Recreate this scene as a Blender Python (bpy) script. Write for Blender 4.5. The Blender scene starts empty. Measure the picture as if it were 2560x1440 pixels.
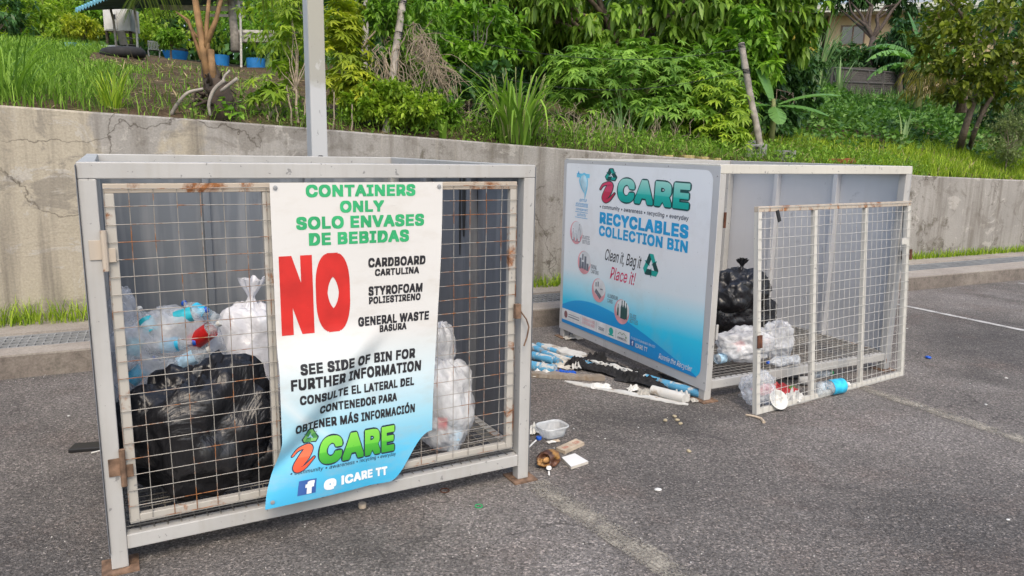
import bpy, bmesh, math, random
import numpy as np
from mathutils import Vector, Matrix, noise as mnoise

rng = np.random.default_rng(7)
random.seed(7)
S = bpy.context.scene
COL = S.collection
R = math.radians

# ------------------------------------------------------------------ camera
F_PX, PITCH, ROLL, CAM_H = 1846.06, 0.1864, 0.0187, 1.62
cp, sp, cr, sr = math.cos(PITCH), math.sin(PITCH), math.cos(ROLL), math.sin(ROLL)
FW = np.array([0, cp, -sp])
UP0 = np.array([0, sp, cp])
RT0 = np.array([1.0, 0, 0])
RT = cr * RT0 + sr * UP0
UP = -sr * RT0 + cr * UP0
CAM = np.array([0, 0, CAM_H])
cam_data = bpy.data.cameras.new('camera')
cam_data.sensor_width = 36.0
cam_data.lens = F_PX / 2560 * 36
cam_data.clip_start = 0.05
cam_data.clip_end = 1000
cam = bpy.data.objects.new('camera', cam_data)
COL.objects.link(cam)
cam.matrix_world = Matrix(((RT[0], UP[0], -FW[0], 0), (RT[1], UP[1], -FW[1], 0), (RT[2], UP[2], -FW[2], CAM_H), (0, 0, 0, 1)))
S.camera = cam

# ------------------------------------------------------------------ light
SUN_EL, SUN_AZ = R(52), R(168)          # azimuth clockwise from +Y (camera direction): right, a little behind the camera
w = bpy.data.worlds.new('World')
S.world = w
w.use_nodes = True
wn = w.node_tree
bg = wn.nodes['Background']
sky = wn.nodes.new('ShaderNodeTexSky')
sky.sky_type = 'NISHITA'
sky.sun_disc = False
sky.sun_elevation = SUN_EL
sky.sun_rotation = SUN_AZ
sky.air_density = 1.2
sky.dust_density = 3.5
sky.ozone_density = 1.0
wn.links.new(sky.outputs[0], bg.inputs[0])
bg.inputs[1].default_value = 0.15
sun = bpy.data.lights.new('sun', 'SUN')
sun.energy = 0.85
sun.angle = R(22)
sun.color = (1.0, 0.87, 0.66)
so = bpy.data.objects.new('sun', sun)
COL.objects.link(so)
tosun = Vector((math.sin(SUN_AZ) * math.cos(SUN_EL), math.cos(SUN_AZ) * math.cos(SUN_EL), math.sin(SUN_EL)))
so.rotation_euler = (-tosun).to_track_quat('-Z', 'Y').to_euler()
S.view_settings.view_transform = 'Standard'
S.view_settings.look = 'None'
S.view_settings.exposure = 0.85
S.view_settings.gamma = 1
S.render.engine = 'CYCLES'
S.cycles.use_denoising = True
S.cycles.max_bounces = 8
S.cycles.transparent_max_bounces = 24
S.cycles.sample_clamp_indirect = 4


# ------------------------------------------------------------------ picking points of the place
def ray(px, py):
    return FW + RT * (px - 1280) / F_PX - UP * (py - 720) / F_PX


def pt(px, py, d):
    return CAM + ray(px, py) * d


def gp(px, py, z=0.0):
    d = ray(px, py)
    return CAM + d * ((z - CAM_H) / d[2])


TW = R(25.867)                          # direction of kerb and retaining wall
WU = np.array([math.cos(TW), math.sin(TW), 0])
WN = np.array([-math.sin(TW), math.cos(TW), 0])
W0 = np.array([0, 6.533, 0])


def wp(s, d, z=0.0):
    p = W0 + WU * s + WN * d
    return np.array([p[0], p[1], z])


def sd(x, y):
    q = np.array([x, y, 0]) - W0
    return q @ WU, q @ WN


ZW_S = [-40, -3.86, -2.0, 1.01, 6.66, 9.1, 60]
ZW_Z = [3.2, 1.875, 1.793, 1.635, 1.36, 1.292, 0.6]
WALL_OFF, WALL_T = 1.0, 0.16


def zw(s):
    return float(np.interp(s, ZW_S, ZW_Z))


def terr(s, d):
    e = d - WALL_OFF - WALL_T
    if e < 0:
        e = 0
    k = min(max((s - 1.5) / 6, 0), 1)
    k = k * k * (3 - 2 * k)
    m = min(max((s + 1.0) / 3.0, 0), 1)          # 0 on the left mound, 1 further right
    m = m * m * (3 - 2 * m)
    left = 0.136 * min(e, 9.4) + (0.108 * min(e - 9.4, 9) if e > 9.4 else 0) + (0.05 * (e - 18.4) if e > 18.4 else 0)
    g1 = float(np.interp(s, [0, 8, 14], [0.172, 0.205, 0.215]))
    right = g1 * min(e, 10.5) + ((0.05 + 0.14 * k) * min(e - 10.5, 9 + 6 * k) + 0.04 * max(e - 19.5 - 6 * k, 0) if e > 10.5 else 0)
    z = zw(s) - 0.05 + 0.12 * (1 - math.exp(-e / 0.35)) + left * (1 - m) + right * m
    amp = min(e / 2, 1) * 0.08
    z += amp * mnoise.noise(Vector((s * 0.45, d * 0.45, 0))) + amp * 0.4 * mnoise.noise(Vector((s * 1.4, d * 1.4, 4)))
    return z


def tz(x, y):
    return terr(*sd(x, y))


def tp(px, py):
    d = ray(px, py)
    t = 4.5
    while t < 130:
        p = CAM + d * t
        s_, d_ = sd(p[0], p[1])
        if d_ > WALL_OFF and terr(s_, d_) >= p[2]:
            return p
        t += 0.04
    return CAM + d * 60


def at_d(px, py):
    q = tp(px, py)
    D = float((q - CAM) @ FW)
    if D > 21 and px < 1200:              # behind the crest of the mound
        q = pt(px, py, 19)
        q[2] = tz(q[0], q[1])
        D = 19.0
    return q, D


# ------------------------------------------------------------------ mesh helpers
class MB:
    def __init__(self):
        self.v = []
        self.f = []

    def add(self, vs, fs):
        n = len(self.v)
        self.v += [tuple(map(float, p)) for p in vs]
        self.f += [tuple(i + n for i in q) for q in fs]
        return self

    def box(self, x0, x1, y0, y1, z0, z1, bev=0.0):
        if bev <= 0:
            vs = [(x, y, z) for z in (z0, z1) for y in (y0, y1) for x in (x0, x1)]
            return self.add(vs, [(0, 2, 3, 1), (4, 5, 7, 6), (0, 1, 5, 4), (2, 6, 7, 3), (0, 4, 6, 2), (1, 3, 7, 5)])
        bm = bmesh.new()
        bmesh.ops.create_cube(bm, size=1)
        for q in bm.verts:
            q.co = Vector(((x0 + x1) / 2 + q.co.x * (x1 - x0), (y0 + y1) / 2 + q.co.y * (y1 - y0), (z0 + z1) / 2 + q.co.z * (z1 - z0)))
        bmesh.ops.bevel(bm, geom=bm.edges[:], offset=bev, segments=2, profile=0.5, affect='EDGES')
        bm.verts.index_update()
        self.add([q.co for q in bm.verts], [[q.index for q in f.verts] for f in bm.faces])
        bm.free()
        return self

    def obox(self, c, ax, ay, az, bev=0.0):
        """box centred at c with half-axis vectors ax, ay, az"""
        t = MB().box(-1, 1, -1, 1, -1, 1) if bev <= 0 else None
        c, ax, ay, az = [np.array(q, float) for q in (c, ax, ay, az)]
        if t is None:
            lx, ly, lz = [np.linalg.norm(q) for q in (ax, ay, az)]
            t = MB().box(-lx, lx, -ly, ly, -lz, lz, bev)
            ax, ay, az = ax / lx, ay / ly, az / lz
        return self.add([c + p[0] * ax + p[1] * ay + p[2] * az for p in t.v], t.f)

    def tube(self, pts, rad, n=8, cap=True):
        pts = [np.array(p, float) for p in pts]
        if not hasattr(rad, '__len__'):
            rad = [rad] * len(pts)
        vs, fs = [], []
        prev = None
        for i, p in enumerate(pts):
            t = pts[min(i + 1, len(pts) - 1)] - pts[max(i - 1, 0)]
            t = t / (np.linalg.norm(t) + 1e-9)
            if prev is None:
                a = np.cross(t, [0, 0, 1.0])
                if np.linalg.norm(a) < 0.1:
                    a = np.cross(t, [1.0, 0, 0])
            else:
                a = prev - t * (prev @ t)
            a = a / (np.linalg.norm(a) + 1e-9)
            prev = a
            b = np.cross(t, a)
            for k in range(n):
                an = 2 * math.pi * k / n
                vs.append(p + rad[i] * (math.cos(an) * a + math.sin(an) * b))
        for i in range(len(pts) - 1):
            for k in range(n):
                k2 = (k + 1) % n
                fs.append((i * n + k, i * n + k2, (i + 1) * n + k2, (i + 1) * n + k))
        if cap:
            fs.append(tuple(range(n - 1, -1, -1)))
            fs.append(tuple((len(pts) - 1) * n + k for k in range(n)))
        return self.add(vs, fs)

    def lathe(self, prof, n=20, o=(0, 0, 0), axis='z', jit=0.0):
        """prof: list of (radius, height)"""
        vs, fs = [], []
        for i, (r_, h_) in enumerate(prof):
            for k in range(n):
                an = 2 * math.pi * k / n
                rr = r_ * (1 + jit * mnoise.noise(Vector((math.cos(an) * 2, math.sin(an) * 2, h_ * 30 + i))))
                vs.append((rr * math.cos(an), rr * math.sin(an), h_))
        for i in range(len(prof) - 1):
            for k in range(n):
                k2 = (k + 1) % n
                fs.append((i * n + k, i * n + k2, (i + 1) * n + k2, (i + 1) * n + k))
        if prof[0][0] > 1e-4:
            fs.append(tuple(range(n - 1, -1, -1)))
        if prof[-1][0] > 1e-4:
            fs.append(tuple((len(prof) - 1) * n + k for k in range(n)))
        return self.add([(p[0] + o[0], p[1] + o[1], p[2] + o[2]) for p in vs], fs)

    def xf(self, fn):
        self.v = [tuple(fn(p)) for p in self.v]
        return self

    def build(self, name, mat, parent=None, smooth=False, auto=None):
        me = bpy.data.meshes.new(name)
        me.from_pydata(self.v, [], self.f)
        me.update()
        if smooth:
            me.polygons.foreach_set('use_smooth', [True] * len(me.polygons))
        o = bpy.data.objects.new(name, me)
        if mat:
            me.materials.append(mat)
        COL.objects.link(o)
        if parent is not None:
            o.parent = parent
        if auto:
            bm = bmesh.new()
            bm.from_mesh(me)
            for e in bm.edges:
                if len(e.link_faces) == 2 and e.calc_face_angle(0) > auto:
                    e.smooth = False
            bm.to_mesh(me)
            bm.free()
        return o


class TR:
    """triangles with a random value per piece, for foliage"""
    def __init__(self):
        self.v, self.t, self.r, self.n = [], [], [], 0

    def add(self, v, t, r):
        v = np.asarray(v, np.float32)
        t = np.asarray(t, np.int32)
        self.v.append(v)
        self.t.append(t + self.n)
        self.r.append(np.broadcast_to(np.asarray(r, np.float32), (len(v),)))
        self.n += len(v)

    def build(self, name, mat, parent=None, smooth=False):
        v = np.concatenate(self.v)
        t = np.concatenate(self.t)
        r = np.concatenate(self.r)
        if parent is not None:
            v = v - np.array(parent.location, np.float32)
        me = bpy.data.meshes.new(name)
        me.vertices.add(len(v))
        me.vertices.foreach_set('co', v.ravel())
        me.loops.add(len(t) * 3)
        me.loops.foreach_set('vertex_index', t.ravel())
        me.polygons.add(len(t))
        me.polygons.foreach_set('loop_start', np.arange(0, len(t) * 3, 3, dtype=np.int32))
        me.polygons.foreach_set('loop_total', np.full(len(t), 3, np.int32))
        if smooth:
            me.polygons.foreach_set('use_smooth', np.ones(len(t), bool))
        me.update(calc_edges=True)
        a = me.attributes.new('rnd', 'FLOAT', 'POINT')
        a.data.foreach_set('value', r.astype(np.float32))
        me.materials.append(mat)
        o = bpy.data.objects.new(name, me)
        COL.objects.link(o)
        if parent is not None:
            o.parent = parent
        return o


def tag(o, label=None, cat=None, group=None, kind=None):
    if label:
        o['label'] = label
    if cat:
        o['category'] = cat
    if group:
        o['group'] = group
    if kind:
        o['kind'] = kind
    return o


def thing(name, label, cat, loc=(0, 0, 0), rz=0.0, group=None):
    o = bpy.data.objects.new(name, None)
    COL.objects.link(o)
    o.location = tuple(float(q) for q in loc)
    o.rotation_euler = (0, 0, rz)
    return tag(o, label, cat, group)


def norm(a):
    a = np.asarray(a, float)
    return a / (np.linalg.norm(a, axis=-1, keepdims=True) + 1e-9)


# ------------------------------------------------------------------ materials
class NT:
    def __init__(self, name):
        self.m = bpy.data.materials.new(name)
        self.m.use_nodes = True
        self.t = self.m.node_tree
        self.b = self.t.nodes['Principled BSDF']
        self.out = self.t.nodes['Material Output']
        self.tc = None

    def co(self, kind='Object'):
        if self.tc is None:
            self.tc = self.t.nodes.new('ShaderNodeTexCoord')
        return self.tc.outputs[kind]

    def n(self, typ, **kw):
        x = self.t.nodes.new(typ)
        for k, v_ in kw.items():
            setattr(x, k, v_)
        return x

    def l(self, a, b):
        self.t.links.new(a, b)

    def map(self, scale=(1, 1, 1), kind='Object', rot=(0, 0, 0), loc=(0, 0, 0)):
        x = self.n('ShaderNodeMapping')
        x.inputs['Scale'].default_value = scale
        x.inputs['Rotation'].default_value = rot
        x.inputs['Location'].default_value = loc
        self.l(self.co(kind), x.inputs[0])
        return x.outputs[0]

    def noise(self, scale, detail=4, rough=0.55, vec=None, dist=0.0):
        x = self.n('ShaderNodeTexNoise')
        x.inputs['Scale'].default_value = scale
        x.inputs['Detail'].default_value = detail
        x.inputs['Roughness'].default_value = rough
        x.inputs['Distortion'].default_value = dist
        self.l(vec if vec is not None else self.co(), x.inputs['Vector'])
        return x.outputs['Fac']

    def voro(self, scale, feature='F1', vec=None, out='Distance', rand=1.0):
        x = self.n('ShaderNodeTexVoronoi')
        x.feature = feature
        x.inputs['Scale'].default_value = scale
        x.inputs['Randomness'].default_value = rand
        self.l(vec if vec is not None else self.co(), x.inputs['Vector'])
        return x.outputs[out]

    def ramp(self, fac, stops, interp='LINEAR'):
        x = self.n('ShaderNodeValToRGB')
        x.color_ramp.interpolation = interp
        e = x.color_ramp.elements
        while len(e) > 1:
            e.remove(e[-1])
        for i, (p, c) in enumerate(stops):
            q = e[0] if i == 0 else e.new(p)
            q.position = p
            if not hasattr(c, '__len__'):
                c = (c, c, c)
            q.color = (*c, 1) if len(c) == 3 else c
        self.l(fac, x.inputs[0])
        return x.outputs[0]

    def mix(self, fac, a, b, mode='MIX'):
        x = self.n('ShaderNodeMix')
        x.data_type = 'RGBA'
        x.blend_type = mode
        for k_, v_ in ((0, fac), (6, a), (7, b)):
            s_ = x.inputs[k_]
            if isinstance(v_, bpy.types.NodeSocket):
                self.l(v_, s_)
            elif hasattr(v_, '__len__'):
                s_.default_value = (*v_, 1) if len(v_) == 3 else v_
            else:
                s_.default_value = v_ if k_ == 0 else (v_, v_, v_, 1)
        return x.outputs[2]

    def math(self, op, a, b=0.0, clamp=False):
        x = self.n('ShaderNodeMath')
        x.operation = op
        x.use_clamp = clamp
        for s_, v_ in ((x.inputs[0], a), (x.inputs[1], b)):
            if isinstance(v_, bpy.types.NodeSocket):
                self.l(v_, s_)
            else:
                s_.default_value = v_
        return x.outputs[0]

    def sep(self, vec):
        x = self.n('ShaderNodeSeparateXYZ')
        self.l(vec, x.inputs[0])
        return x.outputs

    def bump(self, h, strength=0.3, dist=0.01, prev=None):
        x = self.n('ShaderNodeBump')
        x.inputs['Strength'].default_value = strength
        x.inputs['Distance'].default_value = dist
        self.l(h, x.inputs['Height'])
        if prev is not None:
            self.l(prev, x.inputs['Normal'])
        return x.outputs[0]

    def set(self, color=None, rough=None, normal=None, metallic=None, spec=None, **kw):
        for nm, v_ in (('Base Color', color), ('Roughness', rough), ('Normal', normal), ('Metallic', metallic), ('Specular IOR Level', spec)):
            if v_ is None:
                continue
            if isinstance(v_, bpy.types.NodeSocket):
                self.l(v_, self.b.inputs[nm])
            elif nm == 'Base Color':
                self.b.inputs[nm].default_value = (*v_, 1)
            else:
                self.b.inputs[nm].default_value = v_
        return self.m


def plain(name, col, rough=0.6, var=0.12, scale=12, metallic=0.0, bump=0.0, bscale=60, spec=0.4):
    t = NT(name)
    f = t.noise(scale, 4)
    a = tuple(max(0, c * (1 - var)) for c in col)
    b = tuple(min(1, c * (1 + var)) for c in col)
    c = t.ramp(f, [(0.3, a), (0.7, b)])
    nrm = t.bump(t.noise(bscale, 3), bump, 0.004) if bump > 0 else None
    return t.set(c, rough, nrm, metallic, spec)


def painted_metal(name, base, rust=0.35, chips=0.3, dirt=0.25, rough=0.42, seed=0.0):
    t = NT(name)
    v = t.map((1, 1, 1), loc=(seed, seed * 1.7, seed * 0.3))
    big = t.noise(2.2, 5, 0.6, v)
    c = t.mix(t.ramp(big, [(0.35, 0.0), (0.7, dirt)]), base, tuple(q * 0.62 for q in base))
    streak = t.noise(1.0, 3, 0.5, t.map((26, 26, 2.2), loc=(seed, 0, 0)))
    c = t.mix(t.ramp(streak, [(0.5, 0.0), (0.75, dirt * 0.8)]), c, (0.33, 0.31, 0.28))
    chip = t.noise(34, 3, 0.6, v)
    c = t.mix(t.ramp(chip, [(0.70 - 0.05 * chips, 0.0), (0.72 - 0.05 * chips, 0.85)]), c, (0.2, 0.2, 0.2))
    r1 = t.noise(7, 6, 0.68, v, 0.6)
    lo = 0.72 - 0.22 * rust
    rm = t.ramp(r1, [(lo, 0.0), (lo + 0.1, 1.0)])
    rc = t.ramp(t.noise(40, 3, 0.6, v), [(0.3, (0.10, 0.035, 0.015)), (0.7, (0.34, 0.14, 0.045))])
    c = t.mix(rm, c, rc)
    rg = t.ramp(rm, [(0, rough), (1, 0.85)])
    nb = t.bump(t.noise(90, 3, 0.6, v), 0.12, 0.002)
    nb = t.bump(rm, 0.2, 0.002, nb)
    return t.set(c, rg, nb, 0.0, 0.45)


def leaf_mat(name, dark, light, yellow=None, transl=0.35, rough=0.45, gloss=0.35):
    t = NT(name)
    at = t.n('ShaderNodeAttribute')
    at.attribute_name = 'rnd'
    fac = at.outputs['Fac']
    dark, light = tuple(q * 1.3 for q in dark), tuple(q * 1.4 for q in light)
    st = [(0.0, dark), (0.55, tuple((a + b) / 2 for a, b in zip(dark, light))), (0.9, light)]
    if yellow:
        st += [(0.93, yellow)]
    c = t.ramp(fac, st)
    t.set(c, rough, None, 0.0, gloss)
    tr = t.n('ShaderNodeBsdfTranslucent')
    t.l(t.mix(1.0, c, (1.0, 1.15, 0.55), 'MULTIPLY'), tr.inputs[0])
    mx = t.n('ShaderNodeMixShader')
    mx.inputs[0].default_value = transl
    t.l(t.b.outputs[0], mx.inputs[1])
    t.l(tr.outputs[0], mx.inputs[2])
    t.l(mx.outputs[0], t.out.inputs[0])
    return t.m


def film(name, tint=(0.9, 0.92, 0.95), opac=0.35, streak=0.4, scale=5.0):
    """thin clear plastic: creased film, partly milky"""
    t = NT(name)
    v = t.map((1, 1, 1))
    n1 = t.noise(scale, 5, 0.62, v, 1.2)
    n2 = t.voro(scale * 2.4, 'DISTANCE_TO_EDGE', t.map((1, 1.3, 0.8)))
    h = t.math('ADD', n1, t.math('MULTIPLY', n2, 0.6))
    nb = t.bump(h, 0.6, 0.03)
    t.set(tint, 0.25, nb, 0.0, 0.5)
    tb = t.n('ShaderNodeBsdfTransparent')
    tb.inputs[0].default_value = (0.96, 0.97, 0.98, 1)
    fac = t.ramp(n1, [(0.35, max(0.02, opac - streak / 2)), (0.68, min(1, opac + streak / 2))])
    mx = t.n('ShaderNodeMixShader')
    t.l(fac, mx.inputs[0])
    t.l(tb.outputs[0], mx.inputs[1])
    t.l(t.b.outputs[0], mx.inputs[2])
    t.l(mx.outputs[0], t.out.inputs[0])
    return t.m


M = {}
M['bin_paint'] = painted_metal('bin_paint', (0.44, 0.437, 0.425), 0.13, 0.9, 0.5)
M['bin_paint_cream'] = painted_metal('bin_paint_cream', (0.56, 0.545, 0.49), 0.1, 0.8, 0.25, seed=3.1)
M['gate_paint'] = painted_metal('gate_paint', (0.42, 0.40, 0.36), 0.62, 0.3, 0.3, seed=5.0)
M['gate_paint_white'] = painted_metal('gate_paint_white', (0.52, 0.51, 0.47), 0.2, 0.5, 0.25, seed=8.0)
M['gate_top_paint'] = painted_metal('gate_top_paint', (0.44, 0.38, 0.31), 0.95, 0.3, 0.4, seed=2.0)
M['wire'] = painted_metal('wire', (0.27, 0.255, 0.23), 0.95, 0.3, 0.3, seed=1.0)
M['wire_white'] = painted_metal('wire_white', (0.46, 0.45, 0.42), 0.4, 0.45, 0.3, seed=4.0)
M['floor_wire'] = painted_metal('floor_wire', (0.20, 0.19, 0.17), 0.4, 0.3, 0.3, seed=6.0)
M['rust'] = plain('rust', (0.16, 0.10, 0.066), 0.9, 0.55, 30, bump=0.5)
M['rust_dark'] = plain('rust_dark', (0.09, 0.035, 0.02), 0.9, 0.5, 30, bump=0.5)
M['black_plastic'] = plain('black_plastic', (0.015, 0.015, 0.016), 0.4, 0.2)


def steel_sheet(name, base, scuff=0.4, seed=0.0, drip=False):
    t = NT(name)
    v = t.map((1, 1, 1), loc=(seed, 0, seed))
    c = t.mix(t.ramp(t.noise(1.6, 4, 0.5, v), [(0.3, 0.0), (0.75, 0.35)]), base, tuple(q * 0.72 for q in base))
    sc = t.noise(5, 6, 0.7, v, 0.5)
    c = t.mix(t.ramp(sc, [(0.60, 0.0), (0.74, scuff)]), c, (0.06, 0.06, 0.07))
    c = t.mix(t.ramp(t.noise(1.0, 3, 0.5, t.map((14, 14, 1.2))), [(0.52, 0.0), (0.72, 0.25)]), c, (0.5, 0.5, 0.5))
    nb = t.bump(t.noise(3, 2, 0.5, v), 0.25, 0.03)
    return t.set(c, t.ramp(sc, [(0.3, 0.34), (0.7, 0.5)]), nb, 0.25, 0.5)


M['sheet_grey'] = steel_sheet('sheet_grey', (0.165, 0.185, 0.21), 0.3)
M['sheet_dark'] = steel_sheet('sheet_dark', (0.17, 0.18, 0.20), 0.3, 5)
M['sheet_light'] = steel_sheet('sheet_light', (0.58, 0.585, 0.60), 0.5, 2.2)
M['sheet_edge'] = steel_sheet('sheet_edge', (0.42, 0.43, 0.44), 0.35, 9.0)


# ================================================================== SETTING
def asphalt():
    t = NT('asphalt')
    v = t.map((1, 1, 1))
    big = t.noise(0.55, 6, 0.6, v)
    c = t.ramp(big, [(0.34, (0.095, 0.090, 0.087)), (0.52, (0.160, 0.149, 0.140)), (0.66, (0.225, 0.212, 0.203))])
    c = t.mix(t.ramp(t.noise(1.7, 5, 0.6, v, 0.4), [(0.52, 0.0), (0.72, 0.45)]), c, (0.125, 0.092, 0.078))
    dk = t.noise(0.9, 5, 0.65, t.map((1, 1, 1), loc=(7, 3, 0)), 0.5)
    c = t.mix(t.ramp(dk, [(0.56, 0.0), (0.70, 0.55)]), c, (0.055, 0.052, 0.05))
    c = t.mix(t.ramp(t.noise(5, 6, 0.7, t.map((1, 1, 1), loc=(1, 9, 0))), [(0.58, 0.0), (0.75, 0.5)]), c, (0.20, 0.19, 0.18))
    st = t.voro(120, 'F1', v, 'Color')
    s2 = t.sep(st)
    grain = t.ramp(s2[0], [(0.0, (0.52, 0.51, 0.50)), (0.5, (0.92, 0.91, 0.91)), (0.88, (1.25, 1.22, 1.19)), (1.0, (2.1, 2.0, 1.95))])
    c = t.mix(1.0, c, grain, 'MULTIPLY')
    cv_ = t.n('ShaderNodeVectorMath')
    cv_.operation = 'ADD'
    nz_ = t.n('ShaderNodeTexNoise')
    nz_.inputs['Scale'].default_value = 2.2
    nz_.inputs['Detail'].default_value = 6
    t.l(v, nz_.inputs['Vector'])
    t.l(v, cv_.inputs[0])
    t.l(nz_.outputs['Color'], cv_.inputs[1])
    ck = t.math('MULTIPLY', t.ramp(t.voro(0.55, 'DISTANCE_TO_EDGE', cv_.outputs[0]), [(0.0, 1.0), (0.006, 0.0)]), t.ramp(t.noise(0.5, 3, 0.6, t.map((1, 1, 1), loc=(2, 8, 0))), [(0.48, 0.0), (0.58, 0.7)]))
    c = t.mix(ck, c, (0.035, 0.033, 0.031))
    pit = t.noise(95, 4, 0.75, v)
    c = t.mix(1.0, c, t.ramp(pit, [(0.32, 0.42), (0.45, 0.95), (0.70, 1.45)]), 'MULTIPLY')
    d1 = t.voro(165, 'F1', v)
    nb = t.bump(d1, 0.9, 0.006)
    nb = t.bump(t.noise(28, 4, 0.6, v), 0.5, 0.012, nb)
    return t.set(c, 0.88, nb, 0.0, 0.3)


M['asphalt'] = asphalt()
g = MB()
# one sheet from behind the camera to the kerb, reaching far left and right
g.add([wp(-300, -300), wp(300, -300), wp(300, 0.05), wp(-300, 0.05)], [(0, 1, 2, 3)])
tag(g.build('parking_lot', M['asphalt']), 'worn grey asphalt of the parking lot under the two cages', kind='structure')


def line_mat(name, col, lo, hi):
    t = NT(name)
    v = t.map((1, 1, 1))
    wear = t.math('ADD', t.math('MULTIPLY', t.noise(75, 3, 0.7, v), 0.7), t.math('MULTIPLY', t.noise(4.5, 5, 0.7, v), 0.75))
    t.set(t.ramp(t.noise(9, 4, 0.6, v), [(0.3, tuple(q * 0.7 for q in col)), (0.7, col)]), 0.8)
    tb = t.n('ShaderNodeBsdfTransparent')
    mx = t.n('ShaderNodeMixShader')
    # worn edges: fade over the width (object x is across the stripe)
    ed = t.math('ABSOLUTE', t.sep(t.co())[0])
    wear = t.math('SUBTRACT', t.math('SUBTRACT', wear, 0.11), t.math('MULTIPLY', ed, 1.2))
    t.l(t.ramp(wear, [(lo, 0.0), (hi, 1.0)]), mx.inputs[0])
    t.l(tb.outputs[0], mx.inputs[1])
    t.l(t.b.outputs[0], mx.inputs[2])
    t.l(mx.outputs[0], t.out.inputs[0])
    return t.m


M['line_faint'] = line_mat('line_faint', (0.37, 0.34, 0.285), 0.50, 0.74)
M['line_white'] = line_mat('line_white', (0.50, 0.49, 0.47), 0.40, 0.60)
for (a, b, wd, m, z) in (((1335, 1208), (1760, 1480), 0.14, 'line_faint', 0.004), ((2150, 968), (2640, 1128), 0.13, 'line_faint', 0.004),
                         ((2150, 742), (2700, 856), 0.075, 'line_white', 0.004), ((2545, 708), (2640, 722), 0.075, 'line_white', 0.004)):
    p, q = gp(*a), gp(*b)
    L = np.linalg.norm(q - p)
    o = MB().box(-wd / 2, wd / 2, 0, L, 0.0, 0.001).build('parking_line', M[m])
    o.location = (p[0], p[1], z)
    o.rotation_euler = (0, 0, math.atan2(q[1] - p[1], q[0] - p[0]) - math.pi / 2)
    tag(o, kind='structure')


def concrete(name, cols, stain=0.5, scale=1.0):
    t = NT(name)
    v = t.map((1, 1, 1))
    c = t.ramp(t.noise(1.3 * scale, 6, 0.62, v), [(0.3, cols[0]), (0.52, cols[1]), (0.72, cols[2])])
    c = t.mix(t.ramp(t.noise(14 * scale, 5, 0.7, v), [(0.45, 0.0), (0.75, stain)]), c, tuple(q * 0.45 for q in cols[0]))
    c = t.mix(1.0, c, t.ramp(t.noise(70, 2, 0.6, v), [(0.3, 0.8), (0.7, 1.15)]), 'MULTIPLY')
    nb = t.bump(t.noise(40, 5, 0.65, v), 0.4, 0.008)
    return t.set(c, 0.9, nb, 0.0, 0.25)


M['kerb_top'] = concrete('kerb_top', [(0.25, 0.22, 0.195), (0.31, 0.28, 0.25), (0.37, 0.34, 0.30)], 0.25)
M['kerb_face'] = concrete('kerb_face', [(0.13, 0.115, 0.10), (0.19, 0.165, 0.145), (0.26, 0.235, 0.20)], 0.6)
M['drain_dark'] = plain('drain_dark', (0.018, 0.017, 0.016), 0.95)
M['grating'] = plain('grating', (0.30, 0.31, 0.32), 0.5, 0.2, 8, metallic=0.3)


def lin(a, b, s):                        # measured at s=-3.5 and s=6
    return a + (b - a) * (s + 3.5) / 9.5


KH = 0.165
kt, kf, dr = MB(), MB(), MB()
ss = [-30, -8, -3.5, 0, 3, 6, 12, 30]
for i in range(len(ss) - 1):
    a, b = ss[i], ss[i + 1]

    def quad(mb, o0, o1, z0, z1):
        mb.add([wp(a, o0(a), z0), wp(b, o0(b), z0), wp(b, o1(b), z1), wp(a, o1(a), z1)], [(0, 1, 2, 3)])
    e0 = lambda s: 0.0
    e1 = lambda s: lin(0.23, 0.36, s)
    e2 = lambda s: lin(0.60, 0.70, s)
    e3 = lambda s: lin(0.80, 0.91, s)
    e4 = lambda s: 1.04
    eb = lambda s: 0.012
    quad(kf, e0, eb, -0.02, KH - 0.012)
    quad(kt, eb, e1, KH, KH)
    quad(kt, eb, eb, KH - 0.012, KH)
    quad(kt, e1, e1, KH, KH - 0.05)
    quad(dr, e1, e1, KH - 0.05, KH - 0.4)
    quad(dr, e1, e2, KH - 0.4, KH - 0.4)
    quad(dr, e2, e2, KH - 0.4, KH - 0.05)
    quad(kt, e2, e2, KH - 0.05, KH + 0.02)
    quad(kt, e2, e3, KH + 0.02, KH + 0.025)
    quad(kt, e3, e4, KH + 0.025, KH + 0.03)
kerb = bpy.data.objects.new('kerb', None)
COL.objects.link(kerb)
tag(kerb, 'concrete kerb with drain channel along the wall', kind='structure')
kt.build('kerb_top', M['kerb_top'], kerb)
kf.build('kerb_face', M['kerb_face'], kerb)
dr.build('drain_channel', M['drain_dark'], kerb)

gr = MB()
for k in range(5):
    f = (k + 0.06) / 4.12
    pts = []
    for s in np.linspace(-8, 16, 9):
        o = lin(0.23, 0.36, s) * (1 - f) + lin(0.60, 0.70, s) * f
        pts.append((s, o))
    for (s0, o0), (s1, o1) in zip(pts[:-1], pts[1:]):
        c = (wp(s0, o0, KH - 0.012) + wp(s1, o1, KH - 0.012)) / 2
        hx = (wp(s1, o1, 0) - wp(s0, o0, 0)) / 2
        gr.obox(c, hx, WN * 0.006, (0, 0, 0.014))
for s in np.arange(-7.5, 15, 0.052):
    o0, o1 = lin(0.23, 0.36, s), lin(0.60, 0.70, s)
    c = wp(s, (o0 + o1) / 2, KH - 0.014)
    gr.obox(c, WU * 0.004, WN * (o1 - o0) / 2 * 0.99, (0, 0, 0.011))
tag(gr.build('drain_grating', M['grating']), 'grey steel grating over the drain at the foot of the wall', 'grating')


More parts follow.
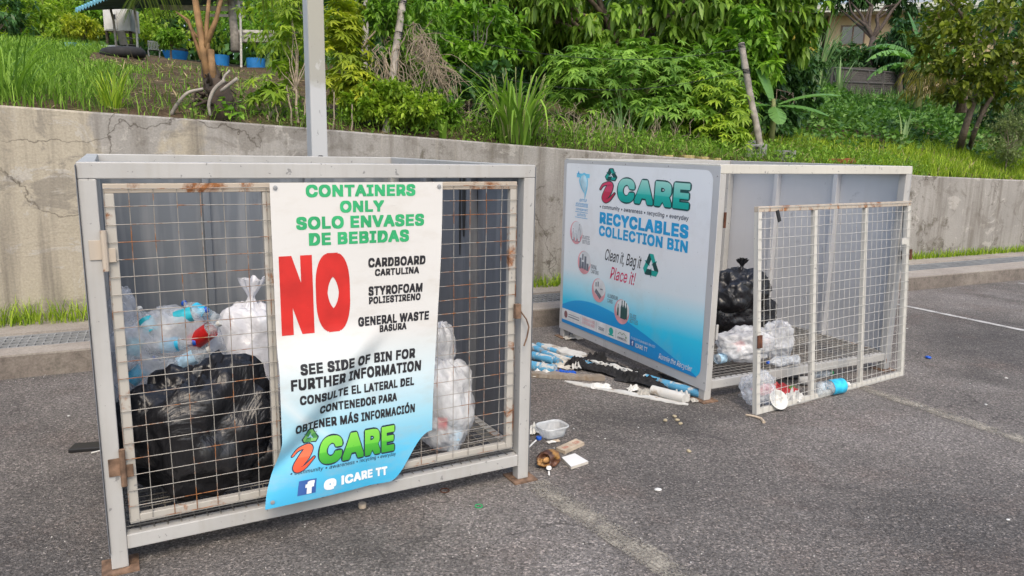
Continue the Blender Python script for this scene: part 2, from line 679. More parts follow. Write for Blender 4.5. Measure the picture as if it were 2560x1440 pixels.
def wall_mat():
    t = NT('wall_concrete')
    v = t.map((1, 1, 1))
    z = t.sep(t.co())[2]
    x = t.sep(t.co())[0]
    c = t.ramp(t.noise(0.9, 6, 0.6, v), [(0.3, (0.235, 0.224, 0.208)), (0.52, (0.30, 0.287, 0.266)), (0.72, (0.35, 0.335, 0.312))])
    # brighter far left end, less shaded by trees, painted in as a cream tint
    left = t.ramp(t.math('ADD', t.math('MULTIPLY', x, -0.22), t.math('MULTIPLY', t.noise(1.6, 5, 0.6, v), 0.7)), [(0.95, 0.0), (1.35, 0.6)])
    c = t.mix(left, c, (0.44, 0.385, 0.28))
    # patches where the render has come off
    p = t.noise(1.9, 7, 0.68, t.map((1, 1, 1.25), loc=(3, 0, 1)), 0.8)
    c = t.mix(t.ramp(p, [(0.53, 0.0), (0.58, 0.55)]), c, (0.175, 0.16, 0.14))
    p2 = t.noise(2.6, 7, 0.7, t.map((1, 1, 1.2), loc=(9, 2, 4)), 1.0)
    c = t.mix(t.ramp(p2, [(0.57, 0.0), (0.60, 0.6)]), c, (0.43, 0.41, 0.375))
    # dark mould
    p3 = t.noise(6.5, 7, 0.75, v, 0.3)
    p4 = t.noise(0.8, 3, 0.5, t.map((1, 1, 1), loc=(1, 5, 2)))
    c = t.mix(t.ramp(t.math('MULTIPLY', p3, t.ramp(p4, [(0.4, 0.55), (0.62, 1.05)])), [(0.52, 0.0), (0.62, 0.75)]), c, (0.085, 0.075, 0.055))
    # vertical run marks
    r1 = t.noise(1.0, 4, 0.6, t.map((7, 7, 0.5)))
    c = t.mix(t.ramp(r1, [(0.47, 0.0), (0.68, 0.75)]), c, (0.15, 0.135, 0.115))
    r2 = t.noise(1.0, 3, 0.6, t.map((16, 16, 0.9), loc=(4, 0, 0)))
    c = t.mix(t.ramp(r2, [(0.6, 0.0), (0.74, 0.4)]), c, (0.42, 0.39, 0.34))
    # cracks
    dv = t.n('ShaderNodeVectorMath')
    dv.operation = 'ADD'
    nz = t.n('ShaderNodeTexNoise')
    nz.inputs['Scale'].default_value = 3.0
    nz.inputs['Detail'].default_value = 5
    t.l(v, nz.inputs['Vector'])
    sc = t.n('ShaderNodeVectorMath')
    sc.operation = 'SCALE'
    sc.inputs['Scale'].default_value = 0.55
    t.l(nz.outputs['Color'], sc.inputs[0])
    t.l(v, dv.inputs[0])
    t.l(sc.outputs[0], dv.inputs[1])
    cd = t.voro(0.85, 'DISTANCE_TO_EDGE', dv.outputs[0])
    cm = t.math('MULTIPLY', t.ramp(cd, [(0.0, 1.0), (0.007, 0.0)]), t.ramp(t.noise(0.7, 2, 0.5, v), [(0.45, 0.0), (0.55, 1.0)]))
    c = t.mix(t.math('MULTIPLY', cm, 0.8), c, (0.06, 0.05, 0.04))
    c = t.mix(1.0, c, t.ramp(t.noise(60, 3, 0.65, v), [(0.3, 0.84), (0.7, 1.12)]), 'MULTIPLY')
    nb = t.bump(p2, 0.5, 0.02)
    nb = t.bump(t.noise(45, 5, 0.65, v), 0.35, 0.008, nb)
    nb = t.bump(cm, -0.6, 0.01, nb)
    return t.set(c, 0.92, nb, 0.0, 0.2)


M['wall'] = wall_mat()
wl = MB()
sw = np.linspace(-26, 40, 67)
for s0, s1 in zip(sw[:-1], sw[1:]):
    z0, z1 = zw(s0), zw(s1)
    a0, a1 = WALL_OFF, WALL_OFF + WALL_T
    q = [(s0, a0, 0), (s1, a0, 0), (s1, a0, z1 - 0.015), (s0, a0, z0 - 0.015), (s0, a0 + 0.015, z0), (s1, a0 + 0.015, z1), (s1, a1, z1), (s0, a1, z0), (s0, a1, 0), (s1, a1, 0)]
    wl.add(q, [(0, 1, 2, 3), (3, 2, 5, 4), (4, 5, 6, 7), (7, 6, 9, 8)])
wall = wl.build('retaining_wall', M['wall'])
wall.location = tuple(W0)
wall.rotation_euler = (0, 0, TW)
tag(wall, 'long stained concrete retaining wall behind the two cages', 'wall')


def hill_mat():
    t = NT('hill_soil')
    v = t.map((1, 1, 1))
    c = t.ramp(t.noise(1.2, 6, 0.65, v), [(0.3, (0.055, 0.036, 0.022)), (0.55, (0.105, 0.072, 0.047)), (0.75, (0.16, 0.115, 0.075))])
    c = t.mix(t.ramp(t.noise(22, 5, 0.7, v), [(0.5, 0.0), (0.68, 0.7)]), c, (0.24, 0.185, 0.12))
    c = t.mix(t.ramp(t.noise(0.8, 5, 0.7, v), [(0.47, 0.0), (0.6, 0.6)]), c, (0.06, 0.085, 0.022))
    nb = t.bump(t.noise(9, 6, 0.7, v), 0.9, 0.08)
    return t.set(c, 0.95, nb, 0.0, 0.1)


M['soil'] = hill_mat()
es = [0, 0.08, 0.2, 0.4, 0.7, 1.1] + list(np.arange(1.6, 30, 0.6)) + list(np.arange(31, 60, 2)) + [70, 90, 130, 200]
sg = list(np.arange(-60, -10, 4)) + list(np.arange(-10, 16, 0.4)) + list(np.arange(16, 60, 3)) + [90, 140]
tv, tf = [], []
for s in sg:
    for e in es:
        d = WALL_OFF + WALL_T + e
        tv.append(wp(s, d, terr(s, d) if e > 0 else zw(s) - 0.06))
ne = len(es)
for i in range(len(sg) - 1):
    for j in range(ne - 1):
        tf.append((i * ne + j, (i + 1) * ne + j, (i + 1) * ne + j + 1, i * ne + j + 1))
hill = MB()
hill.v, hill.f = tv, tf
tag(hill.build('hillside', M['soil'], smooth=True), 'brown and green hillside rising behind the wall', kind='structure')

# ================================================================== CAGES
BW, BD, BH = 1.8328, 1.8799, 1.5485
PS, TTH, RB, RTP = 0.0583, 0.0588, 0.0779, 0.1367      # post width, top beam height, bottom rail underside / top
BIN1 = (-1.509, 2.5697, 0.5016)
BIN2 = (1.2803, 4.6584, 0.469)


def loc2w(bin_, p):
    x, y, t = bin_
    return np.array([x + p[0] * math.cos(t) - p[1] * math.sin(t), y + p[0] * math.sin(t) + p[1] * math.cos(t), p[2]])


def w2loc(bin_, P):
    x, y, t = bin_
    dx, dy = P[0] - x, P[1] - y
    return np.array([dx * math.cos(t) + dy * math.sin(t), -dx * math.sin(t) + dy * math.cos(t), P[2]])


def wires(w_, h_, nx, nz, r_=0.0017, wob=0.0015, y=0.0):
    mb = MB()
    for i in range(nx):
        x = w_ * i / (nx - 1)
        j = rng.normal(0, wob, 8)
        mb.tube([(x + j[k], y + r_, h_ * k / 7) for k in range(8)], r_, 5)
    for i in range(nz):
        z = h_ * i / (nz - 1)
        j = rng.normal(0, wob * 0.7, 8)
        mb.tube([(w_ * k / 7, y - r_, z + j[k]) for k in range(8)], r_, 5)
    return mb


def make_cage(name, label, bin_, paint, top_paint, sheet_b, sheet_s, beam):
    r_ = thing(name, label, 'collection cage', (bin_[0], bin_[1], 0), bin_[2])
    W, D, H, s = BW, BD, BH, PS
    bev = 0.004
    for (x, y) in ((0, 0), (W - s, 0), (0, D - s), (W - s, D - s)):
        o = MB().box(x, x + s, y, y + s, 0.008, H - TTH, bev).build('corner_post', paint, r_)
        MB().box(x - 0.035, x + s + 0.035, y - 0.035, y + s + 0.035, 0.0, 0.0075).build('base_plate', M['rust'], r_)
    # top beams, front one proud
    MB().box(0, W, -0.0015, s, H - TTH, H, bev).build('top_beam', beam, r_)
    MB().box(0.001, W - 0.001, D - s, D, H - TTH, H, bev).build('top_beam', paint, r_)
    MB().box(0.001, s, s, D - s, H - TTH, H - 0.001, bev).build('top_beam', top_paint, r_)
    MB().box(W - s, W - 0.001, s, D - s, H - TTH, H - 0.001, bev).build('top_beam', paint, r_)
    # bottom rails
    MB().box(s, W - s, 0.004, s - 0.004, RB, RTP, bev).build('bottom_rail', paint, r_)
    MB().box(s, W - s, D - s + 0.004, D - 0.004, RB, RTP, bev).build('bottom_rail', paint, r_)
    MB().box(0.006, s - 0.004, s, D - s, RB, RTP, bev).build('bottom_rail', paint, r_)
    MB().box(W - s + 0.004, W - 0.006, s, D - s, RB, RTP, bev).build('bottom_rail', paint, r_)
    # sheet walls, open top
    zt = H - TTH * 0.5
    MB().box(-0.004, -0.001, -0.012, D + 0.008, 0.078, H - 0.011).build('side_panel', sheet_s if name == 'recycling_cage' else M['sheet_edge'], r_)
    MB().box(W + 0.001, W + 0.004, 0.0, D + 0.008, 0.078, H - 0.011).build('side_panel', sheet_s, r_)
    MB().box(0.001, W - 0.001, D + 0.001, D + 0.004, 0.078, H - 0.011).build('back_panel', sheet_b, r_)
    for k in (1, 2):
        x = W * k / 3
        MB().box(x - 0.02, x + 0.02, D - s + 0.012, D + 0.0008, RTP, H - TTH, 0.003).build('stiffener', sheet_b, r_)
        y = D * k / 3
        MB().box(W - s + 0.012, W + 0.0008, y - 0.02, y + 0.02, RTP, H - TTH, 0.003).build('stiffener', sheet_s, r_)
        MB().box(-0.0008, s - 0.012, y - 0.02, y + 0.02, RTP, H - TTH, 0.003).build('stiffener', sheet_s, r_)
    # floor of wire grid on cross bars
    fl = MB()
    for i in range(36):
        x = s + (W - 2 * s) * i / 35
        fl.tube([(x, s * 0.4, RTP + 0.003), (x, D - s * 0.4, RTP + 0.003)], 0.0028, 4)
    for i in range(36):
        y = s + (D - 2 * s) * i / 35
        fl.tube([(s * 0.4, y, RTP + 0.008), (W - s * 0.4, y, RTP + 0.008)], 0.0028, 4)
    fl.build('floor_grid', M['floor_wire'], r_)
    cb = MB()
    for k in (1, 2):
        cb.box(s, W - s, D * k / 3 - 0.02, D * k / 3 + 0.02, RB + 0.01, RTP - 0.002)
    cb.build('cross_bar', paint, r_)
    return r_


def gate_frame(w_, h_, bars, t=0.034, dep=0.03):
    mb, tops = MB(), MB()
    mb.box(0, t, 0, dep, 0, h_ - t, 0.003)
    mb.box(w_ - t, w_, 0, dep, 0, h_ - t, 0.003)
    mb.box(t, w_ - t, 0.001, dep - 0.001, 0, t, 0.003)
    for b in bars:
        mb.box(b - t * 0.45, b + t * 0.45, 0.003, dep, t, h_ - t, 0.003)
    tops.box(0, w_, -0.001, dep, h_ - t, h_, 0.003)
    return mb, tops


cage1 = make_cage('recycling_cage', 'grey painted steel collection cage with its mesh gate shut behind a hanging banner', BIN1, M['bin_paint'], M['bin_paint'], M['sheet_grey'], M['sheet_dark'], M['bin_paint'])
# shut gate of the first cage
GW, GH, GX, GZ = 1.665, 1.295, 0.075, 0.178
fr, top = gate_frame(GW, GH, (GW / 3, GW * 2 / 3))
off = lambda p: (p[0] + GX, p[1] + 0.004, p[2] + GZ)
gate = fr.xf(off).build('gate', M['gate_paint'], cage1)
top.xf(off).build('top_rail', M['gate_top_paint'], gate)
wires(GW, GH - 0.03, 22, 21).xf(lambda p: (p[0] + GX, p[1] - 0.0015, p[2] + GZ + 0.012)).build('wire_mesh', M['wire'], gate)
for z, mt in ((1.165, M['gate_top_paint']), (0.345, M['rust'])):
    h = MB()
    h.tube([(0.066, -0.012, z), (0.066, -0.012, z + 0.145)], 0.011, 10)
    h.box(0.018, 0.058, -0.005, -0.0015, z + 0.04, z + 0.11, 0.001)
    h.box(0.072, 0.1, -0.009, -0.004, z + 0.03, z + 0.08, 0.001)
    h.build('hinge', mt, gate, smooth=False)
lt = MB().box(1.728, 1.757, -0.030, -0.004, 0.835, 0.905, 0.003)
lt.tube([(1.757, -0.02, 0.87), (1.785, -0.03, 0.83), (1.80, -0.03, 0.79), (1.79, -0.03, 0.74), (1.775, -0.03, 0.70)], 0.004, 6)
lt.build('latch', M['rust'], gate)
# black drips down the inside of the right panel
for (y, z0, z1, ww) in ((0.62, 1.47, 1.23, 0.018), (0.70, 1.49, 1.33, 0.012), (0.78, 1.47, 1.13, 0.022), (0.83, 1.46, 1.02, 0.014)):
    n = 9
    dp = MB()
    for i in range(n):
        a, b = i / n, (i + 1) / n
        wa = ww * (0.35 + 0.65 * math.sin(math.pi * min(a * 0.8 + 0.15, 1)))
        wb = ww * (0.35 + 0.65 * math.sin(math.pi * min(b * 0.8 + 0.15, 1)))
        za, zb = z0 + (z1 - z0) * a, z0 + (z1 - z0) * b
        x = BW + 0.0005 - 0.002
        dp.add([(x, y - wa, za), (x, y + wa, za), (x, y + wb, zb), (x, y - wb, zb)], [(0, 1, 2, 3)])
    dp.build('paint_drip', M['black_plastic'], cage1)

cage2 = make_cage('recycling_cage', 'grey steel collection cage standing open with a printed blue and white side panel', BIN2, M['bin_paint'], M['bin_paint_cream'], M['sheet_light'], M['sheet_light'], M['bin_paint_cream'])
for z in (0.42, 1.15):
    MB().box(PS - 0.004, PS + 0.012, -0.014, -0.003, z, z + 0.10, 0.002).build('hinge', M['rust_dark'] if z > 1 else M['bin_paint'], cage2)
MB().box(BW - 0.012, BW + 0.012, -0.016, -0.003, 0.86, 0.93, 0.002).build('latch', M['rust_dark'], cage2)

# loose gate leaning on the second cage
c00, c10 = gp(1891, 1039), gp(2258.6, 940)
c01, c11 = pt(1896, 516, 4.60), pt(2279, 502, 5.42)
g2w, g2h = 1.665, 1.30
gr_ = thing('mesh_gate', 'unhung white mesh gate leaning against the front of the open cage', 'gate', c00, math.atan2(c10[1] - c00[1], c10[0] - c00[0]))


def gate2(p):
    u, v = p[0] / g2w, p[2] / g2h
    q = c00 * (1 - u) * (1 - v) + c10 * u * (1 - v) + c01 * (1 - u) * v + c11 * u * v
    ex = (c10 - c00) / np.linalg.norm(c10 - c00)
    ez = norm((c01 + c11 - c00 - c10))
    q = q + np.cross(ez, ex) * p[1]
    q = q - c00
    a = -gr_.rotation_euler[2]
    return (q[0] * math.cos(a) - q[1] * math.sin(a), q[0] * math.sin(a) + q[1] * math.cos(a), q[2])


fr, top = gate_frame(g2w, g2h, (g2w * 0.345, g2w * 0.68), 0.036, 0.034)
fr.xf(gate2).build('gate_frame', M['gate_paint_white'], gr_)
top.xf(gate2).build('top_rail', M['gate_top_paint'], gr_)
wires(g2w, g2h - 0.02, 29, 21, 0.0017, 0.003).xf(lambda p: gate2((p[0], p[1] - 0.004, p[2] + 0.01))).build('wire_mesh', M['wire_white'], gr_)
MB().box(-0.004, 0.036, -0.014, -0.002, 0.42, 0.50, 0.002).xf(gate2).build('hinge_plate', M['rust_dark'], gr_)
MB().box(g2w - 0.002, g2w + 0.022, -0.012, 0.012, 0.87, 0.945, 0.002).xf(gate2).build('latch', M['rust_dark'], gr_)
MB().obox((g2w * 0.105, -0.012, g2h - 0.065), (0.012, 0, -0.035), (0, 0.004, 0), (0.012, 0, 0.004)).xf(gate2).build('rubber_strip', M['black_plastic'], gr_)
MB().box(g2w - 0.115, g2w - 0.05, -0.011, -0.006, 0.985, 1.03, 0.002).xf(gate2).build('catch_plate', M['gate_paint_white'], gr_)

# ------------------------------------------------------------------ printing helpers
_tc = {}
try:                                      # Blender's own interface typeface; the built-in one is the fallback
    SANS = bpy.data.fonts.load(bpy.utils.system_resource('DATAFILES', path='fonts') + '/Inter.woff2')
except Exception:
    SANS = None


def text2d(body, bold=0.0, shear=0.0, res=3, space=1.0):
    k = (body, bold, shear, space)
    if k in _tc:
        return _tc[k]
    cu = bpy.data.curves.new('t', 'FONT')
    cu.body = body
    if SANS is not None:
        cu.font = SANS
    cu.offset = bold
    cu.shear = shear
    cu.space_character = space
    cu.resolution_u = res
    o = bpy.data.objects.new('t', cu)
    me = bpy.data.meshes.new_from_object(o)
    vs = np.array([v_.co[:] for v_ in me.vertices])
    fs = [tuple(p.vertices) for p in me.polygons]
    bpy.data.objects.remove(o)
    bpy.data.curves.remove(cu)
    bpy.data.meshes.remove(me)
    _tc[k] = (vs, fs)
    return _tc[k]


def merge(iv):
    iv = sorted(iv)
    out = []
    for a, b in iv:
        if out and a <= out[-1][1] + 1e-6:
            out[-1][1] = max(out[-1][1], b)
        else:
            out.append([a, b])
    return out


def scan(vs, fs, zs):
    """covered x-intervals of a flat mesh on each scanline"""
    rows = [[] for _ in zs]
    z0, dz = zs[0], zs[1] - zs[0]
    for f in fs:
        P = [vs[i] for i in f]
        lo, hi = min(p[1] for p in P), max(p[1] for p in P)
        for k in range(max(0, math.ceil((lo - z0) / dz)), min(len(zs) - 1, math.floor((hi - z0) / dz)) + 1):
            z = zs[k]
            xs = []
            for i in range(len(P)):
                p, q = P[i], P[(i + 1) % len(P)]
                if (p[1] <= z) != (q[1] <= z):
                    xs.append(p[0] + (q[0] - p[0]) * (z - p[1]) / (q[1] - p[1]))
            if len(xs) >= 2:
                rows[k].append((min(xs), max(xs)))
    return [merge(r_) for r_ in rows]


def fit(body, box, bold=0.0, shear=0.0, ref=None, rows=None, rnd_=False):
    """text thickened by `bold` (fractions of the type size) and scaled to box (u0,u1,z0,z1);
    ref keeps a thicker copy aligned with its plain one; returns strips one scanline high"""
    vs, fs = text2d(body, 0.0, shear, 3, 1.0 + 2.2 * (bold if ref is None else ref))
    lo, hi = vs.min(0), vs.max(0)
    u0, u1, z0, z1 = box
    rows = rows or (90 if abs(z1 - z0) > 0.1 else 46 if abs(z1 - z0) > 0.03 else 26)
    bold = max(bold, 1e-4)
    rr = bold if ref is None else ref
    L, H_, B_, T_ = lo[0] - bold, hi[0] + bold, lo[1] - bold, hi[1] + bold
    zs = np.linspace(B_, T_, rows * 2 + 1)
    st = scan(vs, fs, zs)
    dz = zs[1] - zs[0]
    kk = int(bold / dz)
    out_v, out_f = [], []
    bl, bh, bb, bt = lo[0] - rr, hi[0] + rr, lo[1] - rr, hi[1] + rr

    def X(x, z):
        return (u0 + (x - bl) / (bh - bl) * (u1 - u0), z0 + (z - bb) / (bt - bb) * (z1 - z0))
    for k in range(1, len(zs), 2):
        iv = []
        for j in range(max(0, k - kk), min(len(zs), k + kk + 1)):
            e = bold * math.sqrt(max(0, 1 - ((j - k) * dz / bold) ** 2)) if rnd_ else bold
            iv += [(a - e, b + e) for a, b in st[j]]
        for a, b in merge(iv):
            m = max(1, math.ceil(abs((b - a) / (bh - bl) * (u1 - u0)) / 0.04))
            for i in range(m):
                p, q = a + (b - a) * i / m, a + (b - a) * (i + 1) / m
                n = len(out_v)
                out_v += [X(p, zs[k] - dz), X(q, zs[k] - dz), X(q, zs[k] + dz), X(p, zs[k] + dz)]
                out_f.append((n, n + 1, n + 2, n + 3))
    return out_v, out_f


def cut2d(vs, fs, step):
    """cut flat lettering along a grid so that it can bend with its sheet"""
    bm = bmesh.new()
    bv = [bm.verts.new((p[0], 0, p[1])) for p in vs]
    for f in fs:
        try:
            bm.faces.new([bv[i] for i in f])
        except ValueError:
            pass
    a = np.array(vs)
    for ax, no in ((0, (1, 0, 0)), (1, (0, 0, 1))):
        lo, hi = a[:, ax].min(), a[:, ax].max()
        q = math.ceil(lo / step) * step
        while q < hi:
            co = (q, 0, 0) if ax == 0 else (0, 0, q)
            bmesh.ops.bisect_plane(bm, geom=bm.verts[:] + bm.edges[:] + bm.faces[:], plane_co=co, plane_no=no)
            q += step
    bm.verts.index_update()
    r_ = ([(v_.co.x, v_.co.z) for v_ in bm.verts], [[v_.index for v_ in f.verts] for f in bm.faces])
    bm.free()
    return r_


def stroke2d(pts, wid, cap=6):
    """thick polyline with round ends: (verts, faces)"""
    if not hasattr(wid, '__len__'):
        wid = [wid] * len(pts)
    P = [np.array(p, float) for p in pts]
    vs, fs = [], []
    for i, p in enumerate(P):
        t = P[min(i + 1, len(P) - 1)] - P[max(i - 1, 0)]
        t /= np.linalg.norm(t) + 1e-9
        nn = np.array([-t[1], t[0]])
        vs += [tuple(p + nn * wid[i]), tuple(p - nn * wid[i])]
        if i:
            k = 2 * i
            fs.append((k - 2, k - 1, k + 1, k))
    for i in (0, len(P) - 1):
        b = len(vs)
        for k in range(12):
            vs.append((P[i][0] + wid[i] * math.cos(k * math.pi / 6), P[i][1] + wid[i] * math.sin(k * math.pi / 6)))
        fs.append(tuple(range(b, b + 12)))
    return vs, fs


def ell2d(cx, cz, rx, rz, n=28, a0=0, a1=2 * math.pi):
    return [(cx + rx * math.cos(a0 + (a1 - a0) * k / n), cz + rz * math.sin(a0 + (a1 - a0) * k / n)) for k in range(n)], [tuple(range(n))]


def poly2d(pts):
    return list(pts), [tuple(range(len(pts)))]


def join2d(*parts):
    vs, fs = [], []
    for v_, f_ in parts:
        n = len(vs)
        vs += list(v_)
        fs += [tuple(i + n for i in q) for q in f_]
    return vs, fs


def bez(pts, n=10):
    """smooth curve through points (Catmull-Rom)"""
    P = [np.array(p, float) for p in pts]
    P = [2 * P[0] - P[1]] + P + [2 * P[-1] - P[-2]]
    out = []
    for i in range(1, len(P) - 2):
        for k in range(n):
            t = k / n
            out.append(0.5 * (2 * P[i] + (P[i + 1] - P[i - 1]) * t + (2 * P[i - 1] - 5 * P[i] + 4 * P[i + 1] - P[i + 2]) * t * t + (3 * P[i] - P[i - 1] - 3 * P[i + 1] + P[i + 2]) * t ** 3))
    out.append(P[-2])
    return out


def recycle2d(cx, cz, r_, sx=1.0, grow=0.0):
    """three chasing folded arrows: list of (light piece, dark piece)"""
    out = []
    for k in range(3):
        a = k * 2 * math.pi / 3
        ca, sa = math.cos(a), math.sin(a)

        def T(p):
            return (cx + sx * r_ * (p[0] * ca - p[1] * sa), cz + r_ * (p[0] * sa + p[1] * ca))
        g_ = grow
        dark = [(-0.62 - g_, 0.22 - g_), (-0.26 + g_, 0.02 - g_), (0.02 + g_, 0.5), (-0.2, 0.92 + g_), (-0.3 - g_, 0.86 + g_)]
        light = [(-0.2, 0.92 + g_), (0.24 + g_, 0.92 + g_), (0.52 + g_, 0.42), (0.68 + g_, 0.5), (0.5, 0.02 - g_), (0.05 - g_, 0.12), (0.2, 0.2), (0.02, 0.5)]
        out.append((poly2d([T(p) for p in light]), poly2d([T(p) for p in dark])))
    return out


def ink(name, stops=None, col=None, rough=0.5, fade=0.15):
    """printed ink; stops are a designed top-to-bottom tint of the artwork (position along the letter height)"""
    t = NT(name)
    if stops:
        c = t.ramp(t.sep(t.co('Generated'))[2], stops)
    else:
        c = t.ramp(t.noise(9, 3, 0.5), [(0.3, tuple(q * (1 - fade) for q in col)), (0.7, tuple(min(1, q * (1 + fade)) for q in col))])
    return t.set(c, rough, None, 0, 0.4)


M['ink_black'] = ink('ink_black', col=(0.02, 0.02, 0.025))
M['ink_navy'] = ink('ink_navy', col=(0.018, 0.03, 0.06))
M['ink_green'] = ink('ink_green', col=(0.03, 0.36, 0.14))
M['ink_red'] = ink('ink_red', col=(0.52, 0.022, 0.018))
M['ink_white'] = ink('ink_white', col=(0.72, 0.74, 0.76), fade=0.05)
M['ink_fb'] = ink('ink_fb', col=(0.035, 0.10, 0.32))
M['ink_logo_green'] = ink('ink_logo_green', [(0.0, (0.03, 0.28, 0.03)), (0.42, (0.07, 0.40, 0.035)), (0.46, (0.13, 0.52, 0.05)), (1.0, (0.22, 0.60, 0.07))])
M['ink_logo_red'] = ink('ink_logo_red', [(0.0, (0.62, 0.06, 0.02)), (0.5, (0.62, 0.09, 0.03)), (0.55, (0.75, 0.14, 0.06)), (1.0, (0.75, 0.13, 0.06))])
M['ink_leaf'] = ink('ink_leaf', col=(0.16, 0.42, 0.12))
M['ink_leaf_dark'] = ink('ink_leaf_dark', col=(0.05, 0.22, 0.06))
M['ink_teal'] = ink('ink_teal', [(0.0, (0.0, 0.34, 0.29)), (0.40, (0.01, 0.42, 0.36)), (0.44, (0.08, 0.52, 0.45)), (1.0, (0.33, 0.66, 0.58))])
M['ink_teal_flat'] = ink('ink_teal_flat', col=(0.01, 0.36, 0.31))
M['ink_teal_dark'] = ink('ink_teal_dark', col=(0.01, 0.07, 0.07))
M['ink_pink'] = ink('ink_pink', [(0.0, (0.55, 0.03, 0.09)), (0.5, (0.5, 0.03, 0.08)), (0.54, (0.62, 0.06, 0.14)), (1.0, (0.60, 0.05, 0.13))])
M['ink_pink_flat'] = ink('ink_pink_flat', col=(0.58, 0.03, 0.12))
M['ink_blue'] = ink('ink_blue', col=(0.015, 0.33, 0.64))
M['ink_cyan'] = ink('ink_cyan', col=(0.16, 0.56, 0.78))
M['ink_rose'] = ink('ink_rose', col=(0.70, 0.33, 0.36))
M['ink_grey'] = ink('ink_grey', col=(0.16, 0.18, 0.22))
M['ink_pale'] = ink('ink_pale', col=(0.66, 0.68, 0.70))
M['ink_bottle'] = ink('ink_bottle', col=(0.03, 0.09, 0.09))
M['ink_coat'] = ink('ink_coat', col=(0.22, 0.10, 0.11))


# ------------------------------------------------------------------ banner on the gate
BU0, BU1, BZ0, BZ1 = 0.640, 1.362, 0.155, 1.474


def smooth(a, b, x):
    t = min(max((x - a) / (b - a), 0), 1)
    return t * t * (3 - 2 * t)


def ban(u, z, o=0.0):
    """bent sheet: returns local cage coordinates, o = height above the sheet"""
    w_ = 0.014 + 0.006 * math.sin(u * 7 + z * 3) * smooth(1.4, 0.9, z)
    # diagonal fold rising to the right: the sheet left of it bulges outwards
    dd = -(u - 0.84) * 0.74 + (z - 0.575) * 0.67
    low = smooth(0.90, 0.68, z)
    w_ += 0.042 * smooth(-0.055, 0.055, dd) * low
    w_ -= 0.006 * math.exp(-((dd + 0.05) / 0.05) ** 2) * low
    # bottom left corner flares outwards, bottom right corner curls back
    w_ += 0.085 * smooth(0.52, 0.12, z) ** 1.5 * smooth(1.05, 0.60, u)
    w_ += 0.03 * smooth(0.35, 0.12, z) * smooth(1.0, 1.36, u)
    uu = u - 0.085 * smooth(0.45, 0.14, z) * smooth(1.0, 0.62, u)
    uu -= 0.050 * smooth(1.474, 0.2, z) * smooth(0.9, 1.36, u)
    # cut-away lower right corner
    zz = z + 0.02 * smooth(0.5, 0.15, z) * smooth(0.95, 0.62, u)
    return (uu, -w_ - o, zz)


def banner_cloth():
    t = NT('banner_cloth')
    z = t.sep(t.co())[2]
    x = t.sep(t.co())[0]
    c = t.ramp(t.math('DIVIDE', t.math('SUBTRACT', z, 0.15), 1.33), [(0.0, (0.045, 0.36, 0.60)), (0.10, (0.08, 0.43, 0.66)), (0.22, (0.30, 0.57, 0.70)), (0.36, (0.55, 0.67, 0.72)), (0.52, (0.62, 0.62, 0.61)), (1.0, (0.62, 0.61, 0.59))])
    # printed pale arc
    dx = t.math('SUBTRACT', x, 1.55)
    dz = t.math('SUBTRACT', z, 1.30)
    rr = t.math('SQRT', t.math('ADD', t.math('MULTIPLY', dx, dx), t.math('MULTIPLY', dz, dz)))
    arc = t.ramp(rr, [(0.0, 0), (1.0, 0)])
    band = t.math('SUBTRACT', 1.0, t.math('MULTIPLY', t.math('ABSOLUTE', t.math('SUBTRACT', rr, 1.14)), 30), True)
    band = t.math('MULTIPLY', band, t.ramp(z, [(0.30, 0.0), (0.5, 0.55), (0.62, 0.5), (0.72, 0.0)]))
    c = t.mix(band, c, (0.68, 0.72, 0.73))
    dirt = t.noise(4, 6, 0.65, t.map((1, 1, 2.5)))
    c = t.mix(t.ramp(dirt, [(0.5, 0.0), (0.78, 0.35)]), c, (0.42, 0.36, 0.28))
    sc = t.noise(1.0, 4, 0.7, t.map((6, 6, 60)))
    c = t.mix(t.ramp(sc, [(0.66, 0.0), (0.72, 0.3)]), c, (0.35, 0.33, 0.30))
    vm = t.map((420, 420, 8))
    nb = t.bump(t.noise(1.0, 2, 0.5, vm), 0.12, 0.001)
    nb = t.bump(t.noise(3.0, 3, 0.5, t.map((1, 1, 2.2))), 0.25, 0.012, nb)
    t.set(c, 0.5, nb, 0, 0.35)
    return t.m


M['banner'] = banner_cloth()
ban_root = thing('banner', 'white to blue printed banner hanging on the mesh gate with a curled lower corner', 'banner', (BIN1[0], BIN1[1], 0), BIN1[2])
NU, NV = 56, 90
vs, fs = [], []
for j in range(NV + 1):
    for i in range(NU + 1):
        fu = i / NU
        z0 = BZ0 + 0.0 * fu
        # ragged bottom: the right corner is torn away
        zb = 0.15 + 0.20 * smooth(1.12, 1.36, BU0 + (BU1 - BU0) * fu)
        z = zb + (BZ1 - zb) * j / NV
        vs.append(ban(BU0 + (BU1 - BU0) * fu, z))
for j in range(NV):
    for i in range(NU):
        a = j * (NU + 1) + i
        fs.append((a, a + 1, a + NU + 2, a + NU + 1))
b_ = MB()
b_.v, b_.f = vs, fs
sheet = b_.build('banner_sheet', M['banner'], ban_root, smooth=True)
for (u, z) in ((0.665, 0.175), (0.66, 1.455), (1.345, 1.455)):
    q = ban(u, z, 0.002)
    eye = MB().lathe([(0.008, 0), (0.009, 0.002), (0.004, 0.003)], 14).xf(lambda p: (q[0] + p[0], q[1] - p[2], q[2] + p[1]))
    eye.build('eyelet', M['grating'], ban_root)


def bprint(name, geo, mat, o=0.0012, cut=0.035):
    vs, fs = cut2d(*geo, cut) if name == 'emblem' or cut != 0.035 else geo
    m_ = MB()
    m_.v = [ban(p[0], p[1], o) for p in vs]
    m_.f = [tuple(f) for f in fs]
    return m_.build(name, mat, ban_root)


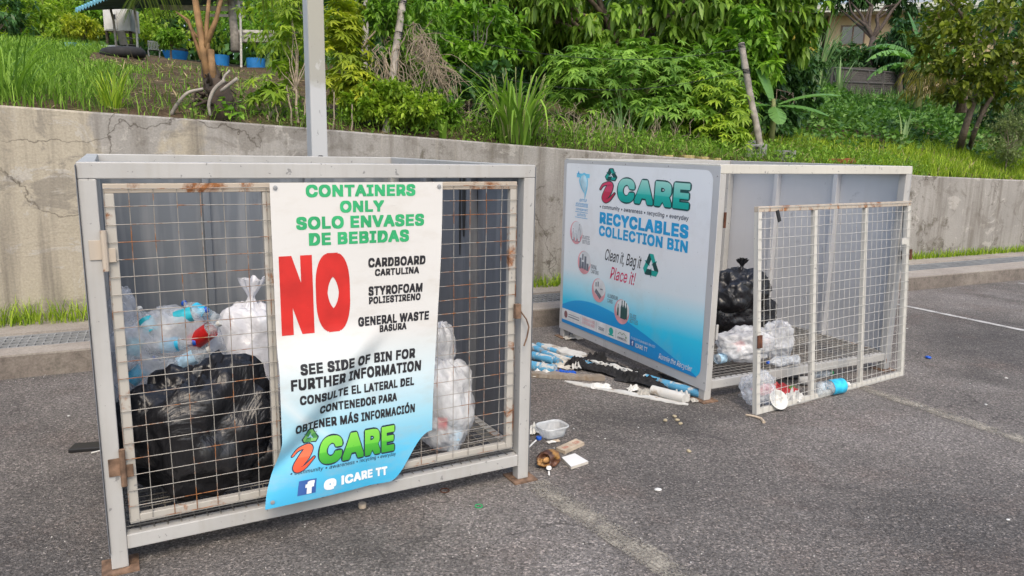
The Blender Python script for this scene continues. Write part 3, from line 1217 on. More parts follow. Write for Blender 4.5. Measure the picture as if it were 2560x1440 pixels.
BL = 0.040
for body, box, mt in (('CONTAINERS', (0.777, 1.237, 1.416, 1.466), 'ink_green'), ('ONLY', (0.912, 1.098, 1.352, 1.401), 'ink_green'), ('SOLO ENVASES', (0.735, 1.278, 1.288, 1.340), 'ink_green'), ('DE BEBIDAS', (0.783, 1.210, 1.222, 1.275), 'ink_green'),
                      ('CARDBOARD', (1.028, 1.290, 1.119, 1.160), 'ink_black'), ('CARTULINA', (1.058, 1.262, 1.081, 1.112), 'ink_black'), ('STYROFOAM', (1.028, 1.282, 0.998, 1.039), 'ink_black'), ('POLIESTIRENO', (1.030, 1.275, 0.962, 0.994), 'ink_black'),
                      ('GENERAL WASTE', (0.979, 1.320, 0.870, 0.911), 'ink_black'), ('BASURA', (1.079, 1.213, 0.836, 0.868), 'ink_black'),
                      ('SEE SIDE OF BIN FOR', (0.722, 1.262, 0.702, 0.748), 'ink_black'), ('FURTHER INFORMATION', (0.682, 1.294, 0.640, 0.690), 'ink_black'), ('CONSULTE EL LATERAL DEL', (0.715, 1.262, 0.577, 0.617), 'ink_black'),
                      ('CONTENEDOR PARA', (0.800, 1.172, 0.517, 0.556), 'ink_black'), ('OBTENER MÁS INFORMACIÓN', (0.695, 1.270, 0.450, 0.502), 'ink_black')):
    bprint('lettering', fit(body, box, BL), M[mt])
bprint('lettering', fit('NO', (0.662, 0.946, 0.862, 1.190), 0.062), M['ink_red'])


def icare(printer, u, z, sx, sz, mats, flip=False):
    """the little i, the arrows above it and the word, at origin u,z (left foot of the i)"""
    dk, word, ii, l1, l2 = mats
    s_ = bez([(0.004, 0.056), (0.022, 0.080), (0.052, 0.089), (0.066, 0.080), (0.054, 0.050), (0.036, 0.014), (0.042, -0.003), (0.064, 0.005), (0.094, 0.040)], 8)
    wd = np.interp(np.linspace(0, 1, len(s_)), [0, 0.2, 0.36, 0.5, 0.66, 0.8, 1], [0.003, 0.007, 0.017, 0.0215, 0.018, 0.009, 0.003])
    X = lambda g_: ([(u + sx * p[0], z + sz * p[1]) for p in g_[0]], g_[1])
    printer('lettering', X(stroke2d(s_, list(wd + 0.0045))), dk, 0.0014)
    printer('lettering', X(stroke2d(s_, list(wd))), ii, 0.0026)
    lg = recycle2d(0.068, 0.134, 0.036)
    big = recycle2d(0.068, 0.134, 0.039, 1.0, 0.07)
    printer('emblem', X(join2d(*[q for p in big for q in p])), dk, 0.0008)
    printer('emblem', X(join2d(*[p[0] for p in lg])), l1, 0.0026)
    printer('emblem', X(join2d(*[p[1] for p in lg])), l2, 0.0030)
    box = (0.112, 0.495, -0.002, 0.126)
    printer('lettering', X(fit('CARE', box, 0.085, 0.03, ref=0.06, rnd_=True)), dk, 0.0014)
    printer('lettering', X(fit('CARE', box, 0.048, 0.03, ref=0.06)), word, 0.0026)


icare(lambda n, g_, m, o: bprint(n, g_, m, o), 0.700, 0.290, 0.93, 0.97, (M['ink_navy'], M['ink_logo_green'], M['ink_logo_red'], M['ink_leaf'], M['ink_leaf_dark']))
bprint('lettering', fit('• community • awareness • recycling • everyday', (0.712, 1.165, 0.262, 0.284), 0.012, 0.1), M['ink_navy'])
bprint('lettering', fit('@ iCARE TT', (0.835, 1.115, 0.176, 0.226), 0.045), M['ink_white'])
bprint('emblem', poly2d([(0.748, 0.178), (0.808, 0.178), (0.808, 0.238), (0.748, 0.238)]), M['ink_fb'])
bprint('emblem', fit('f', (0.772, 0.802, 0.180, 0.233), 0.07), M['ink_white'], 0.0026)


# ------------------------------------------------------------------ printed side of the second cage
def side_sheet():
    t = NT('side_print')
    z = t.sep(t.co())[2]
    y = t.sep(t.co())[1]
    zz = t.math('ADD', z, t.math('MULTIPLY', y, 0.03))
    zz = t.math('ADD', zz, t.math('MULTIPLY', t.noise(1.5, 2, 0.5), 0.06))
    c = t.ramp(zz, [(0.25, (0.01, 0.44, 0.78)), (0.42, (0.03, 0.58, 0.86)), (0.57, (0.38, 0.74, 0.88)), (0.70, (0.70, 0.79, 0.84)), (0.95, (0.78, 0.80, 0.82)), (1.0, (0.78, 0.80, 0.82))])
    c = t.mix(t.ramp(t.noise(3, 6, 0.65), [(0.52, 0.0), (0.8, 0.25)]), c, (0.40, 0.36, 0.30))
    c = t.mix(t.ramp(t.noise(45, 2, 0.7), [(0.72, 0.0), (0.76, 0.5)]), c, (0.3, 0.3, 0.3))
    nb = t.bump(t.noise(2.2, 2, 0.5), 0.15, 0.03)
    return t.set(c, 0.38, nb, 0, 0.4)


def hill_ink():
    t = NT('ink_hill')
    z = t.sep(t.co())[2]
    c = t.ramp(z, [(0.14, (0.010, 0.24, 0.60)), (0.30, (0.006, 0.29, 0.66)), (0.45, (0.015, 0.37, 0.72))])
    return t.set(c, 0.38, None, 0, 0.4)


M['side_print'], M['ink_hill'] = side_sheet(), hill_ink()


def sprint(name, geo, mat, o=0.001):
    m_ = MB()
    m_.v = [(-0.0065 - o, p[0], p[1]) for p in geo[0]]
    m_.f = [tuple(f) for f in geo[1]]
    return m_.build(name, mat, cage2)


def corner(cx, cz, r_, a0, n=8):
    return [(cx + r_ * math.cos(a0 + k * math.pi / 2 / n), cz + r_ * math.sin(a0 + k * math.pi / 2 / n)) for k in range(n + 1)]


VA, VB, ZA, ZB = 0.045, 1.842, 0.142, 1.510
rr_ = 0.075
outl = corner(VA + rr_, ZB - rr_, rr_, math.pi / 2)[0:] + corner(VA + rr_, ZA + rr_, rr_, math.pi) + corner(VB - 0.02, ZA + 0.02, 0.02, 1.5 * math.pi) + corner(VB - 0.02, ZB - 0.02, 0.02, 0)
sprint('printed_sheet', poly2d(outl), M['side_print'], 0.0)
hl = bez([(1.8415, 0.30), (1.70, 0.352), (1.55, 0.385), (1.35, 0.400), (1.10, 0.385), (0.85, 0.345), (0.60, 0.290), (0.35, 0.225), (0.12, 0.165), (0.075, 0.1435)], 6)
sprint('printed_picture', poly2d([tuple(p) for p in hl] + [(1.8415, 0.1435)]), M['ink_hill'], 0.0008)
sprint('printed_picture', poly2d([(1.8405, 0.268), (0.842, 0.274), (0.836, 0.180), (1.8405, 0.172)]), M['ink_pale'], 0.0016)


def sflip(box):                           # boxes are given left edge (far) to right edge (near)
    return box


for body, box, mt, bd, sh in (
        ('RECYCLABLES', (1.312, 0.249, 1.052, 1.147), 'ink_blue', 0.042, 0), ('COLLECTION BIN', (1.314, 0.246, 0.957, 1.040), 'ink_blue', 0.036, 0),
        ('• community • awareness • recycling • everyday', (1.317, 0.256, 1.165, 1.205), 'ink_navy', 0.012, 0.05),
        ('ema', (1.62, 1.51, 1.205, 1.228), 'ink_blue', 0, 0.4), ('environmental', (1.675, 1.487, 1.172, 1.200), 'ink_blue', 0, 0.3), ('management', (1.672, 1.487, 1.125, 1.152), 'ink_blue', 0, 0.3), ('authority', (1.650, 1.51, 1.078, 1.112), 'ink_blue', 0, 0.3),
        ('PLASTIC', (1.553, 1.446, 0.903, 0.934), 'ink_grey', 0.008, 0), ('BOTTLES', (1.552, 1.442, 0.866, 0.896), 'ink_grey', 0.008, 0), ('DRINK', (1.406, 1.328, 0.680, 0.713), 'ink_grey', 0.008, 0), ('CARTONS', (1.408, 1.297, 0.641, 0.673), 'ink_grey', 0.008, 0),
        ('ALUMINIUM', (1.159, 1.018, 0.488, 0.520), 'ink_grey', 0.008, 0), ('CANS', (1.157, 1.085, 0.448, 0.480), 'ink_grey', 0.008, 0), ('GLASS', (0.848, 0.772, 0.390, 0.424), 'ink_grey', 0.008, 0), ('BOTTLES', (0.850, 0.750, 0.352, 0.386), 'ink_grey', 0.008, 0),
        ('Clean it, Bag it', (1.213, 0.742, 0.752, 0.868), 'ink_black', 0.006, 0.35), ('Place it!', (1.135, 0.800, 0.640, 0.738), 'ink_pink_flat', 0.006, 0.35),
        ('TO LOCATE YOUR NEAREST BIN VISIT', (0.822, 0.526, 0.234, 0.252), 'ink_white', 0.004, 0), ('iCARE TT', (0.762, 0.615, 0.182, 0.216), 'ink_pale', 0.02, 0), ('f', (0.808, 0.788, 0.187, 0.222), 'ink_white', 0.03, 0),
        ('Ronnie the Recycler', (0.482, 0.122, 0.160, 0.212), 'ink_white', 0.006, 0.35),
        ('ENVIRONMENTAL PRIDE', (1.512, 1.318, 0.233, 0.256), 'ink_rose', 0.002, 0), ('IS NATIONAL PRIDE', (1.512, 1.318, 0.200, 0.227), 'ink_rose', 0.008, 0), ('2030', (1.262, 1.182, 0.206, 0.232), 'ink_grey', 0.02, 0), ('SWMCOL', (0.995, 0.872, 0.196, 0.214), 'ink_grey', 0.02, 0)):
    o_ = 0.0024 if box[2] < 0.42 and mt not in ('ink_grey',) else 0.001
    if box[2] < 0.24:
        o_ = 0.0032
    if body == 'f':
        o_ = 0.0042
    sprint('lettering', fit(body, box, bd, sh), M[mt], o_)


def sX(n, g_, m, o):
    return sprint(n, ([(1.32 - p[0], p[1]) for p in g_[0]], g_[1]), m, o)


icare(sX, -0.006, 1.243, 2.17, 1.42, (M['ink_teal_dark'], M['ink_teal'], M['ink_pink'], M['ink_teal_flat'], M['ink_teal_dark']))
for k, (lg, dk) in enumerate(recycle2d(0.63, 0.812, 0.098)):
    f_ = lambda g_: ([(1.26 - p[0], p[1]) for p in g_[0]], g_[1])
    sprint('emblem', f_(lg), M['ink_teal_flat'], 0.001)
    sprint('emblem', f_(dk), M['ink_teal_dark'], 0.0012)
# tree-pod emblem
sprint('emblem', poly2d([(1.675, 1.400), (1.48, 1.400), (1.48, 1.432), (1.675, 1.432)]), M['ink_cyan'], 0.001)
pod = bez([(1.610, 1.425), (1.555, 1.440), (1.512, 1.405), (1.505, 1.33), (1.530, 1.255), (1.548, 1.215), (1.545, 1.265), (1.60, 1.315), (1.635, 1.375), (1.610, 1.425)], 6)
sprint('emblem', poly2d([tuple(p) for p in pod][:-1]), M['ink_cyan'], 0.0016)
inn = [(1.565 + (p[0] - 1.565) * 0.80, 1.35 + (p[1] - 1.35) * 0.80) for p in pod][:-1]
sprint('emblem', poly2d(inn), ink('ink_pod', col=(0.45, 0.66, 0.78), fade=0.35), 0.0022)
sprint('emblem', poly2d([(1.645, 1.455), (1.66, 1.43), (1.63, 1.425)]), M['ink_blue'], 0.0022)
for zz in (1.166, 1.118, 1.073):
    sprint('emblem', stroke2d([(1.68, zz), (1.49, zz)], 0.0018), M['ink_blue'], 0.001)
# four oval pictures of the things collected
for (cv, cz) in ((1.654, 0.944), (1.515, 0.712), (1.286, 0.520), (0.958, 0.412)):
    sprint('printed_picture', ell2d(cv, cz, 0.098, 0.096), M['ink_rose'], 0.0016)
    sprint('printed_picture', ell2d(cv - 0.012, cz + 0.022, 0.086, 0.072), M['ink_pale'], 0.0022)


def bottle2d(x, z, h, r_):
    return poly2d([(x - r_, z), (x + r_, z), (x + r_, z + h * 0.6), (x + r_ * 0.35, z + h * 0.78), (x + r_ * 0.35, z + h), (x - r_ * 0.35, z + h), (x - r_ * 0.35, z + h * 0.78), (x - r_, z + h * 0.6)])


sprint('printed_picture', join2d(bottle2d(1.70, 0.875, 0.10, 0.015), bottle2d(1.655, 0.870, 0.09, 0.014), bottle2d(1.605, 0.872, 0.145, 0.019)), M['ink_grey'], 0.0028)
sprint('printed_picture', join2d(bottle2d(1.70, 0.88, 0.09, 0.010), bottle2d(1.655, 0.875, 0.08, 0.010), bottle2d(1.605, 0.878, 0.132, 0.014)), M['ink_pale'], 0.0034)
sprint('printed_picture', join2d(*[poly2d([(a, b), (a - w_, b), (a - w_, b + h_), (a, b + h_)]) for (a, b, w_, h_) in ((1.585, 0.655, 0.03, 0.09), (1.55, 0.66, 0.035, 0.055), (1.51, 0.655, 0.03, 0.11), (1.475, 0.65, 0.03, 0.06), (1.545, 0.73, 0.02, 0.05))]), M['ink_grey'], 0.0028)
sprint('printed_picture', join2d(poly2d([(1.34, 0.50), (1.26, 0.45), (1.24, 0.48), (1.32, 0.53)]), poly2d([(1.33, 0.545), (1.315, 0.545), (1.315, 0.58), (1.33, 0.58)]), poly2d([(1.30, 0.55), (1.285, 0.55), (1.285, 0.59), (1.30, 0.59)]), poly2d([(1.26, 0.53), (1.225, 0.53), (1.225, 0.54), (1.26, 0.54)])), M['ink_grey'], 0.0028)
sprint('printed_picture', join2d(bottle2d(1.005, 0.375, 0.09, 0.010), bottle2d(0.955, 0.36, 0.14, 0.016), bottle2d(0.925, 0.36, 0.145, 0.016), bottle2d(0.898, 0.365, 0.125, 0.013)), M['ink_bottle'], 0.0028)
sprint('emblem', ell2d(1.775, 0.222, 0.028, 0.032, 10), M['ink_coat'], 0.0024)
sprint('emblem', join2d(stroke2d([(1.73, 0.232), (1.56, 0.232)], 0.0025), stroke2d([(1.73, 0.212), (1.56, 0.212)], 0.004), stroke2d([(1.54, 0.185), (1.54, 0.258)], 0.0012), stroke2d([(1.295, 0.19), (1.295, 0.262)], 0.0012), stroke2d([(1.155, 0.19), (1.155, 0.264)], 0.0012), stroke2d([(1.02, 0.19), (1.02, 0.264)], 0.0012)), M['ink_grey'], 0.0024)
sprint('emblem', join2d(ell2d(1.085, 0.232, 0.03, 0.028), poly2d([(1.12, 0.196), (1.05, 0.196), (1.05, 0.206), (1.12, 0.206)])), M['ink_teal_flat'], 0.0024)
sprint('emblem', join2d(stroke2d(bez([(0.99, 0.232), (0.965, 0.25), (0.94, 0.235), (0.92, 0.25), (0.89, 0.238)], 4), 0.002), ell2d(0.885, 0.225, 0.008, 0.009, 8)), M['ink_leaf_dark'], 0.0024)
sprint('emblem', poly2d([(0.826, 0.182), (0.778, 0.182), (0.778, 0.229), (0.826, 0.229)]), M['ink_fb'], 0.0032)
for (y, z) in ((0.012, 1.475), (0.0, 0.78), (0.004, 0.13), (1.0, 1.523), (1.45, 1.523), (0.5, 1.523), (1.87, 0.13), (1.3, 0.105), (0.9, 0.105), (0.5, 0.105), (1.86, 0.9), (0.0, 0.4)):
    rv = MB().lathe([(0.006, 0), (0.005, 0.002), (0.0, 0.003)], 8).xf(lambda p: (-0.0042 - p[2], y + p[0], z + p[1]))
    rv.build('rivet', M['grating'], cage2)

# ================================================================== LIGHT POLE
def pole_mat():
    t = NT('pole_paint')
    z = t.sep(t.co())[2]
    v = t.map((1, 1, 1))
    zz = t.math('ADD', z, t.math('MULTIPLY', t.noise(5, 4, 0.6, v), 0.35))
    c = t.ramp(t.math('DIVIDE', zz, 4.0), [(0.40, (0.46, 0.47, 0.48)), (0.545, (0.45, 0.46, 0.465)), (0.56, (0.34, 0.335, 0.30)), (0.75, (0.36, 0.35, 0.29)), (1.0, (0.38, 0.36, 0.26))])
    c = t.mix(t.ramp(t.noise(8, 6, 0.7, t.map((1, 1, 0.7))), [(0.60, 0.0), (0.64, 0.6)]), c, (0.50, 0.50, 0.49))
    c = t.mix(t.ramp(t.noise(30, 5, 0.7, t.map((1, 1, 0.35))), [(0.64, 0.0), (0.7, 0.7)]), c, (0.12, 0.12, 0.12))
    return t.set(c, 0.6, t.bump(t.noise(50, 3, 0.6), 0.1, 0.004), 0.0, 0.35)


M['pole'] = pole_mat()
M['pole_edge'] = plain('pole_edge', (0.36, 0.38, 0.40), 0.5, 0.1, 6)
pc = pt(794, 384, 5.45)
pole = thing('light_pole', 'square grey steel pole rising behind the banner cage', 'pole', (pc[0], pc[1], 0), R(33))
MB().box(-0.058, 0.058, -0.058, 0.058, 0, 7.5, 0.006).build('shaft', M['pole'], pole)
MB().box(-0.0605, -0.0575, -0.050, 0.050, 0, 7.5).build('side_strip', M['pole_edge'], pole)
bx = MB()
bx.box(-0.03, 0.028, -0.0665, -0.058, 1.50, 1.525, 0.004)
bx.tube([(-0.026, -0.070, 1.50), (-0.026, -0.070, 1.53), (-0.012, -0.070, 1.541), (0.010, -0.070, 1.541), (0.024, -0.070, 1.53), (0.024, -0.070, 1.50)], 0.006, 8)
bx.build('handle_box', M['black_plastic'], pole)
MB().box(-0.12, 0.12, -0.12, 0.12, 0.0, 0.012, 0.002).build('base_plate', M['rust'], pole)

# ================================================================== BAGS AND BOTTLES
def bag_black(name, seed):
    t = NT(name)
    v = t.map((1, 1, 1), loc=(seed, seed, 0))
    n1 = t.noise(3.2, 4, 0.5, v, 1.6)
    n2 = t.voro(4.5, 'DISTANCE_TO_EDGE', t.map((1, 1.6, 0.6), rot=(0.4, 0.3, seed)))
    n3 = t.noise(1.0, 3, 0.6, t.map((34, 5, 5), rot=(0.5, 0.7, seed)), 0.4)
    h = t.math('ADD', t.math('ADD', n1, t.math('MULTIPLY', n2, 0.7)), t.math('MULTIPLY', n3, 0.13))
    return t.set((0.013, 0.013, 0.015), t.ramp(n1, [(0.3, 0.26), (0.7, 0.40)]), t.bump(h, 0.75, 0.05), 0.0, 0.55)


M['bag_black'] = bag_black('bag_black', 1.3)
M['bag_black_thin'] = bag_black('bag_black_thin', 4.1)
M['bag_clear'] = film('bag_clear', (0.80, 0.84, 0.90), 0.36, 0.45, 3.5)
M['bag_white'] = film('bag_white', (0.74, 0.75, 0.80), 0.74, 0.35, 3.5)
M['bag_milky'] = film('bag_milky', (0.76, 0.77, 0.79), 0.62, 0.55, 4)
M['pet'] = film('pet', (0.72, 0.80, 0.86), 0.34, 0.4, 18)
M['pet_crushed'] = film('pet_crushed', (0.78, 0.82, 0.86), 0.48, 0.5, 26)
M['tub_clear'] = film('tub_clear', (0.74, 0.77, 0.79), 0.5, 0.14, 9)
M['label_blue'] = plain('label_blue', (0.03, 0.42, 0.66), 0.35, 0.35, 20)
M['label_pale'] = plain('label_pale', (0.42, 0.62, 0.78), 0.35, 0.3, 40)
M['label_teal'] = plain('label_teal', (0.03, 0.44, 0.56), 0.35, 0.3, 20)
M['label_red'] = plain('label_red', (0.55, 0.02, 0.02), 0.35, 0.25, 20)
M['cap_blue'] = plain('cap_blue', (0.015, 0.10, 0.52), 0.4, 0.15)
M['cap_green'] = plain('cap_green', (0.02, 0.30, 0.10), 0.4, 0.15)
M['cap_white'] = plain('cap_white', (0.65, 0.65, 0.63), 0.45, 0.1)


def blob(rx, ry, rz, seed, amp=0.16, crease=0.05, sub=5, pleat=0.0, floor=None):
    crease *= 0.6
    bm = bmesh.new()
    bmesh.ops.create_icosphere(bm, subdivisions=sub, radius=1)
    o = Vector((seed * 3.7, seed * 1.3, seed * 2.1))
    for q in bm.verts:
        n = q.co.normalized()
        k = 1 + amp * mnoise.noise(n * 1.5 + o) + amp * 0.5 * mnoise.noise(n * 3.2 + o)
        k -= crease * (1 - abs(mnoise.noise(n * 4.5 + o))) ** 5
        k -= crease * 0.7 * (1 - abs(mnoise.noise(Vector((n.x * 9, n.y * 6, n.z * 4)) + o))) ** 6
        if pleat:
            ph = math.atan2(n.y, n.x)
            k += pleat * max(0, n.z) ** 2 * math.sin(ph * 11 + 4 * mnoise.noise(n * 2 + o))
            k *= 1 - 0.25 * max(0, n.z - 0.75)
        p = n * k
        q.co = Vector((p.x * rx, p.y * ry, p.z * rz))
        if floor is not None and q.co.z < floor:
            q.co.z = floor + (q.co.z - floor) * 0.06
    bm.verts.index_update()
    m = MB()
    m.add([q.co for q in bm.verts], [[q.index for q in f.verts] for f in bm.faces])
    bm.free()
    return m


def knot(m, at, r_, h, seed, lean=(0, 0)):
    """gathered neck and frill of a tied bag"""
    n, vs, fs = 40, [], []
    prof = [(1.5, -0.25), (0.8, 0.05), (0.42, 0.25), (0.36, 0.36), (0.6, 0.52), (1.05, 0.75), (1.35, 1.0)]
    for i, (a, b) in enumerate(prof):
        for k in range(n):
            ph = 2 * math.pi * k / n
            rr = r_ * a * (1 + 0.28 * math.sin(ph * 7 + seed) * (0.4 + 0.6 * b) + 0.25 * mnoise.noise(Vector((math.cos(ph) * 2, math.sin(ph) * 2, b * 2 + seed))))
            z = h * b * (1 + 0.25 * mnoise.noise(Vector((math.cos(ph) * 1.7 + seed, math.sin(ph) * 1.7, 3))) * (b > 0.6))
            vs.append((at[0] + rr * math.cos(ph) + lean[0] * b, at[1] + rr * math.sin(ph) + lean[1] * b, at[2] + z))
    for i in range(len(prof) - 1):
        for k in range(n):
            fs.append((i * n + k, i * n + (k + 1) % n, (i + 1) * n + (k + 1) % n, (i + 1) * n + k))
    return m.add(vs, fs)


FZ = RTP + 0.012                          # top of a cage floor


def bag(name, label, px, py_bot, px_w, px_h, mat, seed, floor_z=FZ, ratio=0.8, yaw=0.5, kn=True, lean=(0, 0), amp=0.16, crease=0.06, lift=0.0, pleat=0.05, cat='bag', dist=None, group=None, kr=0.05):
    """bag whose front foot is seen at px,py_bot; sizes from its apparent width and height"""
    c = gp(px, py_bot, floor_z) if dist is None else pt(px, py_bot, dist)
    d = (c - CAM) @ FW
    rx, rz = px_w / 2 * d / F_PX, px_h / 2 * d / F_PX
    ry = rx * ratio
    back = norm(np.array([c[0], c[1], 0]) - np.array([0, 0, 0]))
    c = c + back * ry * 0.85
    rx *= 1 + ry * 0.85 / d
    rz *= 1 + ry * 0.85 / d
    root = thing(name, label, cat, (c[0], c[1], floor_z + lift if dist is None else c[2]), yaw, group)
    m = blob(rx, ry, rz, seed, amp, crease, 5, pleat, -rz * 0.88)
    if kn:
        knot(m, (0, 0, rz * 0.86), rx * kr * 4, rz * 0.45, seed, lean)
    m.xf(lambda p: (p[0], p[1], p[2] + rz * 0.9))
    m.build('film', mat, root, smooth=True)
    return root, rx, ry, rz


YAW1 = BIN1[2]
bag('trash_bag', 'large black plastic trash bag in the middle of the banner cage', 515, 1262, 365, 355, M['bag_black'], 1.0, yaw=YAW1, kn=False, amp=0.26, crease=0.10, ratio=0.62, pleat=0.07)
bag('trash_bag', 'small black plastic trash bag half hidden by the banner', 660, 1215, 150, 150, M['bag_black_thin'], 2.0, yaw=YAW1, ratio=0.7, kn=False, crease=0.09)
bA = bag('trash_bag', 'bulging clear plastic bag full of drink bottles lying behind the black bag', 425, 1105, 285, 345, M['bag_clear'], 3.0, yaw=YAW1, ratio=0.62, kn=False, crease=0.05)
bag('trash_bag', 'clear plastic bag squeezed into the back left corner of the banner cage', 322, 1010, 110, 300, M['bag_clear'], 4.0, yaw=YAW1, ratio=0.9, kn=False)
bag('trash_bag', 'white translucent bag with a tied top beside the left edge of the banner', 640, 1045, 190, 300, M['bag_white'], 5.0, yaw=YAW1, ratio=0.8, lean=(0.02, 0), kr=0.055)
bag('trash_bag', 'clear plastic bag of cups and bottles at the right edge of the banner', 1112, 1142, 165, 250, M['bag_milky'], 6.0, yaw=YAW1, ratio=0.9, kn=False, crease=0.09)
bag('trash_bag', 'slim clear plastic bag resting on top of the bag right of the banner', 1095, 938, 95, 140, M['bag_milky'], 7.0, yaw=YAW1, ratio=0.8, kn=False, crease=0.09, dist=3.75)

bag('trash_bag', 'knotted black trash bag on top of the heap in the open cage', 1845, 795, 165, 125, M['bag_black'], 8.0, yaw=0.4, ratio=0.8, kr=0.028, amp=0.25, crease=0.09, dist=5.65)
bag('trash_bag', 'black trash bag on the floor of the open cage under the knotted one', 1840, 860, 215, 135, M['bag_black_thin'], 9.0, yaw=0.4, ratio=0.7, kn=False, crease=0.09)
bag('carrier_bag', 'crumpled white carrier bag of litter on the floor of the open cage', 1860, 912, 165, 92, M['bag_milky'], 10.0, yaw=0.4, ratio=0.7, kn=False, crease=0.12, amp=0.25)
bag('carrier_bag', 'white carrier bag with red wrappers showing through beside the leaning gate', 1938, 902, 105, 105, M['bag_milky'], 11.0, yaw=0.9, ratio=0.8, kn=False, crease=0.12, amp=0.25)
bag('carrier_bag', 'clear plastic bag of scrunched film on the ground behind the gate corner', 1892, 1022, 100, 92, M['bag_clear'], 12.0, floor_z=0.0, ratio=0.8, kn=False, crease=0.14, amp=0.25)


def rotm(ax, roll=0.0):
    """matrix taking +z to direction ax"""
    ax = norm(ax)
    a = np.cross(ax, [0, 0, 1.0]) if abs(ax[2]) < 0.95 else np.array([1.0, 0, 0])
    a = norm(a)
    b = np.cross(ax, a)
    return np.stack([a, b, ax], 1)


def bottle(label, c, ax, L=0.22, r_=0.032, lab='label_blue', cap='cap_white', body='pet', lab_rng=(0.36, 0.62), crush=0.0, seed=0.0, group=None, nm='plastic_bottle'):
    """drink bottle centred at c, neck towards ax"""
    m_ = rotm(ax)
    root = thing(nm, label, 'bottle', c, 0, group)

    def X(p):
        p = np.array(p, float)
        if crush:
            k = mnoise.noise(Vector((p[0] * 18 + seed, p[1] * 18, p[2] * 14)))
            p[:2] *= 1 + crush * k
            p[1] *= 1 - 0.35 * crush
        p[2] -= L / 2
        return m_ @ p
    prof = [(0.0, 0.004), (r_ * 0.6, 0.0), (r_ * 0.94, 0.006)]
    for k in range(9):
        z = 0.012 + (L * 0.66 - 0.012) * k / 8
        prof.append((r_ * (1 - 0.045 * (k % 2)), z))
    prof += [(r_ * 0.92, L * 0.72), (r_ * 0.62, L * 0.82), (0.0135, L * 0.88), (0.0125, L * 0.93), (0.0125, L * 0.965)]
    MB().lathe(prof, 22).xf(X).build('bottle_body', M[body], root, smooth=True)
    z0, z1 = L * lab_rng[0], L * lab_rng[1]
    if lab:
        lm = MB()
        n = 26
        for j in range(2):
            pass
        vs = [((r_ * 1.015) * math.cos(2 * math.pi * k / n), (r_ * 1.015) * math.sin(2 * math.pi * k / n), z) for z in (z0, (z0 + z1) / 2, z1) for k in range(n)]
        fs = [(j * n + k, j * n + (k + 1) % n, (j + 1) * n + (k + 1) % n, (j + 1) * n + k) for j in range(2) for k in range(n)]
        lm.add(vs, fs).xf(X).build('label', M[lab], root, smooth=True)
    if cap:
        MB().lathe([(0.0, L * 0.93), (0.0158, L * 0.931), (0.0158, L - 0.002), (0.014, L), (0.0, L)], 16).xf(X).build('cap', M[cap], root, smooth=True, auto=R(40))
    return root


# bottles pressed against the film of the bulging clear bag
gB = 'bottles inside the bulging clear bag'
for k, (px, py, d, az, lab) in enumerate(((462, 790, 3.42, 0.3, 'label_teal'), (372, 815, 3.36, 2.2, 'label_teal'), (428, 862, 3.36, 0.1, 'label_blue'), (335, 865, 3.35, 1.4, 'label_teal'),
                                          (500, 780, 3.55, 2.7, 'label_blue'), (390, 905, 3.34, 2.9, None), (345, 935, 3.32, 0.8, 'label_blue'), (470, 900, 3.38, 0.5, 'label_pale'))):
    ax = norm(RT * math.cos(az) + UP * math.sin(az) + FW * 0.25)
    bottle(('teal labelled bottle topmost in the bulging clear bag', 'teal labelled bottle at the upper left of the bulging clear bag', 'blue labelled bottle in the middle of the bulging clear bag', 'teal labelled bottle low at the left of the bulging clear bag',
            'blue labelled bottle at the back of the bulging clear bag', 'bottle without a label inside the bulging clear bag', 'blue labelled bottle lowest in the bulging clear bag', 'pale labelled bottle just above the black bag')[k],
           pt(px, py, d + 0.29), ax, 0.23, 0.037, lab, 'cap_white' if k % 2 else 'cap_blue', group=gB, lab_rng=(0.3, 0.66))
cr_ = bottle('red labelled drink bottle showing through the bulging clear bag', pt(508, 838, 3.70), norm(RT * 0.75 + UP * 0.5 - FW * 0.2), 0.24, 0.042, 'label_red', 'cap_white', lab_rng=(0.2, 0.72))
sw_ = MB()
m_ = rotm(norm(RT * 0.75 + UP * 0.5 - FW * 0.2))
fl_ = bez([(-0.06, -0.4), (-0.02, 0.25), (0.02, -0.15), (0.055, 0.35)], 6)
for a, b in zip(fl_[:-1], fl_[1:]):
    q = []
    for (z, ph), e in ((a, -0.09), (b, -0.09), (b, 0.09), (a, 0.09)):
        # facing the camera side of the bottle
        an = math.pi * 1.1 + ph * 0.5 + e
        q.append(m_ @ np.array([0.0435 * math.cos(an), 0.0435 * math.sin(an), z]))
    sw_.add(q, [(0, 1, 2, 3)])
sw_.build('white_swirl', M['cap_white'], cr_)
bottle('blue labelled bottle inside the white bag beside the banner', pt(664, 800, 4.08), norm(UP + RT * 0.3), 0.2, 0.034, 'label_pale', None)
bottle('orange labelled bottle low in the white bag beside the banner', pt(662, 975, 3.98), norm(UP * 0.3 + RT), 0.18, 0.034, 'label_red', None)
for k, (px, py, lab, tx) in enumerate(((1108, 1060, 'label_red', 'red labelled bottle low in the bag right of the banner'), (1140, 1085, 'label_pale', 'pale labelled bottle low in the bag right of the banner'), (1120, 1000, None, 'clear bottle in the middle of the bag right of the banner'))):
    bottle(tx, pt(px, py, 3.62), norm(RT * math.cos(k * 1.4) + UP * math.sin(k * 1.4)), 0.19, 0.032, lab, 'cap_white')
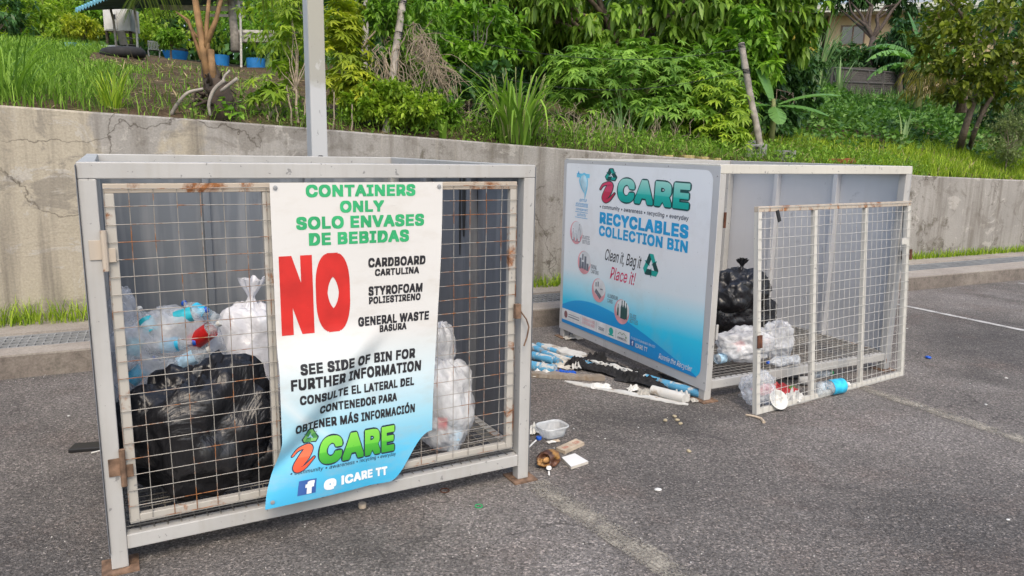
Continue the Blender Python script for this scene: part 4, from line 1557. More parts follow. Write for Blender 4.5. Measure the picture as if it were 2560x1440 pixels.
# bottles on the floor of the open cage
q = gp(1820, 905, FZ)
bottle('clear ribbed bottle with a pale blue label lying in the open cage beside its post', (q[0], q[1], FZ + 0.036), norm(np.array([0.8, 0.45, 0.0])), 0.25, 0.036, 'label_pale', 'cap_white', lab_rng=(0.08, 0.32))
q = gp(1955, 915, FZ)
bottle('crushed clear bottle with a blue cap lying in the open cage', (q[0], q[1], FZ + 0.036), norm(np.array([-0.85, -0.3, 0.0])), 0.26, 0.040, None, 'cap_blue', 'pet_crushed', crush=0.5, seed=3)
q = gp(1905, 880, FZ)
bottle('red labelled bottle inside the white carrier bag of the open cage', (q[0], q[1], FZ + 0.075), norm(np.array([0.9, 0.2, 0.1])), 0.22, 0.038, 'label_red', 'cap_white', lab_rng=(0.2, 0.7))
q = gp(1845, 885, FZ)
bottle('pink labelled bottle inside the crumpled white carrier bag', (q[0], q[1], FZ + 0.06), norm(np.array([0.7, 0.6, 0.1])), 0.2, 0.036, 'label_red', None, lab_rng=(0.15, 0.75))
# under the gate
q = gp(2078, 986, 0)
bottle('big water bottle with a bright blue label lying behind the leaning gate', (q[0], q[1], 0.052), norm(np.array([0.86, 0.42, 0.0])), 0.33, 0.052, 'label_blue', 'cap_white', lab_rng=(0.42, 0.78), seed=2)
q = gp(2052, 944, 0)
bottle('clear bottle with a green cap lying under the open cage', (q[0], q[1], 0.033), norm(np.array([0.9, 0.25, 0.0])), 0.2, 0.033, None, 'cap_green')


# ================================================================== LITTER ON THE ASPHALT
def crumple(name, label, px, py, w_, d_, h_, mat, seed, yaw=0.0, cat='litter', z=0.0, n=22, group=None):
    """creased sheet lying on the ground"""
    c = gp(px, py, z)
    m = MB()
    vs, fs = [], []
    for j in range(n + 1):
        for i in range(n + 1):
            u, v_ = i / n - 0.5, j / n - 0.5
            e = 1 + 0.25 * mnoise.noise(Vector((u * 4 + seed, v_ * 4, 1)))
            hh = 0.5 + 0.5 * mnoise.noise(Vector((u * 3.2 + seed, v_ * 3.2, 5))) + 0.35 * mnoise.noise(Vector((u * 8, v_ * 8 + seed, 9))) + 0.3 * mnoise.noise(Vector((u * w_ * 60, v_ * d_ * 60 + seed, 3)))
            edge = min(1, 4 * (0.5 - abs(u)) + 0.15) * min(1, 4 * (0.5 - abs(v_)) + 0.15)
            vs.append((u * w_ * e, v_ * d_ * e, 0.004 + h_ * max(hh, 0.02) * (0.25 + 0.75 * edge)))
    for j in range(n):
        for i in range(n):
            a = j * (n + 1) + i
            fs.append((a, a + 1, a + n + 2, a + n + 1))
    m.add(vs, fs)
    o = m.build(name, mat, None, smooth=False)
    o.location = (c[0], c[1], z)
    o.rotation_euler = (0, 0, yaw)
    return tag(o, label, cat, group)


M['paper'] = plain('paper', (0.60, 0.60, 0.58), 0.85, 0.1, 14, bump=0.2)
M['paper_dirty'] = plain('paper_dirty', (0.42, 0.40, 0.36), 0.9, 0.3, 14, bump=0.3)
M['foil_red'] = plain('foil_red', (0.33, 0.02, 0.025), 0.3, 0.4, 25)
M['foil_green'] = plain('foil_green', (0.06, 0.22, 0.03), 0.35, 0.4, 25)
M['cloth_black'] = plain('cloth_black', (0.012, 0.012, 0.014), 0.8, 0.3, 30, bump=0.5)
M['foam_white'] = plain('foam_white', (0.56, 0.56, 0.54), 0.6, 0.08, 10)
M['tile_white'] = plain('tile_white', (0.72, 0.72, 0.71), 0.25, 0.04, 6)
M['tile_edge'] = plain('tile_edge', (0.46, 0.43, 0.38), 0.9, 0.25, 40, bump=0.5)
M['wood_pale'] = plain('wood_pale', (0.46, 0.38, 0.29), 0.8, 0.2, 18, bump=0.2)
M['ink_stamp'] = ink('ink_stamp', col=(0.42, 0.10, 0.06))

crumple('crisp_packet', 'shiny red snack wrapper on the ground behind the leaning gate', 1938, 982, 0.30, 0.14, 0.08, M['foil_red'], 1, 0.25, 'wrapper')
crumple('crisp_packet', 'small green snack wrapper beside the red wrapper', 1978, 979, 0.08, 0.07, 0.045, M['foil_green'], 2, 0.4, 'wrapper')
crumple('tissue', 'crumpled white tissue caught at the foot of the leaning gate', 1985, 1003, 0.11, 0.10, 0.11, M['paper'], 3, 0.9, 'tissue')
q = gp(1938, 1021, 0)
bowl = MB().lathe([(0.0, 0.012), (0.05, 0.010), (0.062, 0.018), (0.085, 0.048), (0.098, 0.050), (0.098, 0.047), (0.087, 0.044), (0.064, 0.013), (0.05, 0.005), (0.0, 0.006)], 30)
bowl.xf(lambda p: (p[0], p[1] * 0.55 - p[2] * 0.83, p[1] * 0.83 + p[2] * 0.55 + 0.075)).xf(lambda p: tuple(q * 0.68 for q in p))
o = bowl.build('foam_plate', M['foam_white'], smooth=True)
o.location = tuple(q)
o.rotation_euler = (0, 0, 0.35)
tag(o, 'white foam plate tipped on edge behind the leaning gate', 'plate')
q = gp(2012, 964, 0)
o = MB().lathe([(0.0, 0.002), (0.026, 0.0), (0.036, 0.09), (0.039, 0.092), (0.036, 0.086), (0.024, 0.006), (0.0, 0.008)], 20).xf(lambda p: (p[2] - 0.045, p[1], -p[0] + 0.038)).build('cup', M['foam_white'], smooth=True)
o.location = tuple(q)
tag(o, 'white disposable cup lying under the open cage', 'cup')
q = gp(1985, 945, 0)
o = MB().box(-0.08, 0.08, -0.045, 0.045, 0.002, 0.02, 0.006).build('shoe_sole', M['black_plastic'])
o.location = tuple(q)
o.rotation_euler = (0, 0, 0.1)
tag(o, 'flat dark piece of rubber on the ground under the open cage', 'litter')
st = MB().tube([gp(1865, 1037, 0.006), gp(1888, 1041, 0.012), gp(1902, 1046, 0.008), gp(1910, 1056, 0.006)], [0.007, 0.006, 0.008, 0.010], 6)
tag(st.build('stick', M['wood_pale']), 'pale bent stick lying under the corner of the leaning gate', 'stick')
ring = MB()
ring.tube([gp(1853 + 7 * math.cos(a), 988 + 3 * math.sin(a), 0.004) for a in np.linspace(0, 2 * math.pi, 17)], 0.003, 5)
tag(ring.build('wire_ring', M['grating']), 'thin grey wire ring on the ground beside the open cage post', 'ring')

# --- beside the foot of the first cage
q = gp(1380, 1090, 0)
tub = thing('food_tub', 'empty clear plastic food tub beside the foot of the banner cage', 'tub', (q[0], q[1], 0.0), 0.55)


def rrect(a, b, r_, z, n=6):
    out = []
    for (cx, cy, a0) in ((a - r_, b - r_, 0), (-a + r_, b - r_, math.pi / 2), (-a + r_, -b + r_, math.pi), (a - r_, -b + r_, 1.5 * math.pi)):
        for k in range(n + 1):
            an = a0 + math.pi / 2 * k / n
            out.append((cx + r_ * math.cos(an), cy + r_ * math.sin(an), z))
    return out


def loft(rings, close_bottom=True):
    m = MB()
    n = len(rings[0])
    vs = [p for r_ in rings for p in r_]
    fs = []
    for i in range(len(rings) - 1):
        for k in range(n):
            fs.append((i * n + k, i * n + (k + 1) % n, (i + 1) * n + (k + 1) % n, (i + 1) * n + k))
    if close_bottom:
        fs.append(tuple(range(n - 1, -1, -1)))
    return m.add(vs, fs)


loft([rrect(0.062, 0.046, 0.03, 0.003), rrect(0.068, 0.052, 0.034, 0.010), rrect(0.080, 0.062, 0.04, 0.060)]).build('tub_body', M['tub_clear'], tub, smooth=True)
loft([rrect(0.079, 0.061, 0.04, 0.058), rrect(0.088, 0.070, 0.045, 0.060), rrect(0.090, 0.072, 0.046, 0.066), rrect(0.086, 0.068, 0.044, 0.070), rrect(0.080, 0.062, 0.04, 0.062)], False).build('tub_rim', M['tub_clear'], tub, smooth=True)
q = gp(1347, 1098, 0)
o = MB().lathe([(0.0155, 0), (0.0165, 0.004), (0.0165, 0.014), (0.015, 0.016), (0, 0.016)], 18).build('bottle_cap', M['cap_blue'], smooth=True, auto=R(40))
o.location = tuple(q)
tag(o, 'bright blue bottle cap beside the clear food tub', 'bottle cap')
st = MB().tube([gp(1318, 1122, 0.006), gp(1340, 1101, 0.014)], 0.0045, 8)
tag(st.build('drinking_straw', M['cap_white']), 'white plastic straw between the cage foot and the blue cap', 'straw')
crumple('tissue', 'scrunched white paper beside the cage foot and the food tub', 1330, 1082, 0.07, 0.10, 0.06, M['paper'], 4, 0.2, 'paper')
crumple('tissue', 'flat scrap of white paper in front of the clear food tub', 1378, 1107, 0.05, 0.03, 0.012, M['paper'], 5, 0.5, 'paper')
crumple('cardboard_scrap', 'small brown cardboard scrap in front of the clear food tub', 1391, 1104, 0.04, 0.03, 0.008, M['wood_pale'], 6, 0.3, 'cardboard')


def slab(name, label, cat, quad_px, h, mt, edge_m, z=0.0):
    """flat block whose top corners are seen at four points"""
    P = [gp(a, b, z + h) for a, b in quad_px]
    c = sum(P) / 4
    root = thing(name, label, cat, (c[0], c[1], z))
    t_, e_ = MB(), MB()
    n = len(P)
    t_.add([(p[0] - c[0], p[1] - c[1], h) for p in P], [tuple(range(n))])
    vs = [(p[0] - c[0], p[1] - c[1], zz) for zz in (0.001, h - 0.0004) for p in P]
    e_.add(vs, [(k, (k + 1) % n, n + (k + 1) % n, n + k) for k in range(n)] + [tuple(range(n - 1, -1, -1))])
    t_.build('top_face', mt, root)
    e_.build('edge', edge_m, root)
    return root, c, P


wb, c, P = slab('wood_block', 'pale block of wood with faded red stamps beside the food tub', 'block', [(1390, 1119), (1413, 1128), (1461, 1106), (1440, 1096)], 0.018, M['wood_pale'], M['wood_pale'])
e1, e2 = P[2] - P[1], P[0] - P[1]
for body, (a0, a1, b0, b1) in (('NAR', (0.12, 0.36, 0.3, 0.68)), ('11', (0.46, 0.54, 0.35, 0.6)), ('COM', (0.66, 0.92, 0.28, 0.70))):
    vs, fs = fit(body, (a0, a1, b0, b1), 0.01)
    m = MB()
    m.v = [tuple((P[1] + e1 * u + e2 * v_ - c) * np.array([1, 1, 0]) + np.array([0, 0, 0.0186])) for u, v_ in vs]
    m.f = fs
    m.build('stamp', M['ink_stamp'], wb)
slab('floor_tile', 'broken square of white floor tile beside the brown coconut husk', 'tile', [(1404, 1143), (1428, 1167), (1471, 1153), (1437, 1133)], 0.016, M['tile_white'], M['tile_edge'])


def coco_mat():
    t = NT('husk')
    v = t.map((1, 1, 1))
    c = t.ramp(t.noise(16, 5, 0.65, v), [(0.3, (0.030, 0.012, 0.008)), (0.55, (0.11, 0.045, 0.025)), (0.75, (0.20, 0.09, 0.05))])
    c = t.mix(t.ramp(t.noise(9, 4, 0.6, t.map((1, 1, 1), loc=(4, 2, 0))), [(0.56, 0.0), (0.62, 0.8)]), c, (0.36, 0.19, 0.05))
    return t.set(c, 0.45, t.bump(t.noise(30, 5, 0.7, v), 0.6, 0.01), 0, 0.5)


M['husk'] = coco_mat()
M['husk_flesh'] = plain('husk_flesh', (0.35, 0.19, 0.07), 0.8, 0.4, 40, bump=0.5)
q = gp(1371, 1166, 0)
ch = thing('coconut_husk', 'rotten brown coconut husk with a hole beside the white tile', 'coconut', (q[0], q[1], 0.0), 0.6)
m = blob(0.072, 0.050, 0.046, 21, 0.12, 0.05, 4)
mv = []
for p in m.v:                             # press in the open end and the torn side
    p = np.array(p)
    a = np.array([-0.055, -0.022, 0.012])
    k = max(0, 1 - np.linalg.norm(p - a) / 0.036)
    p = p + np.array([0.040, 0.018, -0.006]) * min(1, k * 1.8)
    b = np.array([0.012, -0.05, -0.004])
    k = max(0, 1 - np.linalg.norm(p - b) / 0.028)
    p = p + np.array([0.0, 0.020, 0.0]) * min(1, k * 1.6)
    mv.append((p[0], p[1], p[2] + 0.043))
m.v = mv
m.build('husk_shell', M['husk'], ch, smooth=True)
blob(0.026, 0.012, 0.016, 5, 0.2, 0.1, 3).xf(lambda p: (p[0] - 0.030, p[1] - 0.022, p[2] + 0.050)).build('husk_flesh', M['husk_flesh'], ch, smooth=True)
sp = thing('plastic_spoon', 'broken white plastic spoon leaning on the coconut husk', 'spoon', gp(1372, 1182, 0))
hd = MB().obox((0.0, -0.02, 0.008), (0.0045, 0, 0), (0, 0.022, 0.001), (0, 0, 0.0015))
hd.build('spoon_handle', M['cap_white'], sp)
blob(0.014, 0.017, 0.004, 2, 0.1, 0.0, 3).xf(lambda p: (p[0], p[1] + 0.012, p[2] + 0.022 + p[1] * 0.3)).build('spoon_bowl', M['cap_white'], sp, smooth=True)

# small things scattered on the asphalt
def pebble(name, label, px, py, r_, mat, cat, seed, flat=0.5, group=None):
    m = blob(r_, r_ * 0.75, r_ * flat, seed, 0.25, 0.0, 2)
    o = m.build(name, mat, smooth=True)
    q = gp(px, py, 0)
    o.location = (q[0], q[1], r_ * flat * 0.8)
    o.rotation_euler = (0, 0, seed)
    return tag(o, label, cat, group)


M['seed'] = plain('seed', (0.36, 0.31, 0.21), 0.7, 0.2, 40)
for k, (x, y, lb) in enumerate(((1663, 1053, 'pale pebble leftmost of the cluster near the gate'), (1686, 1043, 'pale pebble farthest back in the cluster near the gate'), (1693, 1052, 'pale pebble in the middle of the cluster near the gate'), (1701, 1061, 'yellowish pebble rightmost of the cluster near the gate'), (1722, 1130, 'single pale pebble alone in front of the gate'))):
    pebble('pebble', lb, x, y, 0.017, M['seed'], 'pebble', k + 1.0, 0.5, 'pebbles on the asphalt')
gS = 'white scraps on the asphalt'
for k, (x, y, r_, lb) in enumerate(((1645, 1226, 0.020, 'white oval scrap in the middle of the open asphalt'), (1434, 1072, 0.006, 'tiny white scrap just right of the food tub'), (2540, 668, 0.05, 'white scrap on the kerb edge at the far right'), (1596, 1069, 0.006, 'tiny white splinter standing left of the pebbles'), (1513, 1097, 0.006, 'tiny white scrap right of the wood block'),
                                      (2516, 946, 0.012, 'white scrap far right beyond the gate'), (2465, 1012, 0.012, 'white scrap on the faint parking line'), (2304, 1016, 0.010, 'white scrap just right of the gate foot'), (2268, 822, 0.012, 'white scrap behind the gate near the kerb'), (112, 938, 0.012, 'white scrap on the asphalt by the left kerb'), (172, 1040, 0.010, 'white scrap left of the banner cage'), (2520, 1300, 0.010, 'white scrap near the lower right corner'))):
    if k == 2:
        continue
    pebble('paper_scrap', lb, x, y, r_, M['paper'], 'scrap', k * 1.7 + 0.3, 0.3, gS)
pebble('bottle_cap', 'small blue bottle cap on the asphalt right of the gate', 2320, 896, 0.026, M['cap_blue'], 'bottle cap', 2.0, 0.45)
q = gp(906, 1268, 0)
o = MB().lathe([(0.017, 0), (0.018, 0.004), (0.018, 0.018), (0.016, 0.021), (0, 0.021)], 18).build('bottle_cap', M['wood_pale'], smooth=True, auto=R(40))
o.location = tuple(q)
tag(o, 'dirty pale bottle cap in front of the banner cage', 'bottle cap')
for (x, y, r_, mt, lb) in ((1197, 1265, 9, 'cap_green', 'green plastic ring on the asphalt in front of the banner cage'), (1112, 1226, 11, 'rust_dark', 'flat rusty washer on the asphalt under the banner cage')):
    rg = MB().tube([gp(x + r_ * math.cos(a), y + r_ * 0.5 * math.sin(a), 0.004) for a in np.linspace(0, 2 * math.pi, 17)], 0.0028, 5)
    tag(rg.build('plastic_ring' if r_ == 9 else 'washer', M[mt]), lb, 'ring')
q = gp(222, 1122, 0)
o = MB().obox((0, 0, 0.012), (0.08, 0.02, 0), (-0.008, 0.045, 0), (0, 0, 0.01), 0.004).build('shoe_sole', M['black_plastic'])
o.location = tuple(q)
tag(o, 'flat dark sandal sole on the asphalt left of the banner cage', 'litter')
st = MB().tube([gp(228, 1132, 0.005), gp(262, 1124, 0.005)], 0.004, 6)
tag(st.build('drinking_straw', M['cap_white']), 'thin white straw beside the dark sandal sole', 'straw')

# grit and tiny light chips on the asphalt, nobody could count them
T = TR()
n_ = 2600
gx = []
while len(gx) < n_:
    if rng.random() < 0.35:
        p_ = wp(rng.uniform(-5, 9), -abs(rng.normal(0, 0.10)) - 0.02)
    else:
        p_ = gp(rng.uniform(-100, 2660), 720 + 760 * rng.random() ** 1.3)
        if sd(p_[0], p_[1])[1] > -0.03:
            continue
    gx.append(p_)
for p_ in gx:
    r_ = rng.uniform(0.0015, 0.0045)
    a_ = rng.uniform(0, 6.28)
    q_ = [p_ + r_ * np.array([math.cos(a_ + k), math.sin(a_ + k) * 0.8, 0]) for k in (0, 1.7, 3.1, 4.6)]
    T.add(q_ + [p_ + np.array([0, 0, r_ * 1.1])], [[0, 1, 4], [1, 2, 4], [2, 3, 4], [3, 0, 4]], rng.random())
gm = NT('grit')
ga = gm.n('ShaderNodeAttribute')
ga.attribute_name = 'rnd'
gm.set(gm.ramp(ga.outputs['Fac'], [(0.0, (0.10, 0.085, 0.07)), (0.5, (0.22, 0.20, 0.17)), (0.8, (0.42, 0.40, 0.37)), (1.0, (0.6, 0.59, 0.56))]), 0.9)
tag(T.build('grit', gm.m), 'fine pale grit scattered over the asphalt', kind='stuff')

# --- heap of old tubes and strips between the two cages
def tube_mat(name, base, peel, seed):
    t = NT(name)
    v = t.map((1, 1, 1), loc=(seed, seed, 0))
    c = t.ramp(t.noise(5, 5, 0.6, v), [(0.3, tuple(q * 0.75 for q in base)), (0.7, base)])
    c = t.mix(t.ramp(t.noise(8, 6, 0.7, v, 0.6), [(0.50, 0.0), (0.55, peel)]), c, (0.52, 0.50, 0.46))
    c = t.mix(t.ramp(t.noise(6, 6, 0.7, t.map((1, 1, 1), loc=(seed + 5, 0, 0))), [(0.56, 0.0), (0.62, 0.7)]), c, (0.25, 0.19, 0.13))
    return t.set(c, 0.8, t.bump(t.noise(30, 4, 0.65, v), 0.5, 0.006), 0, 0.3)


M['tube_blue'] = tube_mat('tube_blue', (0.10, 0.34, 0.55), 0.9, 1)
M['tube_white'] = tube_mat('tube_white', (0.60, 0.60, 0.58), 0.5, 3)
M['wood_old'] = tube_mat('wood_old', (0.26, 0.22, 0.18), 0.2, 7)
gT = 'old tubes in the heap between the cages'
for k, (a, b, r_, mt, lb) in enumerate((
        ((1330, 866), (1400, 908), 0.030, 'tube_blue', 'farthest blue paper tube in the heap between the cages'),
        ((1345, 862), (1480, 915), 0.024, 'tube_blue', 'thin blue tube lying along the back of the heap'),
        ((1345, 876), (1425, 902), 0.022, 'tube_white', 'white pipe end with a brown tip in the heap'),
        ((1290, 878), (1384, 902), 0.033, 'tube_blue', 'pale blue tube reaching from behind the banner cage post'),
        ((1290, 908), (1388, 925), 0.038, 'tube_blue', 'thick blue tube nearest to the banner cage post'),
        ((1590, 938), (1752, 985), 0.032, 'tube_blue', 'long blue tube lying under the edge of the printed panel'),
        ((1630, 975), (1712, 996), 0.034, 'tube_white', 'peeling white tube at the near end of the heap'))):
    p, q = gp(*a, r_), gp(*b, r_)
    c = (p + q) / 2
    o = MB()
    pts = [p + (q - p) * t_ for t_ in np.linspace(0, 1, 7)]
    pts = [x + np.array([0, 0, 0.006 * mnoise.noise(Vector(x * 4))]) - np.array([c[0], c[1], 0]) for x in pts]
    o.tube(pts, [r_ * (1 + 0.12 * mnoise.noise(Vector((i * 1.3, k, 0)))) for i in range(7)], 12)
    ob = o.build('paper_tube', M[mt], smooth=True, auto=R(50))
    ob.location = (c[0], c[1], 0)
    tag(ob, lb, 'tube', gT)


def strip(name, label, cat, pa, pb, w_, h_, mat, seed, z=0.0, n=46, jag=0.25, group=None):
    """torn strip of board lying between two points"""
    p, q = gp(*pa, z), gp(*pb, z)
    c = (p + q) / 2
    L = np.linalg.norm(q - p)
    vs, fs = [], []
    for i in range(n + 1):
        t_ = i / n
        a = w_ / 2 * (1 + jag * mnoise.noise(Vector((t_ * 22, seed, 0))) + jag * mnoise.noise(Vector((t_ * 60, seed, 4))))
        b = w_ / 2 * (1 + jag * mnoise.noise(Vector((t_ * 25, seed, 7))) + jag * mnoise.noise(Vector((t_ * 55, seed, 8))))
        tp_ = min(1, t_ * 8 + 0.25, (1 - t_) * 8 + 0.25)
        x = (t_ - 0.5) * L
        z0 = 0.003
        z1 = h_ * (1 + 0.4 * mnoise.noise(Vector((t_ * 9, seed, 2))))
        vs += [(x, -a * tp_, z0), (x, -a * tp_ * 0.94, z1), (x, b * tp_ * 0.94, z1 * 1.1), (x, b * tp_, z0)]
        if i:
            k = 4 * i
            fs += [(k - 4, k, k + 1, k - 3), (k - 3, k + 1, k + 2, k - 2), (k - 2, k + 2, k + 3, k - 1)]
    fs += [(0, 1, 2, 3), (4 * n, 4 * n + 3, 4 * n + 2, 4 * n + 1)]
    m = MB().add(vs, fs)
    o = m.build(name, mat)
    o.location = (c[0], c[1], z)
    o.rotation_euler = (0, 0, math.atan2(q[1] - p[1], q[0] - p[0]))
    return tag(o, label, cat, group)


strip('white_board', 'long torn white board strip along the front of the heap', 'board', (1412, 955), (1720, 1014), 0.060, 0.010, M['tube_white'], 1.0)
strip('white_board', 'long white board strip lying through the middle of the heap', 'board', (1392, 890), (1590, 948), 0.055, 0.05, M['tube_white'], 2.0)
strip('white_board', 'short white board piece at the near tip of the heap', 'board', (1668, 998), (1724, 1003), 0.07, 0.05, M['tube_white'], 3.0)
strip('white_board', 'torn white sheet at the back edge of the heap', 'board', (1350, 868), (1465, 896), 0.09, 0.03, M['tube_white'], 4.0)
strip('wood_plank', 'weathered grey plank with a splintered end in the heap', 'plank', (1270, 938), (1512, 953), 0.055, 0.035, M['wood_old'], 5.0, jag=0.15)
strip('blue_strip', 'thin dark blue plastic strip under the plank of the heap', 'strip', (1385, 935), (1440, 940), 0.03, 0.03, M['cap_blue'], 6.0)
qa, qb = gp(1425, 908), gp(1670, 960)
crumple('black_cloth', 'long crumpled black cloth draped across the heap', 1545, 934, float(np.linalg.norm(qb - qa)), 0.24, 0.075, M['cloth_black'], 36, math.atan2(qb[1] - qa[1], qb[0] - qa[0]), 'cloth', n=64)
crumple('black_cloth', 'peaked black cloth scrap behind the middle of the heap', 1490, 905, 0.16, 0.10, 0.11, M['cloth_black'], 31, 0.3, 'cloth')
crumple('black_cloth', 'bunched black cloth at the left of the heap', 1440, 920, 0.14, 0.16, 0.10, M['cloth_black'], 32, 0.8, 'cloth')
crumple('black_cloth', 'bunched black cloth at the right of the heap', 1610, 960, 0.40, 0.14, 0.09, M['cloth_black'], 33, -0.6, 'cloth')
gP = 'torn paper in the heap between the cages'
for k, (x, y, w_, h_, mt, lb) in enumerate(((1405, 905, 0.16, 0.05, 'paper_dirty', 'dirty white paper between the tubes of the heap'), (1365, 905, 0.10, 0.05, 'paper', 'white paper scrap on the tubes near the cage post'), (1358, 935, 0.22, 0.05, 'paper', 'torn white paper beside the near tube of the heap'), (1440, 926, 0.07, 0.085, 'paper', 'clean white paper scrap on the black cloth'),
                                           (1410, 918, 0.20, 0.04, 'paper_dirty', 'yellowed paper in the middle of the tubes'), (1585, 977, 0.09, 0.05, 'paper', 'white paper piece at the end of the black cloth'), (1545, 930, 0.06, 0.04, 'paper', 'folded white paper at the back of the black cloth'), (1735, 1005, 0.06, 0.035, 'paper_dirty', 'paper scrap beside the open cage foot'),
                                           (1325, 872, 0.14, 0.05, 'paper_dirty', 'dirty paper at the far left end of the heap'), (1500, 968, 0.14, 0.03, 'paper', 'white paper shreds along the front board of the heap'), (1660, 988, 0.09, 0.05, 'wood_old', 'dark folded scrap on the near white tube'), (1610, 985, 0.12, 0.04, 'paper_dirty', 'grey paper piece beside the near white tube'))):
    crumple('torn_paper', lb, x, y, w_, w_ * 0.7, h_, M[mt], 40 + k, k * 0.7, 'paper', 0.0, 14, gP)
crumple('tissue', 'grey plastic scrap beside the back foot of the open cage', 1432, 848, 0.16, 0.10, 0.05, M['paper_dirty'], 61, 0.2, 'scrap')

# ================================================================== VEGETATION
M['leaf_mango'] = leaf_mat('leaf_mango', (0.040, 0.092, 0.013), (0.20, 0.33, 0.04), (0.30, 0.36, 0.04), 0.35, 0.38)
M['leaf_fresh'] = leaf_mat('leaf_fresh', (0.055, 0.14, 0.016), (0.21, 0.36, 0.04), None, 0.4, 0.4)
M['leaf_cassava'] = leaf_mat('leaf_cassava', (0.060, 0.14, 0.020), (0.22, 0.37, 0.055), None, 0.38, 0.5)
M['leaf_cover'] = leaf_mat('leaf_cover', (0.028, 0.085, 0.016), (0.12, 0.235, 0.045), None, 0.3, 0.5)
M['leaf_yellow'] = leaf_mat('leaf_yellow', (0.13, 0.20, 0.018), (0.42, 0.44, 0.035), None, 0.4, 0.45)
M['leaf_lime'] = leaf_mat('leaf_lime', (0.10, 0.19, 0.018), (0.30, 0.40, 0.04), None, 0.4, 0.45)
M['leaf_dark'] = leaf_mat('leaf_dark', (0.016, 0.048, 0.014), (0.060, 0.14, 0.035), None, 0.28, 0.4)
M['leaf_olive'] = leaf_mat('leaf_olive', (0.060, 0.080, 0.012), (0.21, 0.26, 0.03), (0.40, 0.44, 0.05), 0.35, 0.45)
M['leaf_sage'] = leaf_mat('leaf_sage', (0.085, 0.12, 0.045), (0.23, 0.28, 0.12), None, 0.3, 0.6)
M['leaf_banana'] = leaf_mat('leaf_banana', (0.055, 0.15, 0.035), (0.19, 0.35, 0.10), None, 0.4, 0.4)
M['leaf_cane'] = leaf_mat('leaf_cane', (0.075, 0.15, 0.055), (0.23, 0.33, 0.14), None, 0.35, 0.5)
M['leaf_palm_yellow'] = leaf_mat('leaf_palm_yellow', (0.12, 0.115, 0.02), (0.42, 0.33, 0.05), None, 0.35, 0.5)
M['leaf_palm'] = leaf_mat('leaf_palm', (0.06, 0.095, 0.018), (0.19, 0.23, 0.05), None, 0.35, 0.5)
M['grass'] = leaf_mat('grass', (0.055, 0.125, 0.014), (0.21, 0.34, 0.05), None, 0.38, 0.55, 0.2)
M['grass_bright'] = leaf_mat('grass_bright', (0.095, 0.18, 0.014), (0.32, 0.41, 0.045), None, 0.38, 0.55, 0.2)
M['grass_dry'] = leaf_mat('grass_dry', (0.15, 0.115, 0.06), (0.38, 0.31, 0.19), None, 0.2, 0.8, 0.1)
M['bark'] = plain('bark', (0.15, 0.115, 0.085), 0.9, 0.4, 14, bump=0.6, bscale=30)
M['bark_grey'] = plain('bark_grey', (0.27, 0.245, 0.215), 0.9, 0.4, 9, bump=0.6, bscale=24)
M['bark_dark'] = plain('bark_dark', (0.06, 0.045, 0.035), 0.9, 0.4, 14, bump=0.6, bscale=30)
M['twig'] = plain('twig', (0.27, 0.22, 0.16), 0.9, 0.35, 20)
M['petiole'] = plain('petiole', (0.23, 0.135, 0.06), 0.75, 0.5, 7, bump=0.4)
M['stem_green'] = plain('stem_green', (0.17, 0.19, 0.07), 0.7, 0.3, 12)

LEAF_T = np.array([[0, 0, 0], [.34, .5, 0], [.34, 0, -.10], [.34, -.5, 0], [.70, .34, 0], [.70, 0, -.08], [.70, -.34, 0], [1, 0, 0]])
LEAF_F = np.array([[0, 3, 2], [0, 2, 1], [3, 6, 5], [3, 5, 2], [2, 5, 4], [2, 4, 1], [6, 7, 5], [5, 7, 4]])
LEAF_TS = np.array([[0, 0, 0], [.45, .5, 0], [.45, 0, -.12], [.45, -.5, 0], [1, 0, 0]])
LEAF_FS = np.array([[0, 3, 2], [0, 2, 1], [3, 4, 2], [2, 4, 1]])


def leaves(T, pos, dr_, L, W, droop=0.2, r_=None, full=True, up=None, roll=0.5):
    n = len(pos)
    if n == 0:
        return
    pos = np.asarray(pos, float)
    d = norm(dr_)
    u = np.tile([0, 0, 1.0], (n, 1)) if up is None else up
    u = u + rng.normal(0, roll, (n, 3)) * 0.5
    s = norm(np.cross(d, u) + 1e-4)
    nn = np.cross(s, d)
    tp_, tf_ = (LEAF_T, LEAF_F) if full else (LEAF_TS, LEAF_FS)
    L = np.broadcast_to(L, (n,))[:, None, None]
    W = np.broadcast_to(W, (n,))[:, None, None]
    t = tp_[None]
    v = pos[:, None] + L * t[:, :, 0:1] * d[:, None] + W * t[:, :, 1:2] * s[:, None] + W * t[:, :, 2:3] * nn[:, None]
    v[:, :, 2] -= (np.broadcast_to(droop, (n,))[:, None] * L[:, :, 0] * t[:, :, 0] ** 2)
    k = len(tp_)
    f = tf_[None] + (np.arange(n) * k)[:, None, None]
    if r_ is None:
        r_ = rng.random(n)
    T.add(v.reshape(-1, 3), f.reshape(-1, 3), np.repeat(r_, k))


